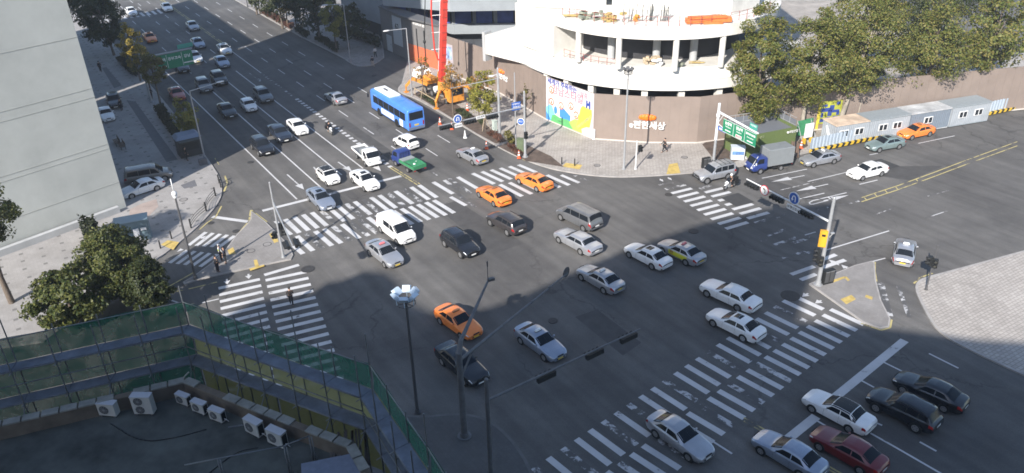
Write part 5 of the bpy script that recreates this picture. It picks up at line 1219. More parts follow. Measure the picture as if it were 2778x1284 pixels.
# mural on the panel between HC[1] and HC[2]
d = (HC[2]-HC[1]).normalized(); nn = Vector((d.y,-d.x,0)); LM = (HC[2]-HC[1]).length
def mur(u_, v_, off=.02): return HC[1]+d*(u_*LM)+ZV*(.15+v_*5.8)+nn*off
def mpoly(b, pts, off): b.add([mur(x, y, off) for x, y in pts], [tuple(range(len(pts)))]); b.add([mur(x, y, off-.008) for x, y in pts], [tuple(range(len(pts)-1,-1,-1))])
mu = MB(); obox(mu, mur(.5,.5,.012), d, ZV, nn, LM-.05, 5.78, .012); mural = mu.build('mural', mat('mural_ground', (.55,.52,.55), .6), t)
def mp(name, m, polys, off):
    b = MB()
    for q in polys: mpoly(b, q, off)
    return b.build(name, m, mural)
def ell(cx, cy, rx, ry, n=20): return [(cx+rx*math.cos(2*math.pi*i/n), cy+ry*math.sin(2*math.pi*i/n)) for i in range(n)]
MC = {n: mat('mural_'+n, c, .6) for n, c in dict(blue=(.05,.22,.52), navy=(.02,.05,.27), green=(.10,.36,.13), lime=(.34,.50,.10), yellow=(.62,.60,.07), red=(.62,.14,.06), white=(.8,.78,.76), sky=(.18,.50,.70), pink=(.5,.16,.2)).items()}
mp('mural_shape', MC['sky'], [[(0,.02),(.14,.0),(.2,.18),(.12,.42),(.05,.36),(0,.3)]], .022); mp('mural_shape', MC['blue'], [[(0,.0),(.12,.0),(.05,.14),(0,.2)], [(.3,.2),(.52,.12),(.53,.3),(.36,.44),(.3,.43)], ell(.21,.31,.035,.09)], .026)
mp('mural_shape', MC['green'], [[(.1,.0),(.62,.0),(.58,.16),(.48,.2),(.3,.17),(.2,.2),(.13,.16)]], .030); mp('mural_shape', MC['lime'], [[(.5,.16),(.62,.28),(.74,.3),(.78,.0),(.6,.0)]], .034)
mp('mural_shape', MC['yellow'], [[(.74,.58),(.78,.65),(.96,.63),(.97,.50),(.93,.22),(.86,.2),(.74,.1),(.66,.1),(.7,.36)]], .038)
for cx, cy in ((.12,.74),(.12,.47),(.33,.46),(.54,.54),(.65,.38)):
    mp('mural_badge', MC['red'], [ell(cx,cy,.052,.085)], .042); mp('mural_badge_centre', MC['white'], [ell(cx,cy,.036,.058)], .046); mp('mural_badge_figure', MC['red'], [ell(cx,cy+.015,.014,.022,10), [(cx-.022,cy-.045),(cx+.022,cy-.045),(cx+.012,cy-.005),(cx-.012,cy-.005)]], .05)
mp('mural_shape', MC['navy'], [[(.845,.62),(.87,.62),(.875,.69),(.905,.69),(.91,.62),(.935,.62),(.93,.8),(.9,.8),(.9,.745),(.875,.745),(.875,.8),(.85,.8)]], .042)
text('세계가 주목하는', .84, MC['navy'], mur(.345,.925,.03), d, ZV, mural, .006, .02)
text('강남스타일', 1.3, MC['pink'], mur(.46,.76,.03), d, ZV*1-d*0, mural, .006, .012); text('말춤', .75, MC['pink'], mur(.80,.88,.03), d, ZV, mural, .006, .004)
text('대림산업과 함께합니다', .36, MC['navy'], mur(.82,.3,.045), d+ZV*.85, ZV-d*.85, mural, .004)
for (cx_, cy_, sz) in ((1752,296,1.0),):
    pd = (Q[4]-Q[3]).normalized(); pn = Vector((pd.y,-pd.x,0)); c = Q[3]+pd*((Q[4]-Q[3]).length*.97)+ZV*2.75+pn*.05
    b = MB()
    for o, r in ((-.75,.26),(-.4,.34),(0,.37),(.4,.34),(.75,.26)): b.ball(c+pd*o+ZV*.62, r, 12, 7, (1.2,.5,1.15))
    b.build('logo_cloud', mat('logo_orange', (.75,.16,.01), .5), t, True); text('e편한세상', 1.05, M_SWHITE, c-ZV*.42, pd, ZV, t, .03, .02)
pd = (Q[1]-Q[0]).normalized(); pn = Vector((pd.y,-pd.x,0)); c = G(1385,227,2.6); c = Q[1]+(Q[2]-Q[1]).normalized()*1.0; pd = (Q[2]-Q[1]).normalized(); pn = Vector((pd.y,-pd.x,0)); c = c+pn*.06+ZV*3.0
b = MB()
for o, r in ((-.6,.24),(0,.34),(.6,.24)): b.ball(c+pd*o+ZV*.55, r, 12, 7, (1.4,.5,.9))
b.build('logo_cloud', mat('logo_orange', (.75,.16,.01), .5), t, True); text('e편한세상', .85, M_SWHITE, c-ZV*.3, pd, ZV, t, .03, .02)
# picture panel on the hoarding behind the trees and yellow banner on the right run
pd = (Q[1]-Q[0]).normalized(); pn = Vector((pd.y,-pd.x,0)); c = Q[0]+pd*1.6+ZV*3.0+pn*.03
b = MB(); obox(b, c, pd, ZV, pn, 3.2, 3.6, .06); fr_ = b.build('poster', mat('poster_pale', (.40,.36,.38), .6), t)
b = MB(); obox(b, c+pn*.04+ZV*.5, pd, ZV, pn, 2.7, 1.9, .03); b.build('poster_picture', mat('poster_picture', (.25,.34,.55), .6, var=.9, scale=.9), fr_)
pd = (Q2[2]-Q2[1]).normalized(); pn = Vector((pd.y,-pd.x,0))
def q2at(px, z):   # point on the right run under a pixel
    best = min((abs(proj(Q2[1]+pd*s_+ZV*z)[0]-px), s_) for s_ in [i*.1 for i in range(0,300)]); return Q2[1]+pd*best[1]
c = q2at(2251,2.2)+ZV*2.35+pn*.04; b = MB(); obox(b, c, pd, ZV, pn, 2.9, 2.9, .05); bn = b.build('banner', mat('banner_yellow_green', (.34,.36,.05), .6, var=.5, scale=.9), t)
b = MB()
for x, y, w_, h_ in ((-.9,.9,.7,.3),(.9,1.1,.5,.4),(-.2,-.75,.5,.3),(1.0,-.2,.4,.5),(-1.1,-.3,.3,.6),(.3,-1.2,.9,.18),(-.55,.35,1.5,.5),(.1,.6,.6,.6),(-.1,-.1,.55,.8),(-.85,-1.0,.9,.4),(.6,.1,1.1,.35),(.75,-.75,.7,.4)): obox(b, c+pd*x+ZV*y+pn*.04, pd, ZV, pn, w_, h_, .02)
b.build('banner_lettering', mat('banner_blue', (.03,.06,.25), .6), bn)
b = MB(); obox(b, Q2[0]+(Q2[1]-Q2[0]).normalized()*.9-ZV*-.75+Vector((-.05,-.06,0)), (Q2[1]-Q2[0]).normalized(), ZV, Vector((-.3,-1,0)).normalized(), .5, .2, .03); 
# ------------------------------------------------- grey site gate building at the far end of the hoarding
cg = G(1108,164); cl = G(1040,132); cr = Q[0]; H = 7.4
t = thing('site_office', 'grey site gatehouse with an orange base and a tall white poster beside the pump truck', 'building', (cg.x,cg.y,0)); o = Vector((cg.x,cg.y,0))
bk = Vector((.70,.72,0))*1.2
b = MB(); b.prism([cl-o, Vector(), cr-o, cr-o+bk, cl-o+bk], 2.9, H-.3); b.prism([cl-o, Vector(), Vector()+bk*.6, cl-o+bk], .05, 2.9); b.build('wall', mat('gate_grey', (.155,.15,.15), .7, var=.08), t)
b = MB(); b.prism([Vector(), cr-o, cr-o+bk, bk*.6], .05, 2.895); b.build('base_panel', mat('gate_orange', (.52,.13,.06), .7, var=.1), t)
b = MB(); e = Vector((0,-.7,0)); b.prism([cl-o+e, e+Vector((-.3,-.2,0)), cr-o+e*.6, cr-o+bk, cl-o+bk], H-.3, H); b.build('roof', mat('gate_roof', (.10,.10,.105), .7), t)
pd = (cr-cg).normalized(); pn = Vector((pd.y,-pd.x,0)); L = (cr-cg).length
b = MB()
for k_ in (.33,.55): obox(b, Vector()+pd*(L*k_)+ZV*2.9+pn*.03, pd, ZV, pn, .22, 5.6, .06)
b.build('dark_post', M_SIGNAL, t)
text('아크로비스타 현장', .42, M_SWHITE, pd*(L*.42)+ZV*6.4+pn*.06, pd, ZV, t, .02, .01)
pd = (cg-cl).normalized(); pn = Vector((pd.y,-pd.x,0)); L = (cg-cl).length
b = MB(); obox(b, cl-o+pd*(L*.67)+ZV*4.2+pn*.03, pd, ZV, pn, L*.34, 4.7, .06); ps = b.build('poster', mat('poster_white', (.42,.45,.47), .6), t)
text('62', 1.3, M_SIGNAL, cl-o+pd*(L*.67)+ZV*4.9+pn*.07, pd, ZV, ps, .006, .03)
b = MB(); obox(b, cl-o+pd*(L*.30)+ZV*1.5+pn*.03, pd, ZV, pn, L*.2, 2.7, .08); dr = b.build('door', mat('door_pale', (.40,.43,.45), .6), t); b = MB(); obox(b, cl-o+pd*(L*.37)+ZV*1.4+pn*.09, pd, ZV, pn, .06, .25, .06); b.build('handle', M_DPOLE, dr)
# ------------------------------------------------- round concrete building under construction
t = thing('round_building', 'round white concrete building shell under construction above the hoarding', 'building', (20.7,110.8,0))
o = Vector((20.7,110.8,0))
CL_, RL = Vector((20.7,110.9,0)), 19.9; CU, RU = Vector((19.5,105.9,0)), 15.65
def ca(px, py): p = G(px, py, 12.8)-CU; return math.degrees(math.atan2(p.y, p.x)) % 360
def ring(cen, r, a0, a1, n=48): return [cen+Vector((r*math.cos(R(a0+(a1-a0)*i/n)), r*math.sin(R(a0+(a1-a0)*i/n)), 0))-o for i in range(n+1)]
def band(b, cen, a0, a1, prof, n=48):
    """sweep a profile of (radius, z) round an arc"""
    rs = [[p+ZV*z for p in ring(cen, r, a0, a1, n)] for r, z in prof]; P = [[rs[j][i] for j in range(len(prof))] for i in range(n+1)]; b.grid(P)
    for i in (0, n):
        f = tuple(range(len(prof))); b.add(P[i], [f if i else f[::-1]])
b = MB(); band(b, CL_, 196, 330, [(RL-1.2,6.5),(RL,6.5),(RL,7.75),(RL-.06,7.8),(RL-.5,9.15),(RL-6,9.15),(RL-6,8.7),(RL-1.2,8.7),(RL-1.2,6.5)], 60)
b.build('floor_slab', M_CONC, t)
b = MB()
for z in (7.72,): b.add(*(lambda q: (q, [(2*i, 2*i+2, 2*i+3, 2*i+1) for i in range(len(q)//2-1)]))([p for pp in zip([x+ZV*(z-.03) for x in ring(CL_, RL+.012, 215, 318)], [x+ZV*(z+.03) for x in ring(CL_, RL+.012, 215, 318)]) for p in pp]))
b.build('casting_joint', mat('joint_line_grey', (.33,.32,.31), .9), t)  # thin grey joint line on the slab edge
b = MB(); band(b, CU, 208.5, 345, [(RU-.8,12.8),(RU,12.8),(RU,14.2),(RU-.3,14.25),(RU-9,14.25),(RU-9,13.7),(RU-.8,13.6),(RU-.8,12.8)], 48); b.build('floor_slab', M_CONC, t)
# closed wall at the left of the openings
b = MB(); WL = [G(1398,38,12.8), G(1450,55,12.8), G(1501,70.5,12.8)]
WL = [Vector((*p[:2],0))-o for p in WL]; wn = (WL[2]-WL[0]).normalized(); wn = Vector((-wn.y, wn.x, 0))
for p, q in zip(WL[:-1], WL[1:]): b.prism([p, q, q+wn*.4, p+wn*.4], 9.0, 14.22)
b.prism([WL[0]+wn*.404, WL[0]+wn*9, WL[0]+wn*9+Vector((.4,.1,0)), WL[0]+wn*.404+Vector((.4,.1,0))], 9.0, 20); b.prism([WL[2]+wn*.404-Vector((.4,0,0)), WL[2]+wn*.404, WL[2]+wn*5, WL[2]+wn*5-Vector((.4,0,0))], 9.1, 12.78); b.build('wall', M_CONC, t)
b = MB(); b.prism([WL[0]+wn*.41, WL[2]+wn*.41, WL[2]+wn*9, WL[0]+wn*9], 13.8, 14.2); b.build('floor_slab', M_CONC, t)
for nm, ang in (('column',ca(1571,84.5)),('column',ca(1676,104.5)),('column',ca(1838,108.5)),('column',ca(1970,98.5))):
    p = CU+Vector((math.cos(R(ang)), math.sin(R(ang)), 0))*(RU-.42)-o; b = MB(); b.tube(p+ZV*9.1, p+ZV*12.82, .36, .36, 16); b.build('column', M_CONC, t, True, 40)
for ang, r_ in ((236,RU-3.4),(262,RU-3.6),(283,RU-3.4)):
    p = CU+Vector((math.cos(R(ang)), math.sin(R(ang)), 0))*r_-o; b = MB(); b.tube(p+ZV*9.1, p+ZV*13.6, .45, .45, 14); b.build('column', M_CONC2, t, True, 40)
b = MB(); band(b, CL_, 196, 340, [(RL-13,9.15),(RL-5.9,9.14)], 40); b.add(*(lambda a, c: (a+c, [(i, i+1, i+1+len(a), i+len(a)) for i in range(len(a)-1)]))([p+ZV*9 for p in ring(CU, RU-4.6, 205, 340)], [p+ZV*13.65 for p in ring(CU, RU-4.6, 205, 340)])); b.build('inner_shade_wall', M_INSHADE, t)  # inner wall and floor strip coloured dark as interior shade
# ground storey: recess shade painted as a near-black wall, white columns
b = MB(); b.add(*(lambda a, c: (a+c, [(i, i+1, i+1+len(a), i+len(a)) for i in range(len(a)-1)]))([p for p in ring(CL_, RL-4, 196, 335)], [p+ZV*8.7 for p in ring(CL_, RL-4, 196, 335)])); b.build('recess_shade_wall', M_INSHADE, t)
for ang in (215,226,237,247,257,270,284,298):
    p = CL_+Vector((math.cos(R(ang)), math.sin(R(ang)), 0))*(RL-.9)-o; b = MB(); b.box((p.x,p.y,3.3), (.75,.75,6.5), R(ang)); b.build('column', M_CONC, t)
# upper block with windows
ub = CU-o+Vector((0,-3.6,0))
UW = [Vector((x,y,0))-o for x, y in ((3.6,101.6),(10.3,99.4),(19.2,98.2),(26.5,94.8),(31,99))]
b = MB(); b.prism(UW+[Vector((31,116,0))-o, Vector((3.6,116,0))-o], 14.3, 31); b.build('upper_wall', M_CONC, t)
def onface(p, q, u0, u1, z0, z1, m, nm):
    dd = (q-p).normalized(); n2 = Vector((dd.y,-dd.x,0)); L2 = (q-p).length; b = MB(); obox(b, p+dd*(L2*(u0+u1)/2)+ZV*((z0+z1)/2)+n2*.02, dd, ZV, n2, L2*(u1-u0), z1-z0, .06); return b.build(nm, m, t)
onface(UW[0], UW[1], .42, .98, 15.6, 19, M_WIN, 'opening'); onface(UW[1], UW[2], .22, .30, 14.9, 18.6, M_WIN, 'opening')
for u_ in (.02,.42,.72): onface(UW[1], UW[2], u_, u_+.012, 14.6, 19, mat('joint_line_grey', (.33,.32,.31), .9), 'casting_joint')
for u_ in (.03,.25,.55,.76): onface(UW[2], UW[3], u_, u_+.14, 15.9, 17.6, M_CONC2, 'window_recess')
for cen, r, z, a0, a1, st in ((CU, RU-.35, 14.25, 214, 322, 4.6), (CU, RU-.2, 9.15, 216, 244, 4)):
    b = MB(); P = ring(cen, r, a0, a1, int((a1-a0)/st))
    for p in P: b.tube(p+ZV*z, p+ZV*(z+1.1), .035, .035, 6)
    for p, q in zip(P[:-1], P[1:]):
        for h_ in (1.08,.6): b.tube(p+ZV*(z+h_), q+ZV*(z+h_), .022, .022, 5)
    b.build('guard_rail', M_RUST, t)
# clutter on the terrace: each heap is a thing
def pile(name, label, cat, px, py, z, kind, m, n=10, w=1.0, seed=1):
    rnd = random.Random(seed); p = G(px, py, z); b = MB()
    for i in range(n):
        if kind == 'bars': a_ = rnd.uniform(-.2,.2); x, y = rnd.uniform(-.25,.25)*w, rnd.uniform(-.35,.35); b.bar((x-w*.5,y,.1+.07*(i//4)), (x+w*.5,y+a_,.1+.07*(i//4)), .1, .06)
        elif kind == 'lean': x = rnd.uniform(-w/2,w/2); b.bar((x,-.5,.05),(x+rnd.uniform(.1,.4),.3,1.6+rnd.uniform(-.3,.3)),.28,.05,(1,0,0))
        else: b.box((rnd.uniform(-w/2,w/2),rnd.uniform(-.4,.4),.15+.22*(i%4)), (rnd.uniform(.3,.8),rnd.uniform(.3,.6),.24), rnd.uniform(0,3))
    return tag(b.build(name, m, None, loc=p), label, cat)
MY = mat('timber_yellow', (.42,.31,.12), .8, var=.2); MD = mat('formwork_dark', (.06,.065,.065), .7, var=.3); MG = mat('sheet_grey_green', (.22,.24,.19), .8, var=.3)
pile('timber_stack', 'yellow timber stack on the round building terrace, leftmost of the heaps', 'timber', 1565,45,14.27,'bars',MY,12,2.6,2)
pile('sheet_heap', 'dark heap of sheets with yellow scraps next to the yellow timber stack', 'heap', 1605,53,14.27,'blocks',MG,16,2.6,3)
pile('plank_stack', 'brown stack of planks behind the red rail on the terrace', 'timber', 1665,58,14.27,'blocks',MY,14,2.6,4)
pile('formwork', 'dark formwork panels leaning on the terrace, leftmost group', 'formwork', 1705,56,14.27,'lean',MD,5,1.6,5)
pile('formwork', 'dark formwork panels leaning on the terrace, tallest middle group', 'formwork', 1752,55,14.27,'lean',MD,8,2.0,6)
pile('formwork', 'dark curled formwork panels leaning at the right of the middle group', 'formwork', 1806,54,14.27,'lean',MD,7,1.6,7)
pile('material_heap', 'orange scrap by the dark panels on the terrace', 'heap', 1730,60,14.27,'blocks',mat('scrap_orange', (.55,.25,.03), .7),4,.8,8)
b = MB(); b.box((0,0,.35), (5.2,1.0,.5)); b.box((-.2,-.3,.75), (4.4,.7,.25)); b.box((.4,-.5,.12), (2.2,.5,.25)); tag(b.build('steel_beams', mat('beam_orange', (.62,.16,.04), .6, var=.2), None, loc=G(1921,62,14.27), rz=R(3)), 'long orange steel beams on the terrace near the trees', 'steel beams')
pile('timber_heap', 'pale timber heap on the middle floor beneath the terrace', 'timber', 1767,172,9.18,'blocks',mat('timber_pale', (.42,.34,.24), .8, var=.3),16,1.5,9)
pile('bag_heap', 'white bags lying beside the pale timber heap', 'bags', 1785,180,9.18,'blocks',M_SWHITE,5,1.2,10)
pile('brick_heap', 'small grey heap at the column foot on the middle floor', 'heap', 1845,180,9.18,'blocks',MG,6,1.3,11)
pile('timber_heap', 'thin timber scraps near the trees on the middle floor', 'timber', 1892,172,9.18,'bars',MY,6,1.4,12)
p = G(1536,115,9.18); t = thing('work_bench', 'pinkish work bench with rails in the leftmost opening of the round building', 'bench', (p.x,p.y,9.18)); b = MB(); b.box((0,0,.9), (2.2,1.0,.08)); b.build('top', mat('bench_pink', (.55,.38,.34), .7), t)
for x, y in ((-1,-.4),(1,-.4),(-1,.4),(1,.4)): b = MB(); b.box((x,y,.43), (.07,.07,.86)); b.build('leg', M_RUST, t)
# left end return of the lower slab and the shaded wing behind
t = thing('wing_building', 'shaded concrete wing with blue sheeting behind the pump truck', 'building', (0,0,0))
def slab_path(name, pts, z0, z1, m, back=5.0):
    b = MB()
    for p, q in zip(pts[:-1], pts[1:]):
        d_ = (q-p); d_.z = 0; d_.normalize(); n2 = Vector((-d_.y, d_.x, 0))*back; b.hexa([Vector((*p[:2],z0)), Vector((*q[:2],z0)), Vector((*(q+n2)[:2],z0)), Vector((*(p+n2)[:2],z0))], [Vector((*p[:2],z1)), Vector((*q[:2],z1)), Vector((*(q+n2)[:2],z1)), Vector((*(p+n2)[:2],z1))])
    return b.build(name, m, t)
MW = mat('wing_concrete_shade', (.25,.275,.30), .8, var=.1, scale=.4)  # dark blue-grey tone puts the wing's shade into the concrete
base_ = [Vector((*p[:2],0)) for p in (G(925,5,4.6), G(1055,50,4.6), G(1230,67,4.6), G(1402,64,4.6), G(1460,60,4.6))]
slab_path('floor_slab', base_, 3.0, 4.6, MW, 6); slab_path('recess_shade_wall', [p+Vector((.4,2.0,0)) for p in base_], 0, 2.98, mat('wing_recess_shade', (.05,.055,.065), .9, var=.3, scale=.5), 1)  # near-black recess walls paint the shade under the wing's slabs
slab_path('recess_shade_wall', [p+Vector((.4,1.6,0)) for p in base_[1:]], 4.61, 7.9, mat('wing_recess_shade', (.05,.055,.065), .9, var=.3, scale=.5), 1)
slab_path('curved_wall', base_[:2], 4.61, 12, MW, 3); slab_path('roof_slab', [p+Vector((0,-5,0)) for p in base_[1:]], 7.9, 10.5, MW, 14)  # roof slab pushed forward to shade the sheeting below
for p, q in zip(base_[1:-1], base_[2:]):
    for i in range(3):
        a_, c_ = p.lerp(q, i/3+.03), p.lerp(q, (i+1)/3-.05); b = MB(); b.bar(Vector((*a_[:2],5.85))+Vector((.0,.3,0)), Vector((*c_[:2],5.85))+Vector((.0,.3,0)), .08, 2.3); b.build('blue_sheeting', mat('tarp_blue', (.045,.075,.27), .6, var=.35, scale=.8), t)
for p, q in zip(base_[1:-1], base_[2:]):
    for k_ in (.01,.34,.67): m_ = p.lerp(q,k_)+Vector((.0,.7,0)); b = MB(); b.box((m_.x,m_.y,6.25), (.7,.5,3.26)); b.build('column', MW, t)
la, lb = G(1316,95,9.15), G(1445,125,9.15); la.z = lb.z = 0; dd = (lb-la).normalized(); n2 = Vector((-dd.y,dd.x,0)); t = bpy.data.objects['round_building']
b = MB(); b.prism([la-o, lb-o, lb+n2*6-o, la+n2*6-o], 6.5, 9.13); b.build('floor_slab', M_CONC, t)
b = MB(); b.prism([la-dd*.5-n2*.1-o, la-dd*.004-n2*.1-o, la-dd*.004+n2*1.2-o, la-dd*.5+n2*1.2-o], 5.5, 9.5); b.build('end_frame', M_CONC2, t)
# white end frame left of the round building
# ------------------------------------------------- green enclosure, containers, striped barrier
A1, B1 = G(2055,366,3.0), G(2163,345,3.0); A1.z = B1.z = 0; d = (B1-A1).normalized(); n2 = Vector((-d.y,d.x,0)); A0 = A1-d*1.3+n2*.9
t = thing('green_enclosure', 'olive green site enclosure topped with a grey mesh rail behind the box truck', 'fence', (A1.x,A1.y,.14)); o = Vector((A1.x,A1.y,0))
MGR = mat('enclosure_green', (.10,.135,.045), .6, var=.08)
b = MB()
for p, q in ((A0, A1), (A1, B1), (B1, B1+n2*3.6), (A0, A0+n2*3.2)):
    dd = (q-p).normalized(); nn = Vector((dd.y,-dd.x,0))*.1; b.prism([p-o+dd*.004, q-o-dd*.004, q-o-dd*.004-nn, p-o+dd*.004-nn], 0, 2.9)
b.build('panel', MGR, t)
b = MB(); pts = [A0+n2*.3-o, A0+n2*3.2-o, B1+n2*3.6-o, B1+n2*.3-o]
for p, q in zip(pts[:-1], pts[1:]):
    L = (q-p).length
    for i in range(int(L/1.1)+1): b.tube(p.lerp(q, i*1.1/L)+ZV*2.0, p.lerp(q, i*1.1/L)+ZV*3.95, .035)
    for z in (3.9,3.0): b.tube(p+ZV*z, q+ZV*z, .035)
b.build('mesh_rail', M_GALV, t)
b = MB(); b.prism([A1-o-n2*-.15, B1-o+n2*.15-d*.12, B1-o+n2*3.5-d*.12, A0-o+n2*3.1+d*.12, A0-o+n2*.2+d*.12], 2.5, 2.6); b.build('cover', mat('mesh_grey', (.14,.15,.17), .6), t)
b = MB()
for p, q in zip(pts[:-1], pts[1:]): b.bar(p+ZV*2.7, q+ZV*2.7, .03, 1.9)
b.build('mesh_screen', mat('mesh_grey', (.14,.15,.17), .6), t)
b = MB(); c = B1-d*1.0-n2*.12-o+ZV*2.45; b.ball(c-d*.35, .13, 10, 6); b.build('logo_dot', M_SWHITE, t); text('대림산업', .36, M_SWHITE, c+d*.45, d, ZV, t, .012); text('경고', .34, mat('faded_letter', (.3,.33,.2), .6), A1+d*.6-n2*.12-o+ZV*2.5, d, ZV, t, .01)
def container(label, P, zt, wallm, roofm, win, open_top=False):
    """P: front-left, front-right, back-right, back-left"""
    o = Vector((P[0].x,P[0].y,0)); t = thing('site_container', label, 'container', (o.x,o.y,.14), 0, 'site office containers behind the barrier'); F = [Vector((*(p-o)[:2],0)) for p in P]; H = zt-.14
    b = MB()
    for i in range(4):
        p, q = F[i], F[(i+1)%4]; L = (q-p).length; d_ = (q-p).normalized(); n_ = Vector((d_.y,-d_.x,0)); k_ = int(L/.28); pr = []
        for j in range(k_+1):
            for off, s_ in ((0,0),(0,.4),(-.05,.5),(-.05,.9)):
                s2 = (j+s_)*L/k_
                if s2 <= L: pr.append(p+d_*s2+n_*off)
        b.grid([[x+ZV*.1, x+ZV*(H-.12)] for x in pr])
    b.build('wall', wallm, t)
    b = MB(); b.prism([F[0]-Vector((.06,.06,0)), F[1]+Vector((.06,-.06,0)), F[2]+Vector((.06,.06,0)), F[3]-Vector((.06,-.06,0))], H-.14, H); b.prism(F, 0, .12); b.build('roof', roofm, t)
    p, q = F[0], F[1]; L = (q-p).length; d_ = (q-p).normalized(); n_ = Vector((d_.y,-d_.x,0))
    for u_ in win:
        c = p+d_*(L*u_)+ZV*(H*.55)+n_*.02; b = MB(); obox(b, c, d_, ZV, n_, 1.25, .85, .08); w_ = b.build('window', M_SWHITE, t); b = MB()
        for s_ in (-.3,.3): obox(b, c+d_*s_+n_*.03, d_, ZV, n_, .46, .68, .06)
        b.build('pane', M_WIN, w_)
    return t
zc = 2.75
c_a, c_b, c_c, c_d = G(2271,341,zc), G(2360,327,zc), G(2317,308,zc), G(2230,325,zc)
ax = (c_b-c_a).normalized(); nb_ = Vector((-ax.y, ax.x, 0)); dep = 2.5
MGC = mat('container_grey', (.285,.31,.34), .6, var=.14, scale=.8)
l1 = (c_b-c_a).length
f0 = c_a; 
container('grey container with a rust speckled cream roof, nearest the box truck', [f0, f0+ax*l1, f0+ax*l1+nb_*dep, f0+nb_*dep], zc, MGC, mat('roof_cream', (.55,.43,.33), .8, var=.35, scale=.7), (.25,.72))
l2 = 5.9; f1 = f0+ax*(l1+.08)
container('grey container with a plain grey roof in the middle of the row', [f1, f1+ax*l2, f1+ax*l2+nb_*dep, f1+nb_*dep], zc, MGC, mat('roof_grey', (.24,.27,.29), .7, var=.1), (.35,.7))
f2 = f1+ax*(l2+.12)
container('dark blue grey container with a patchy pale roof at the right edge', [f2, f2+ax*6, f2+ax*6+nb_*dep, f2+nb_*dep], zc, mat('container_dark', (.15,.18,.22), .6, var=.1), mat('roof_patchy', (.42,.43,.44), .8, var=.4, scale=.5), (.45,))
f3 = f2+ax*6.2
container('grey container beyond the patchy roofed one, last of the row', [f3, f3+ax*6, f3+ax*6+nb_*dep, f3+nb_*dep], zc, MGC, mat('roof_grey', (.24,.27,.29), .7, var=.1), (.3,.7))
bp, bq = G(2195,414,.14), G(2530,343,.14); d = (bq-bp).normalized(); bq = bq+d*22; L = (bq-bp).length; n2 = Vector((d.y,-d.x,0))
t = thing('site_barrier', 'corrugated pale blue site barrier with a black and yellow striped foot', 'barrier', (bp.x,bp.y,.14))
b = MB(); k_ = int(L/.5); pr = []
for j in range(k_):
    for off, s_ in ((0,0),(0,.4),(-.12,.52),(-.12,.88)): pr.append(d*((j+s_)*.5)+n2*off)
b.grid([[x+ZV*.35, x+ZV*1.75] for x in pr]); b.build('sheet', mat('barrier_sheet', (.36,.42,.49), .5, .2, var=.06), t)
b = MB(); b.bar(n2*.12+ZV*.2, d*L+n2*.12+ZV*.2, .3, .36); b.slot(1); j = 0
while j*.9 < L-.5: a_ = d*(j*.9); b.hexa([a_+n2*.274+ZV*.03, a_+d*.42+n2*.274+ZV*.03, a_+d*.42-n2*.03+ZV*.03, a_-n2*.03+ZV*.03], [a_+d*.2+n2*.274+ZV*.384, a_+d*.62+n2*.274+ZV*.384, a_+d*.62-n2*.03+ZV*.384, a_+d*.2-n2*.03+ZV*.384]); j += 1
b.build('striped_foot', [mat('stripe_yellow', (.55,.36,.03), .6), M_SIGNAL], t)
p = G(2189,388,.14); t = thing('notice_board', 'tall white board on striped yellow feet at the end of the barrier', 'sign board', (p.x,p.y,.14), R(20)); b = MB(); b.box((0,0,1.6), (1.2,.06,1.8)); b.build('panel', M_SWHITE, t)
for s_ in (1,-1): b = MB(); b.box((.5*s_,0,.35), (.14,.5,.7)); b.build('foot', mat('stripe_yellow', (.55,.36,.03), .6), t)
p = G(2248,384,.14); t = thing('notice_board', 'white board tilted against the first container', 'sign board', (p.x,p.y,.14), R(20)); b = MB(); b.hexa([(-.75,-.5,.9),(.75,-.5,1.2),(.75,-.44,1.2),(-.75,-.44,.9)], [(-.55,.25,2.0),(.85,.25,2.3),(.85,.31,2.3),(-.55,.31,2.0)]); b.build('panel', M_SWHITE, t); b = MB(); b.tube((0,0,0),(0,-.05,1.5),.05); b.tube((-.4,.1,0),(-.3,-.1,1.4),.05); b.build('leg', M_GALV, t)
p = G(2213,352,.14); b = MB(); b.box((p.x,p.y,1.9), (.3,.3,3.6)); tag(b.build('site_post', mat('post_yellow', (.55,.45,.05), .6, var=.2)), 'yellow post standing between the green screen and the first container', 'post')
p = G(2180,372,.14); t = thing('debris_screen', 'bright green screen frame beside the olive enclosure', 'screen', (p.x,p.y,.14), R(20)); b = MB(); b.box((0,.3,1.1), (2.0,.06,2.0)); b.box((1.4,1.3,.9), (1.6,.06,1.6)); b.build('screen', mat('net_green_bright', (.04,.22,.10), .8, var=.2), t); b = MB()
for x in (-1,1): b.tube((x,.3,0),(x,.3,2.2),.04); b.tube((x,.3,2.0),(x,-1.0,0),.04)
b.build('frame', M_GALV, t)
pile('plank_heap', 'brown boards leaning at the right end of the olive enclosure', 'timber', 2150,425,.15,'lean',mat('plank_brown', (.16,.11,.085), .8, var=.3),6,1.0,14)
# ------------------------------------------------- concrete pump truck
p = G(1190,258,.14); rz = R(-56.5); t = thing('pump_truck', 'orange concrete pump truck with a tall red boom on the pavement', 'truck', (p.x,p.y,.14), rz)
MO = mat('pump_orange', (.60,.24,.03), .6, var=.3, scale=1.5); MR = mat('boom_red', (.56,.045,.03), .5, var=.2, scale=1.2)
b = MB(); b.box((-.5,0,.85), (8.6,.9,.4)); b.build('chassis', M_DPOLE, t)
b = MB(); b.box((-3.4,0,1.55), (3.6,1.9,.55)); b.box((-2.6,.2,1.95), (2.6,1.2,.3)); b.build('hopper', MO, t)
b = MB(); b.hexa([(-5.6,-1.2,1.7),(-3.6,-1.2,1.7),(-3.6,1.2,1.7),(-5.6,1.2,1.7)], [(-5.4,-.8,2.9),(-3.9,-.9,2.7),(-3.9,.9,2.7),(-5.4,.8,2.9)]); b.build('engine_cover', M_SWHITE, t)
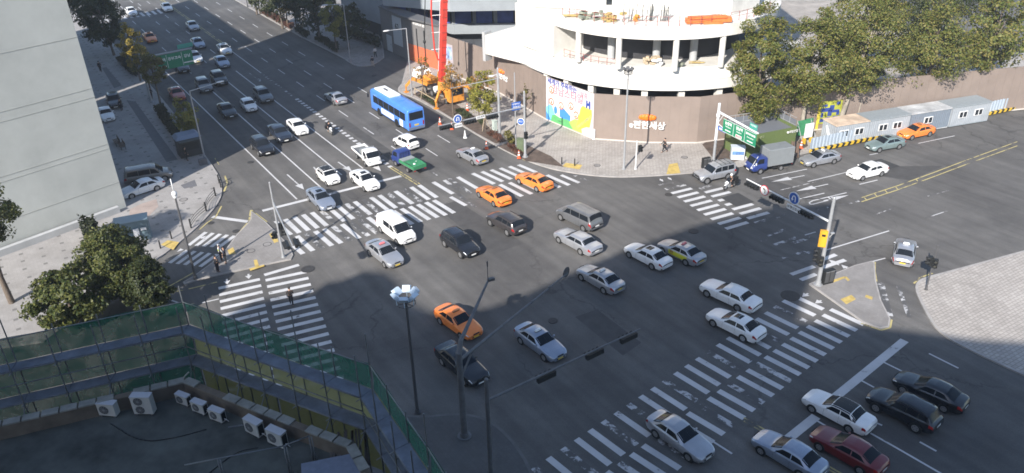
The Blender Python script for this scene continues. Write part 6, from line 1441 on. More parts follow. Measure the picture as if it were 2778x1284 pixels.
b = MB(); b.box((4.4,0,1.5), (1.9,2.2,2.0)); b.build('cab', MO, t); b = MB(); b.box((5.38,0,1.9), (.04,1.8,.9)); b.build('windscreen', M_GLASS, t)
b = MB(); b.tube((.6,-.9,1.2),(.6,.3,1.2),.42,.42,18); b.build('tank', M_SWHITE, t, True, 40)
for x in (4.0,.0,-2.0):
    for s_ in (1,-1): add_wheel(t, x, s_*1.0, .5)
for s_ in (1,-1):
    for x0, x1 in ((2.2,4.8),(-1.6,-4.0)):
        b = MB(); b.bar((x0,s_*.8,1.3),(x1*.8+x0*.2,s_*2.2,2.0),.3,.4); b.bar((x1*.8+x0*.2,s_*2.2,2.0),(x1,s_*3.1,.9),.26,.34); b.box((x1,s_*3.1,.5), (.16,.16,.9)); b.box((x1,s_*3.1,.05), (.6,.6,.1)); b.build('outrigger', MO, t)
b = MB(); b.tube((1.2,0,1.2),(1.2,0,2.4),.7,.55,16); b.build('turret', MO, t, True, 40)
cm = (Matrix.Translation((p.x,p.y,.14)) @ Matrix.Rotation(rz,4,'Z')).inverted()
b0 = Vector((1.2,0,2.3)); bt = cm @ Vector((G(1204,-40,26).x, G(1204,-40,26).y, 26)); 
wb0 = (cm.inverted() @ b0); best = None
for z in [18+.25*i for i in range(60)]:
    q = Vector((wb0.x+.0, wb0.y-.0, z))
    if proj(q)[1] < -60: best = q; break
topw = best or Vector((wb0.x, wb0.y, 26)); px_, _ = proj(topw); topw.x += (1203-px_)*.055; bt = cm @ topw
b = MB(); b.bar(b0, bt, .74, .8, (1,0,0)); b.slot(1)
for k_ in range(14): q_ = b0.lerp(bt, .05+.066*k_); b.bar(q_, q_+(bt-b0).normalized()*.12, .82, .88, (1,0,0))
b.build('boom', [MR, mat('boom_dull', (.36,.045,.03), .6, var=.3)], t)
b = MB(); s0 = Vector((-.1,-1.0,0))
wx = cm.to_3x3() @ Vector((-1.1,-.2,0)); f_ = [.12,.35,.62,.75,.8]
b.path([b0.lerp(bt,.2)+wx*.5, b0.lerp(bt,.3)+wx, b0.lerp(bt,.62)+wx*1.5, b0.lerp(bt,.78)+wx*1.5, b0.lerp(bt,.80)+wx*.6], .11, 8); b.build('delivery_pipe', MR, t, True, 40)
b = MB()
for k_ in (.3,.45,.6,.72): b.bar(b0.lerp(bt,k_)+wx*.3, b0.lerp(bt,k_)+wx*1.4, .08, .08)
b.path([b0.lerp(bt,.1)+wx*.45, b0.lerp(bt,.8)+wx*.45], .04); b.build('pipe_bracket', M_WPOLE, t)
wy = cm.to_3x3() @ Vector((-2.6,1.0,0)); b = MB(); b.bar(bt+wy, b0.lerp(bt,.84)+wy*1.15, .5, .5); b.bar(b0.lerp(bt,.84)+wy*1.15, b0.lerp(bt,.76)+wy, .38, .38); b.build('upper_boom', MR, t)
b = MB(); b.path([b0.lerp(bt,.76)+wy, b0.lerp(bt,.5)+wy, b0.lerp(bt,.36)+wy], .07); b.ball(b0.lerp(bt,.35)+wy, .2, 8, 6, (1,1,1.6)); b.build('end_hose', M_SIGNAL, t, True)

P = [G(1126,256,.15), G(1186,291,.15), G(1264,270,.15)]; t = thing('timber_rail', 'thin pale timber rail round the planting by the pump truck', 'railing', tuple(P[1])); MT_ = mat('timber_rail_pale', (.38,.30,.20), .8, var=.2)
for p, q in zip(P[:-1], P[1:]):
    b = MB(); b.bar(p-P[1]+ZV*.9, q-P[1]+ZV*.9, .06, .12); b.build('rail', MT_, t)
for p in P: b = MB(); b.box((p.x-P[1].x, p.y-P[1].y, .45), (.09,.09,.98)); b.build('post', MT_, t)
# ---------------------------------------------------------------- rooftop with scaffolding in the foreground
def net(name, col, alpha):
    m = bpy.data.materials.new(name); m.use_nodes = True; n = m.node_tree; b = n.nodes['Principled BSDF']; out = n.nodes['Material Output']
    b.inputs['Base Color'].default_value = tuple(col)+(1,); b.inputs['Roughness'].default_value = .9
    tr = n.nodes.new('ShaderNodeBsdfTransparent'); tl = n.nodes.new('ShaderNodeBsdfTranslucent'); tl.inputs[0].default_value = tuple(col)+(1,)
    a = n.nodes.new('ShaderNodeMixShader'); a.inputs[0].default_value = .45; n.links.new(b.outputs[0], a.inputs[1]); n.links.new(tl.outputs[0], a.inputs[2])
    x = n.nodes.new('ShaderNodeMixShader'); n.links.new(tr.outputs[0], x.inputs[1]); n.links.new(a.outputs[0], x.inputs[2])
    f = ramp(n, world_noise(n, 1.2, 4, .6, .8).outputs[0], .3, .7, (alpha-.1,)*3, (min(1, alpha+.1),)*3); n.links.new(f.outputs[0], x.inputs[0])
    n.links.new(x.outputs[0], out.inputs[0]); return m
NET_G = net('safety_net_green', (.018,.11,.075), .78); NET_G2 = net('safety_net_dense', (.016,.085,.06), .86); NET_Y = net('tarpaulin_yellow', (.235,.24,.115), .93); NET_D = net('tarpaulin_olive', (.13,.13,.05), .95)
ZR, ZD0, ZD1, ZT = 12.9, 14.0, 15.8, 17.1
OUT = [Vector(p+(0,)) for p in ((-44,21.3),(-33,25.4),(-15.7,31.9),(-11.3,29.5),(-6.1,26.7),(-3.3,21.8),(-0.9,17.2))]
def offs(P, d):
    o = []
    for i, p in enumerate(P):
        a = (P[i]-P[i-1]).normalized() if i else (P[1]-P[0]).normalized(); c = (P[i+1]-P[i]).normalized() if i < len(P)-1 else a
        n_ = Vector((a.y,-a.x,0))+Vector((c.y,-c.x,0)); k_ = max(.4, n_.length/2); n_.normalize(); o.append(p+n_*(d/k_))
    return o
INN = offs(OUT, .62); BLD = offs(OUT, 1.25); PAR = offs(OUT, 1.6)
t = thing('corner_building', 'low flat roofed corner building wrapped in scaffolding at the lower left', 'building', (-15,20,0)); o = Vector((-15,20,0))
back = [Vector((-4,6,0)), Vector((-50,6,0))]
b = MB(); b.prism([p-o for p in BLD+back], .15, ZR); b.build('wall', mat('brick_brown', (.16,.125,.10), .85, var=.2, scale=1.2), t)
b = MB(); b.sheet([p-o for p in PAR+[Vector((-4.4,6.4,0)), Vector((-49.5,6.4,0))]], ZR+.02); b.build('roof', mat('roof_waterproofing', (.062,.066,.06), .75, var=.65, scale=.5, bump=.4), t)
b = MB()
for i in range(len(BLD)-1): b.prism([BLD[i]-o, BLD[i+1]-o, PAR[i+1]-o, PAR[i]-o], ZR, ZR+.75)
b.build('parapet', mat('parapet_stained', (.14,.115,.09), .9, var=.35, scale=1.0, bump=.3), t)
MCP = mat('coping_pale', (.24,.24,.22), .85, var=.3, scale=1.5)
for i in range(1, len(BLD)-1):
    p, q = (BLD[i]+PAR[i])/2-o, (BLD[i+1]+PAR[i+1])/2-o; L = (q-p).length; n_ = max(1, int(L/.75)); rnd = random.Random(i)
    for j in range(n_):
        if rnd.random() < .18 or p.lerp(q, (j+.5)/n_).x < -18: continue
        b = MB(); b.bar(p.lerp(q, (j+.04)/n_)+ZV*(ZR+.79), p.lerp(q, (j+.94)/n_)+ZV*(ZR+.79+rnd.uniform(-.015,.015)), .42, .08); b.build('coping_stone', MCP, t)
t = thing('scaffold', 'two level pipe scaffolding with blue grey decks and green netting round the corner building', 'scaffold', (-15,20,0))
MDK = mat('deck_blue_grey', (.14,.16,.205), .65, .1, var=.3, scale=1.5)
for z in (ZD1, ZD0):
    b = MB()
    for i in range(len(OUT)-1):
        L = (OUT[i+1]-OUT[i]).length; n_ = max(1, round(L/1.8))
        for j in range(n_):
            q = [OUT[i].lerp(OUT[i+1], (j+.005)/n_), OUT[i].lerp(OUT[i+1], (j+.995)/n_), INN[i].lerp(INN[i+1], (j+.995)/n_), INN[i].lerp(INN[i+1], (j+.005)/n_)]
            b.prism([v-o for v in q], z-.05, z+(.004*(j%2)))
    b.build('deck', MDK, t)
def netrun(name, P, i0, i1, z0, z1, m, sag=.05):
    b = MB()
    for i in range(i0, i1):
        L = (P[i+1]-P[i]).length; nx = max(2, int(L/.6)); d_ = (P[i+1]-P[i]).normalized(); n_ = Vector((-d_.y,d_.x,0))
        b.grid([[P[i].lerp(P[i+1], x/nx)-o+n_*(.05+sag*math.sin(x*1.9+k_*.7)*(k_%4 > 0))+ZV*(z0+(z1-z0)*k_/4+.05*math.sin(x*.8)*(k_ == 4)) for k_ in range(5)] for x in range(nx+1)])
    return b.build(name, m, t, True)
netrun('safety_net', OUT, 2, 6, ZD1, ZT, NET_G); netrun('safety_net', OUT, 0, 2, ZD1, ZT, NET_G2)
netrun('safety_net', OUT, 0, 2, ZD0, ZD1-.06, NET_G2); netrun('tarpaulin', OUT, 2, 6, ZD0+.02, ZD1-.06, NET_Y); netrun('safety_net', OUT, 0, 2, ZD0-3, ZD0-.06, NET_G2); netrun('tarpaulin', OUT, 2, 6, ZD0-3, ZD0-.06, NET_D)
MPI = mat('scaffold_pipe', (.17,.18,.19), .5, .5, var=.2, scale=2)
rnd = random.Random(5)
for P, top in ((OUT, 2.4), (INN, 1.6)):
    for i in range(len(P)-1):
        L = (P[i+1]-P[i]).length; n_ = max(1, round(L/1.8))
        for j in range(n_):
            p = P[i].lerp(P[i+1], j/n_)
            if p.x < -42: continue
            b = MB(); hx = ZT+rnd.choice((.3,.9,1.6))*(1 if P is OUT else .55); b.tube((p.x-o.x,p.y-o.y,ZR-4 if P is OUT else ZR-2), (p.x-o.x,p.y-o.y,hx), .03, .03, 8)
            for z in (ZD0-.1, ZD1-.1): b.tube((p.x-o.x,p.y-o.y,z-.06),(p.x-o.x,p.y-o.y,z+.06),.055,.055,8)
            b.build('pole', MPI, t, True, 40)
b = MB()
for i in range(len(OUT)-1):
    for P, zs in ((OUT,(ZT,ZD1-.08,ZD0-.08)),(INN,(ZD1-.08,ZD0-.08,ZD0+1.0))):
        for z in zs: b.tube(P[i]-o+ZV*z, P[i+1]-o+ZV*z, .027, .027, 7)
b.build('ledger', MPI, t, True)
for i in range(1, len(OUT)-1):
    L = (OUT[i+1]-OUT[i]).length; n_ = max(1, round(L/1.8))
    for j in range(n_):
        a_, c_ = OUT[i].lerp(OUT[i+1], j/n_), INN[i].lerp(INN[i+1], j/n_); ii = (c_-a_).normalized()
        if a_.x < -32: continue
        for z in (ZD1, ZD0):
            b = MB(); b.tube(a_-o+ZV*(z-.1), c_-o+ii*.25+ZV*(z-.1), .025, .025, 6); b.tube(c_-o+ii*.0+ZV*(z-.55), a_-o+ZV*(z-.05), .02, .02, 6); b.build('brace', MPI, t, True)
        if j%2 == 0: b = MB(); b.tube(c_-o+ZV*(ZD0-.1), c_-o+ii*.85+ZV*(ZR-.2), .025, .025, 6); b.build('tie', MPI, t, True)
def ac(label, px, py, face, w, h, d, fans, side=True):
    p = G(px, py, ZR); rz = math.atan2(face[1], face[0])+math.pi/2; t = thing('air_conditioner', label, 'air conditioner', (p.x,p.y,ZR+.02), rz, 'air conditioner units on the flat roof')
    mb_ = mat('ac_casing', (.46,.46,.44), .5, var=.1, scale=2)
    b = MB(); b.box((0,0,.1+h/2), (w,d,h)); b.build('casing', mb_, t); b = MB(); b.box((0,0,.1+h+.012), (w+.03,d+.03,.03)); b.build('top_cover', mat('ac_top', (.44,.45,.49), .5), t)
    b = MB()
    for x in (-w*.38,w*.38): b.box((x,0,.05), (.08,d,.1))
    b.build('foot', M_DPOLE, t)
    for i in range(fans):
        z = .1+h*((i+.5)/fans); r = min(h/fans, w*.62)*.43; c = (-w*.13, -d/2-.006, z); b = MB(); b.disc(c, (0,1,0), r, .02, 24); f = b.build('fan_grille', mat('ac_grille', (.07,.075,.08), .6), t)
        b = MB(); b.disc((c[0],c[1]-.015,c[2]), (0,1,0), r*.25, .02, 12)
        for k_ in range(10): a_ = k_*math.pi/5; b.bar((c[0]+r*.25*math.cos(a_),c[1]-.014,c[2]+r*.25*math.sin(a_)), (c[0]+r*.98*math.cos(a_),c[1]-.014,c[2]+r*.98*math.sin(a_)), .012, .012)
        b.build('fan_guard', mat('ac_guard', (.25,.25,.25), .6), f)
    if side:
        b = MB(); b.box((w/2+.006,0,.1+h*.5), (.015,d*.75,h*.75)); b.build('side_coil', M_SIGNAL, t); b = MB(); b.path([(w/2+.02,.0,.25),(w/2+.12,.02,.22),(w/2+.14,.1,.06)], .02); b.build('pipe', M_SWHITE, t)
ac('single fan air conditioner standing leftmost on the flat roof', 300, 1127, (-.15,-1), .86, .66, .34, 1, False)
ac('tall twin fan air conditioner by the white pipe on the flat roof', 397, 1122, (-.05,-1), .92, .98, .36, 2, False)
ac('first of the three small air conditioners in a row, with a black ring on top', 502, 1098, (-.45,-.9), .72, .5, .28, 1)
ac('middle one of the three small air conditioners in a row', 546, 1120, (-.45,-.9), .76, .54, .3, 1)
ac('last of the three small air conditioners in a row, nearest the yellow tarpaulin', 594, 1142, (-.45,-.9), .76, .56, .3, 1)
ac('air conditioner by the parapet, left one of the larger pair', 694, 1178, (-.55,-.85), .9, .72, .36, 1)
ac('air conditioner by the parapet, right one of the larger pair', 756, 1207, (-.5,-.87), .9, .74, .36, 1)
b = MB(); P = [G(444,1082,ZR+.1), G(466,1058,ZR+.15), G(492,1040,ZR+.3), G(500,1022,ZR+.7), G(512,1010,ZR+1.0)]; b.path(smooth(P, 2), .035, 8); tag(b.build('roof_pipe', mat('pipe_white', (.42,.42,.40), .6), None, True), 'white bent pipe running from the roof to the scaffold corner', 'pipe')
t = thing('pipe_frame', 'thin pipe frame standing on the flat roof at the bottom', 'frame', (0,0,0)); P = [G(500,1262,ZR+1.9), G(770,1210,ZR+1.9), G(838,1183,ZR+1.9)]
b = MB(); b.path(P, .028); b.build('rail', MPI, t, True)
for p in (G(770,1210,ZR+1.9), G(838,1183,ZR+1.9), G(590,1245,ZR+1.9)): b = MB(); b.tube((p.x,p.y,ZR), p, .035); b.tube((p.x+.12,p.y-.05,ZR), (p.x+.12,p.y-.05,p.z), .025); b.build('post', MPI, t, True)
p = G(905,1310,ZR); t = thing('roof_hatch', 'blue grey sheet metal roof box at the bottom edge of the flat roof', 'roof box', (p.x,p.y,ZR+.02), R(14)); b = MB(); b.box((0,0,.3), (2.2,1.3,.6)); b.build('body', mat('hatch_blue', (.12,.14,.18), .6, var=.2), t); b = MB(); b.box((0,0,.64), (2.4,1.5,.08)); b.build('lid', mat('lid_blue', (.17,.19,.25), .5, var=.15), t)
rb = random.Random(3); p = G(955,1222,ZR); b = MB()
for i in range(16): x = rb.uniform(-.9,.9); b.bar((x,-1.1+rb.uniform(-.2,.2),.06+.05*(i//5)), (x+rb.uniform(-.15,.15),1.1,.06+.05*(i//5)), .09, .04)
tag(b.build('plank_pile', mat('plank_dark', (.10,.085,.075), .8, var=.4), None, loc=(p.x,p.y,ZR+.02), rz=R(12)), 'pile of old boards in the narrow corner of the flat roof', 'timber')
# ---------------------------------------------------------------- trees and planting
def leafmat(name, cols, trans=.25):
    m = bpy.data.materials.new(name); m.use_nodes = True; n = m.node_tree; b = n.nodes['Principled BSDF']; out = n.nodes['Material Output']
    g = n.nodes.new('ShaderNodeNewGeometry'); r = n.nodes.new('ShaderNodeValToRGB'); n.links.new(g.outputs['Random Per Island'], r.inputs[0])
    while len(r.color_ramp.elements) < len(cols): r.color_ramp.elements.new(.5)
    for i, c in enumerate(cols): r.color_ramp.elements[i].position = i/(len(cols)-1); r.color_ramp.elements[i].color = tuple(c)+(1,)
    n.links.new(r.outputs[0], b.inputs['Base Color']); b.inputs['Roughness'].default_value = .55; b.inputs['Specular IOR Level'].default_value = .3
    tl = n.nodes.new('ShaderNodeBsdfTranslucent'); n.links.new(r.outputs[0], tl.inputs[0]); x = n.nodes.new('ShaderNodeMixShader'); x.inputs[0].default_value = trans
    n.links.new(b.outputs[0], x.inputs[1]); n.links.new(tl.outputs[0], x.inputs[2]); n.links.new(x.outputs[0], out.inputs[0]); return m
LM_ = dict(plane=leafmat('leaves_plane', [(.058,.080,.016),(.10,.122,.025),(.16,.158,.036),(.195,.16,.05)]),
    dark=leafmat('leaves_dark', [(.022,.034,.012),(.038,.05,.016),(.06,.066,.02)]),
    yellow=leafmat('leaves_yellow', [(.14,.12,.02),(.30,.22,.03),(.46,.34,.06),(.22,.18,.035)]), olive=leafmat('leaves_olive', [(.07,.075,.016),(.12,.115,.025),(.19,.165,.035),(.10,.075,.025)]),
    ygreen=leafmat('leaves_yellow_green', [(.13,.14,.022),(.21,.20,.035),(.30,.26,.05)]), orange=leafmat('leaves_orange', [(.30,.14,.02),(.42,.20,.03),(.22,.15,.04),(.14,.12,.03)]),
    red=leafmat('leaves_reddish', [(.10,.04,.03),(.14,.06,.04),(.07,.05,.03)]), hedge=leafmat('leaves_hedge', [(.014,.020,.010),(.022,.030,.013),(.035,.042,.016)]), lit=leafmat('leaves_lit', [(.028,.044,.011),(.052,.07,.016),(.125,.13,.034),(.024,.034,.011)]))  # leaves_lit: sun dapples put in as yellow flecks among dark green
BARK = mat('bark', (.12,.095,.075), .9, var=.35, scale=4, bump=.5); BARKP = mat('bark_pale', (.27,.24,.20), .9, var=.4, scale=1.5, bump=.4)
def leaves(P, size, rs, flat=.5):
    n = len(P); P = np.asarray(P); c0_ = P.mean(0); ow_ = P-c0_; ow_ /= (np.linalg.norm(ow_,axis=1)[:,None]+1e-6); a = rs.normal(size=(n,3))*.55+ow_*.75; a[:,2] = a[:,2]*.8+.25; a /= np.linalg.norm(a,axis=1)[:,None]
    t = rs.normal(size=(n,3)); t -= (t*a).sum(1)[:,None]*a; t /= np.linalg.norm(t,axis=1)[:,None]; u = np.cross(a, t); s = size*rs.uniform(.6,1.25,n)[:,None]
    v = np.stack([P-t*s*.6, P+u*s*.42-a*s*.08, P+t*s*.75-a*s*.15, P-u*s*.42-a*s*.08], 1).reshape(-1,3)
    f = np.arange(4*n).reshape(n,4); me = bpy.data.meshes.new('crown'); me.from_pydata(v.tolist(), [], f.tolist()); return me
def tree(name, label, base, H, rx, z0, lm, trunk=.16, n=2600, leaf=.3, clusters=46, seed=0, lean=(0,0), bark=BARK, rz_=None, group=None, sparse=.2, stakes=False):
    rs = np.random.RandomState(seed); rd = random.Random(seed); t = thing(name, label, 'tree', base, 0, group)
    zc = (z0+H)/2; hz = rz_ or (H-z0)/2; cs = []
    while len(cs) < clusters:
        p = rs.normal(size=3); p /= np.linalg.norm(p); p *= rs.uniform(.25,1)**.55
        w_ = 1.0-.25*max(0, p[2])-.15*max(0, -p[2])
        cs.append((p[0]*rx*w_*rs.uniform(.8,1.12)+lean[0]*(zc+p[2]*hz)/H, p[1]*rx*w_*rs.uniform(.8,1.12)+lean[1]*(zc+p[2]*hz)/H, zc+p[2]*hz))
    P = []; per = n//clusters
    for c in cs:
        r = rx*rs.uniform(.15,.31); k_ = int(per*rs.uniform(.5,1.6)); q = rs.normal(size=(k_,3)); q /= np.linalg.norm(q,axis=1)[:,None]; q *= (rs.uniform(.2,1,(k_,1))**.5)*r; q[:,2] *= .75; P.append(q+np.array(c))
    P = np.concatenate(P); P = P[P[:,2] > .25]
    me = leaves(P, leaf, rs); me.materials.append(LM_[lm]); link('crown', me, t)
    b = MB(); pts = [Vector((lean[0]*z/H+rd.uniform(-.06,.06)*(z > 0), lean[1]*z/H+rd.uniform(-.06,.06)*(z > 0), z)) for z in (0, z0*.5, z0*.9, zc, H*.86)]; rr = [trunk*1.25, trunk, trunk*.85, trunk*.55, trunk*.15]
    for i in range(4): b.tube(pts[i], pts[i+1], rr[i], rr[i+1], 9, False)
    for c in rd.sample(cs, min(len(cs), 20)):
        zz = max(z0*.8, min(H*.7, c[2]-rd.uniform(.3,.8)*rx)); k_ = zz/H; s_ = Vector((lean[0]*k_, lean[1]*k_, zz)); c = Vector(c); m_ = s_.lerp(c,.5)+Vector((0,0,.15*rx)); b.tube(s_, m_, trunk*.3, trunk*.2, 6, False); b.tube(m_, c, trunk*.2, trunk*.06, 6, False)
    b.build('trunk', bark, t, True)
    if stakes:
        b = MB()
        for a_ in (0,2.1,4.2): b.tube((.7*math.cos(a_),.7*math.sin(a_),0),(0.05*math.cos(a_),.05*math.sin(a_),1.7),.035)
        b.build('stake', mat('stake_wood', (.35,.28,.2), .9), t)
    return t
def pz(px, py, z=.14): p = G(px, py, z); return (p.x, p.y, z)
PG = 'plane trees along the hoarding'
tree('plane_tree', 'plane tree whose crown hides the end of the round building', (30.2,90.7,.14), 16.4, 3.9, 2.4, 'plane', .22, 18500, .205, 110, 11, (-1.2,.2), group=PG)
tree('plane_tree', 'plane tree with a pale trunk between the enclosure and the yellow banner', (35.8,91.9,.14), 15.4, 4.5, 4.0, 'plane', .26, 18000, .205, 120, 12, (.5,.4), BARKP, group=PG)
tree('plane_tree', 'leaning plane tree right of the yellow banner', (40.9,93.3,.14), 15.6, 5.2, 4.7, 'plane', .3, 21000, .205, 140, 13, (3.0,.8), BARKP, group=PG)
tree('plane_tree', 'plane tree above the patchy roofed container', (52.6,96.5,.14), 15.0, 4.8, 4.2, 'plane', .26, 15000, .21, 110, 14, (.2,.5), group=PG)
tree('plane_tree', 'plane tree beyond the right edge of the containers', (61.5,99,.14), 15.5, 5.4, 4.4, 'plane', .26, 8000, .28, 80, 15, (0,.5), group=PG)
tree('plane_tree', 'thin young plane tree with a pale bent trunk by the yellow banner', (43.6,94.3,.14), 8.6, 2.2, 4.4, 'dark', .1, 2000, .25, 30, 16, (.5,.3), BARKP, group=PG)
tree('plane_tree', 'plane tree standing behind the others above the hoarding', (47.5,106,0), 17, 5.2, 5.5, 'plane', .28, 14000, .22, 100, 17, group=PG)
tree('plane_tree', 'dark plane tree high behind the last container', (58.0,108,0), 17.5, 5.8, 5, 'dark', .28, 12000, .23, 90, 18, group=PG)
SGp = 'street trees on the left pavement'
tree('street_tree', 'big dark green tree at the top left corner', pz(310,150), 10.5, 4.3, 1.9, 'dark', .2, 5200, .34, 70, 21, (-1.0,.4), group=SGp)
tree('street_tree', 'second dark green tree behind the first at the top left corner', pz(262,92), 11.5, 4.4, 2.4, 'dark', .2, 4200, .36, 60, 27, group=SGp)
tree('street_tree', 'yellow autumn tree by the roadside next to the dark green tree', pz(382,220), 8.8, 2.2, 2.2, 'yellow', .12, 3600, .2, 50, 22, (-.2,0), group=SGp)
tree('street_tree', 'olive green tree in front of the far green direction sign', pz(438,293), 8.8, 2.1, 3.0, 'olive', .13, 3800, .2, 50, 23, group=SGp)
tree('street_tree', 'small yellow green tree beside the street lamp by the kiosk', pz(520,395), 6.6, 1.75, 1.7, 'ygreen', .1, 4200, .18, 50, 24, group=SGp)
tree('street_tree', 'thin olive tree between the yellow one and the green sign', pz(410,252), 7.6, 1.4, 3.0, 'yellow', .1, 2000, .2, 34, 25, group=SGp)
FGp = 'street trees on the far right pavement'
for i, (px, py, H, rx, lm, n, l) in enumerate(((706,38,9.5,2.0,'olive',700,'bare stemmed tree farthest up the sunlit pavement'), (743,55,9.5,2.1,'dark',800,'second sunlit tree down from the far lamp'), (782,74,10,2.4,'yellow',1100,'yellow leafed tree among the dark stems on the sunlit pavement'), (806,80,10,2.3,'olive',1100,'twin stemmed olive tree, left stem, at the edge of the sunlit pavement'), (818,82,9.5,2.3,'dark',1000,'twin stemmed olive tree, right stem, at the edge of the sunlit pavement'),
        (870,105,9.5,2.6,'olive',1700,'olive tree at the start of the shaded pavement'), (914,142,8.6,2.5,'ygreen',1900,'yellow green tree next to the far street lamp'))):
    tree('street_tree', l, pz(px,py), H, rx, 2.6, lm, .13, int(n*2.6), .22, 46, 40+i, group=FGp)
for i, (x, y, H, rx, l) in enumerate(((-33,141,12,4.6,'broad dark tree behind the far street lamp'), (-27,135.5,8,3.2,'dark tree beside the grey site gatehouse'), (-42,151,13,4.8,'tall dark tree behind the olive one on the far pavement'), (-50,163,12,4.2,'dark tree at the top edge behind the sunlit pavement'))):
    tree('park_tree', l, (x,y,.1), H, rx, 1.6, 'dark', .2, 3600, .36, 56, 60+i, group='dark trees behind the far pavement')
tree('young_tree', 'sparse orange leaved young tree in front of the pump truck', pz(1230,313), 7.2, 1.9, 3.0, 'orange', .09, 1100, .2, 40, 71, stakes=False)
tree('young_tree', 'young yellow green tree with support stakes beside the signal mast', pz(1316,352), 8.0, 2.2, 2.0, 'ygreen', .1, 3600, .2, 60, 72, stakes=True)
tree('young_tree', 'slim nearly bare young tree at the rear of the pump truck', pz(1149,267), 6.4, 1.5, 2.6, 'orange', .08, 380, .22, 24, 73, stakes=True)
tree('young_tree', 'small nearly bare tree by the hoarding behind the blue signs', pz(1428,318), 4.6, .9, 1.6, 'olive', .06, 140, .2, 16, 74)
tree('young_tree', 'young orange tinted tree behind the one with support stakes', pz(1300,318), 6.6, 1.6, 2.6, 'orange', .08, 1100, .2, 36, 75)
tree('broadleaf_tree', 'big leafy tree at the lower left behind the green netting', (-33.4,58.2,.14), 7.4, 3.0, .2, 'lit', .2, 30000, .18, 170, 81)
tree('broadleaf_tree', 'smaller dark tree standing in for the shaded side of the big leafy one at the lower left', (-29.9,56.0,.14), 5.6, 2.0, .2, 'dark', .15, 12000, .18, 84, 82)  # dark leaves put in as the big tree's shaded right side
tree('broadleaf_tree', 'leafy tree at the lower left edge behind the scaffold', (-36.0,54.6,.14), 5.6, 2.9, .2, 'lit', .2, 12000, .22, 90, 83)
tree('broadleaf_tree', 'leafy tree by the cream wall that shades the service cabinet', (-43.6,58.6,.14), 12, 3.0, 5.2, 'lit', .22, 12000, .2, 80, 84)
def hedge(label, pts, h, lm, dens=60, leaf=.16, seed=1, cat='hedge', name='hedge', group=None, mound=False):
    P = [G(x, y, .15) for x, y in pts]; rs = np.random.RandomState(seed); xs = [p.x for p in P]; ys = [p.y for p in P]; area = abs(sum(P[i].x*P[(i+1)%len(P)].y-P[(i+1)%len(P)].x*P[i].y for i in range(len(P))))/2; out = []; want = int(area*dens*(1+h))
    def inside(x, y):
        c = False; j = len(P)-1
        for i in range(len(P)):
            if (P[i].y > y) != (P[j].y > y) and x < (P[j].x-P[i].x)*(y-P[i].y)/(P[j].y-P[i].y)+P[i].x: c = not c
            j = i
        return c
    ph = rs.uniform(0,6,4)
    while len(out) < want:
        x, y = rs.uniform(min(xs),max(xs)), rs.uniform(min(ys),max(ys))
        if not inside(x, y): continue
        hh = h*(1+.15*math.sin(x*2.1+ph[0])+.15*math.sin(y*1.7+ph[1])+.1*math.sin((x-y)*3.3+ph[2])); z = hh*rs.uniform(.03,1)**(.45 if h < 1.5 else .8); out.append((x+rs.normal()*.06, y+rs.normal()*.06, .15+z))
    o_ = np.array([(min(xs)+max(xs))/2, (min(ys)+max(ys))/2, .15]); me = leaves(np.array(out)-o_, leaf, rs, .8); me.name = name; me.materials.append(LM_[lm]); ob = link(name, me, None, tuple(o_)); return tag(ob, label, cat, group)
hedge('long dark hedge between the shaded left pavement and the red taxi', [(421,306),(446,298),(498,385),(506,405),(496,412),(470,380)], 1.0, 'hedge', 90, .2, 1)
hedge('dark hedge up the left pavement beneath the yellow tree', [(318,168),(340,158),(382,206),(370,214),(348,200)], 1.0, 'hedge', 70, .22, 2)
hedge('reddish hedge along the far sunlit kerb', [(706,38),(722,34),(800,76),(792,86)], .9, 'red', 70, .22, 3)
hedge('dark hedge along the far shaded kerb', [(853,110),(866,104),(922,134),(912,146)], .9, 'hedge', 70, .22, 4)
hedge('dark hedge at the edge of the far shadow', [(800,88),(812,80),(842,100),(832,108)], .9, 'hedge', 70, .22, 5)
hedge('low dark shrubbery in front of the grey gatehouse', [(940,100),(960,88),(1036,122),(1030,134)], 1.2, 'hedge', 60, .24, 6)
hedge('low green shrubs at the tail of the planting strip near the bus', [(1135,262),(1160,262),(1190,284),(1180,290)], .35, 'dark', 120, .14, 7)
hedge('green shrub bed beneath the U-turn sign', [(1232,302),(1258,300),(1282,322),(1262,326)], .5, 'dark', 130, .14, 8)
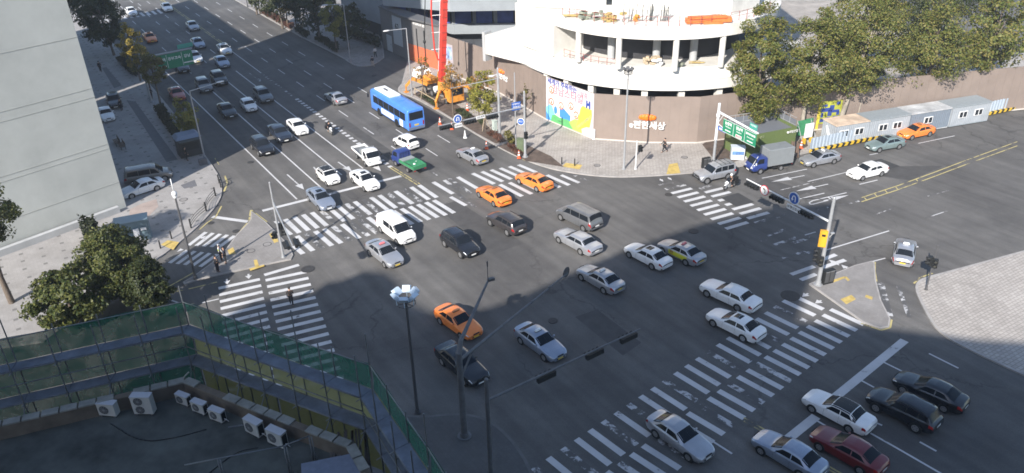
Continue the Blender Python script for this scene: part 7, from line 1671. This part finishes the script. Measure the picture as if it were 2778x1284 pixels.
hedge('green shrub bed at the foot of the staked young tree', [(1290,322),(1306,322),(1316,338),(1304,342)], .5, 'dark', 130, .14, 9)
hedge('brown green shrubs at the foot of the signal mast', [(1318,366),(1338,362),(1366,384),(1352,390)], .6, 'red', 130, .14, 10)
hedge('yellow flecked shrub clump between the signal mast and the blue sign post', [(1366,372),(1384,370),(1402,392),(1384,398)], .7, 'olive', 150, .14, 11)
hedge('dark shrub clump along the kerb by the last traffic cone', [(1372,396),(1398,400),(1420,420),(1400,424)], .4, 'red', 110, .14, 12)
hedge('tall dark shrub against the cream wall at the left edge', [(226,640),(262,626),(276,648),(240,668)], 2.0, 'hedge', 150, .22, 13, 'shrub', 'shrub')

rc_ = random.Random(9)
for i, (pts, l) in enumerate((([(560,1290),(640,1225),(700,1215)], 'black cable looping over the flat roof behind the larger air conditioners'), ([(300,1150),(380,1200),(470,1190),(560,1165)], 'black cable lying across the flat roof before the small air conditioners'), ([(620,1160),(680,1150),(740,1178)], 'grey pipe run along the parapet behind the larger air conditioners'))):
    P = [G(x, y, ZR+.04+.001*i) for x, y in pts]; b = MB(); b.path(smooth(P, 3), .025 if i < 2 else .04, 6); tag(b.build('roof_cable' if i < 2 else 'roof_conduit', M_SIGNAL if i < 2 else MPI, None, True), l, 'cable' if i < 2 else 'pipe')
# ---------------------------------------------------------------- the air
hz_ = MB(); hz_.hexa([(-262,-152,-1.4),(262,-152,-1.4),(262,402,-1.4),(-262,402,-1.4)], [(-262,-152,84),(262,-152,84),(262,402,84),(-262,402,84)])
hm_ = bpy.data.materials.new('haze'); hm_.use_nodes = True; hn = hm_.node_tree; hn.nodes.clear(); ho = hn.nodes.new('ShaderNodeOutputMaterial'); pv = hn.nodes.new('ShaderNodeVolumePrincipled')
pv.inputs['Color'].default_value = (.80,.86,.95,1); pv.inputs['Density'].default_value = .00045; pv.inputs['Anisotropy'].default_value = .2; hn.links.new(pv.outputs[0], ho.inputs['Volume'])
tag(hz_.build('haze', hm_), None, None, kind='stuff')
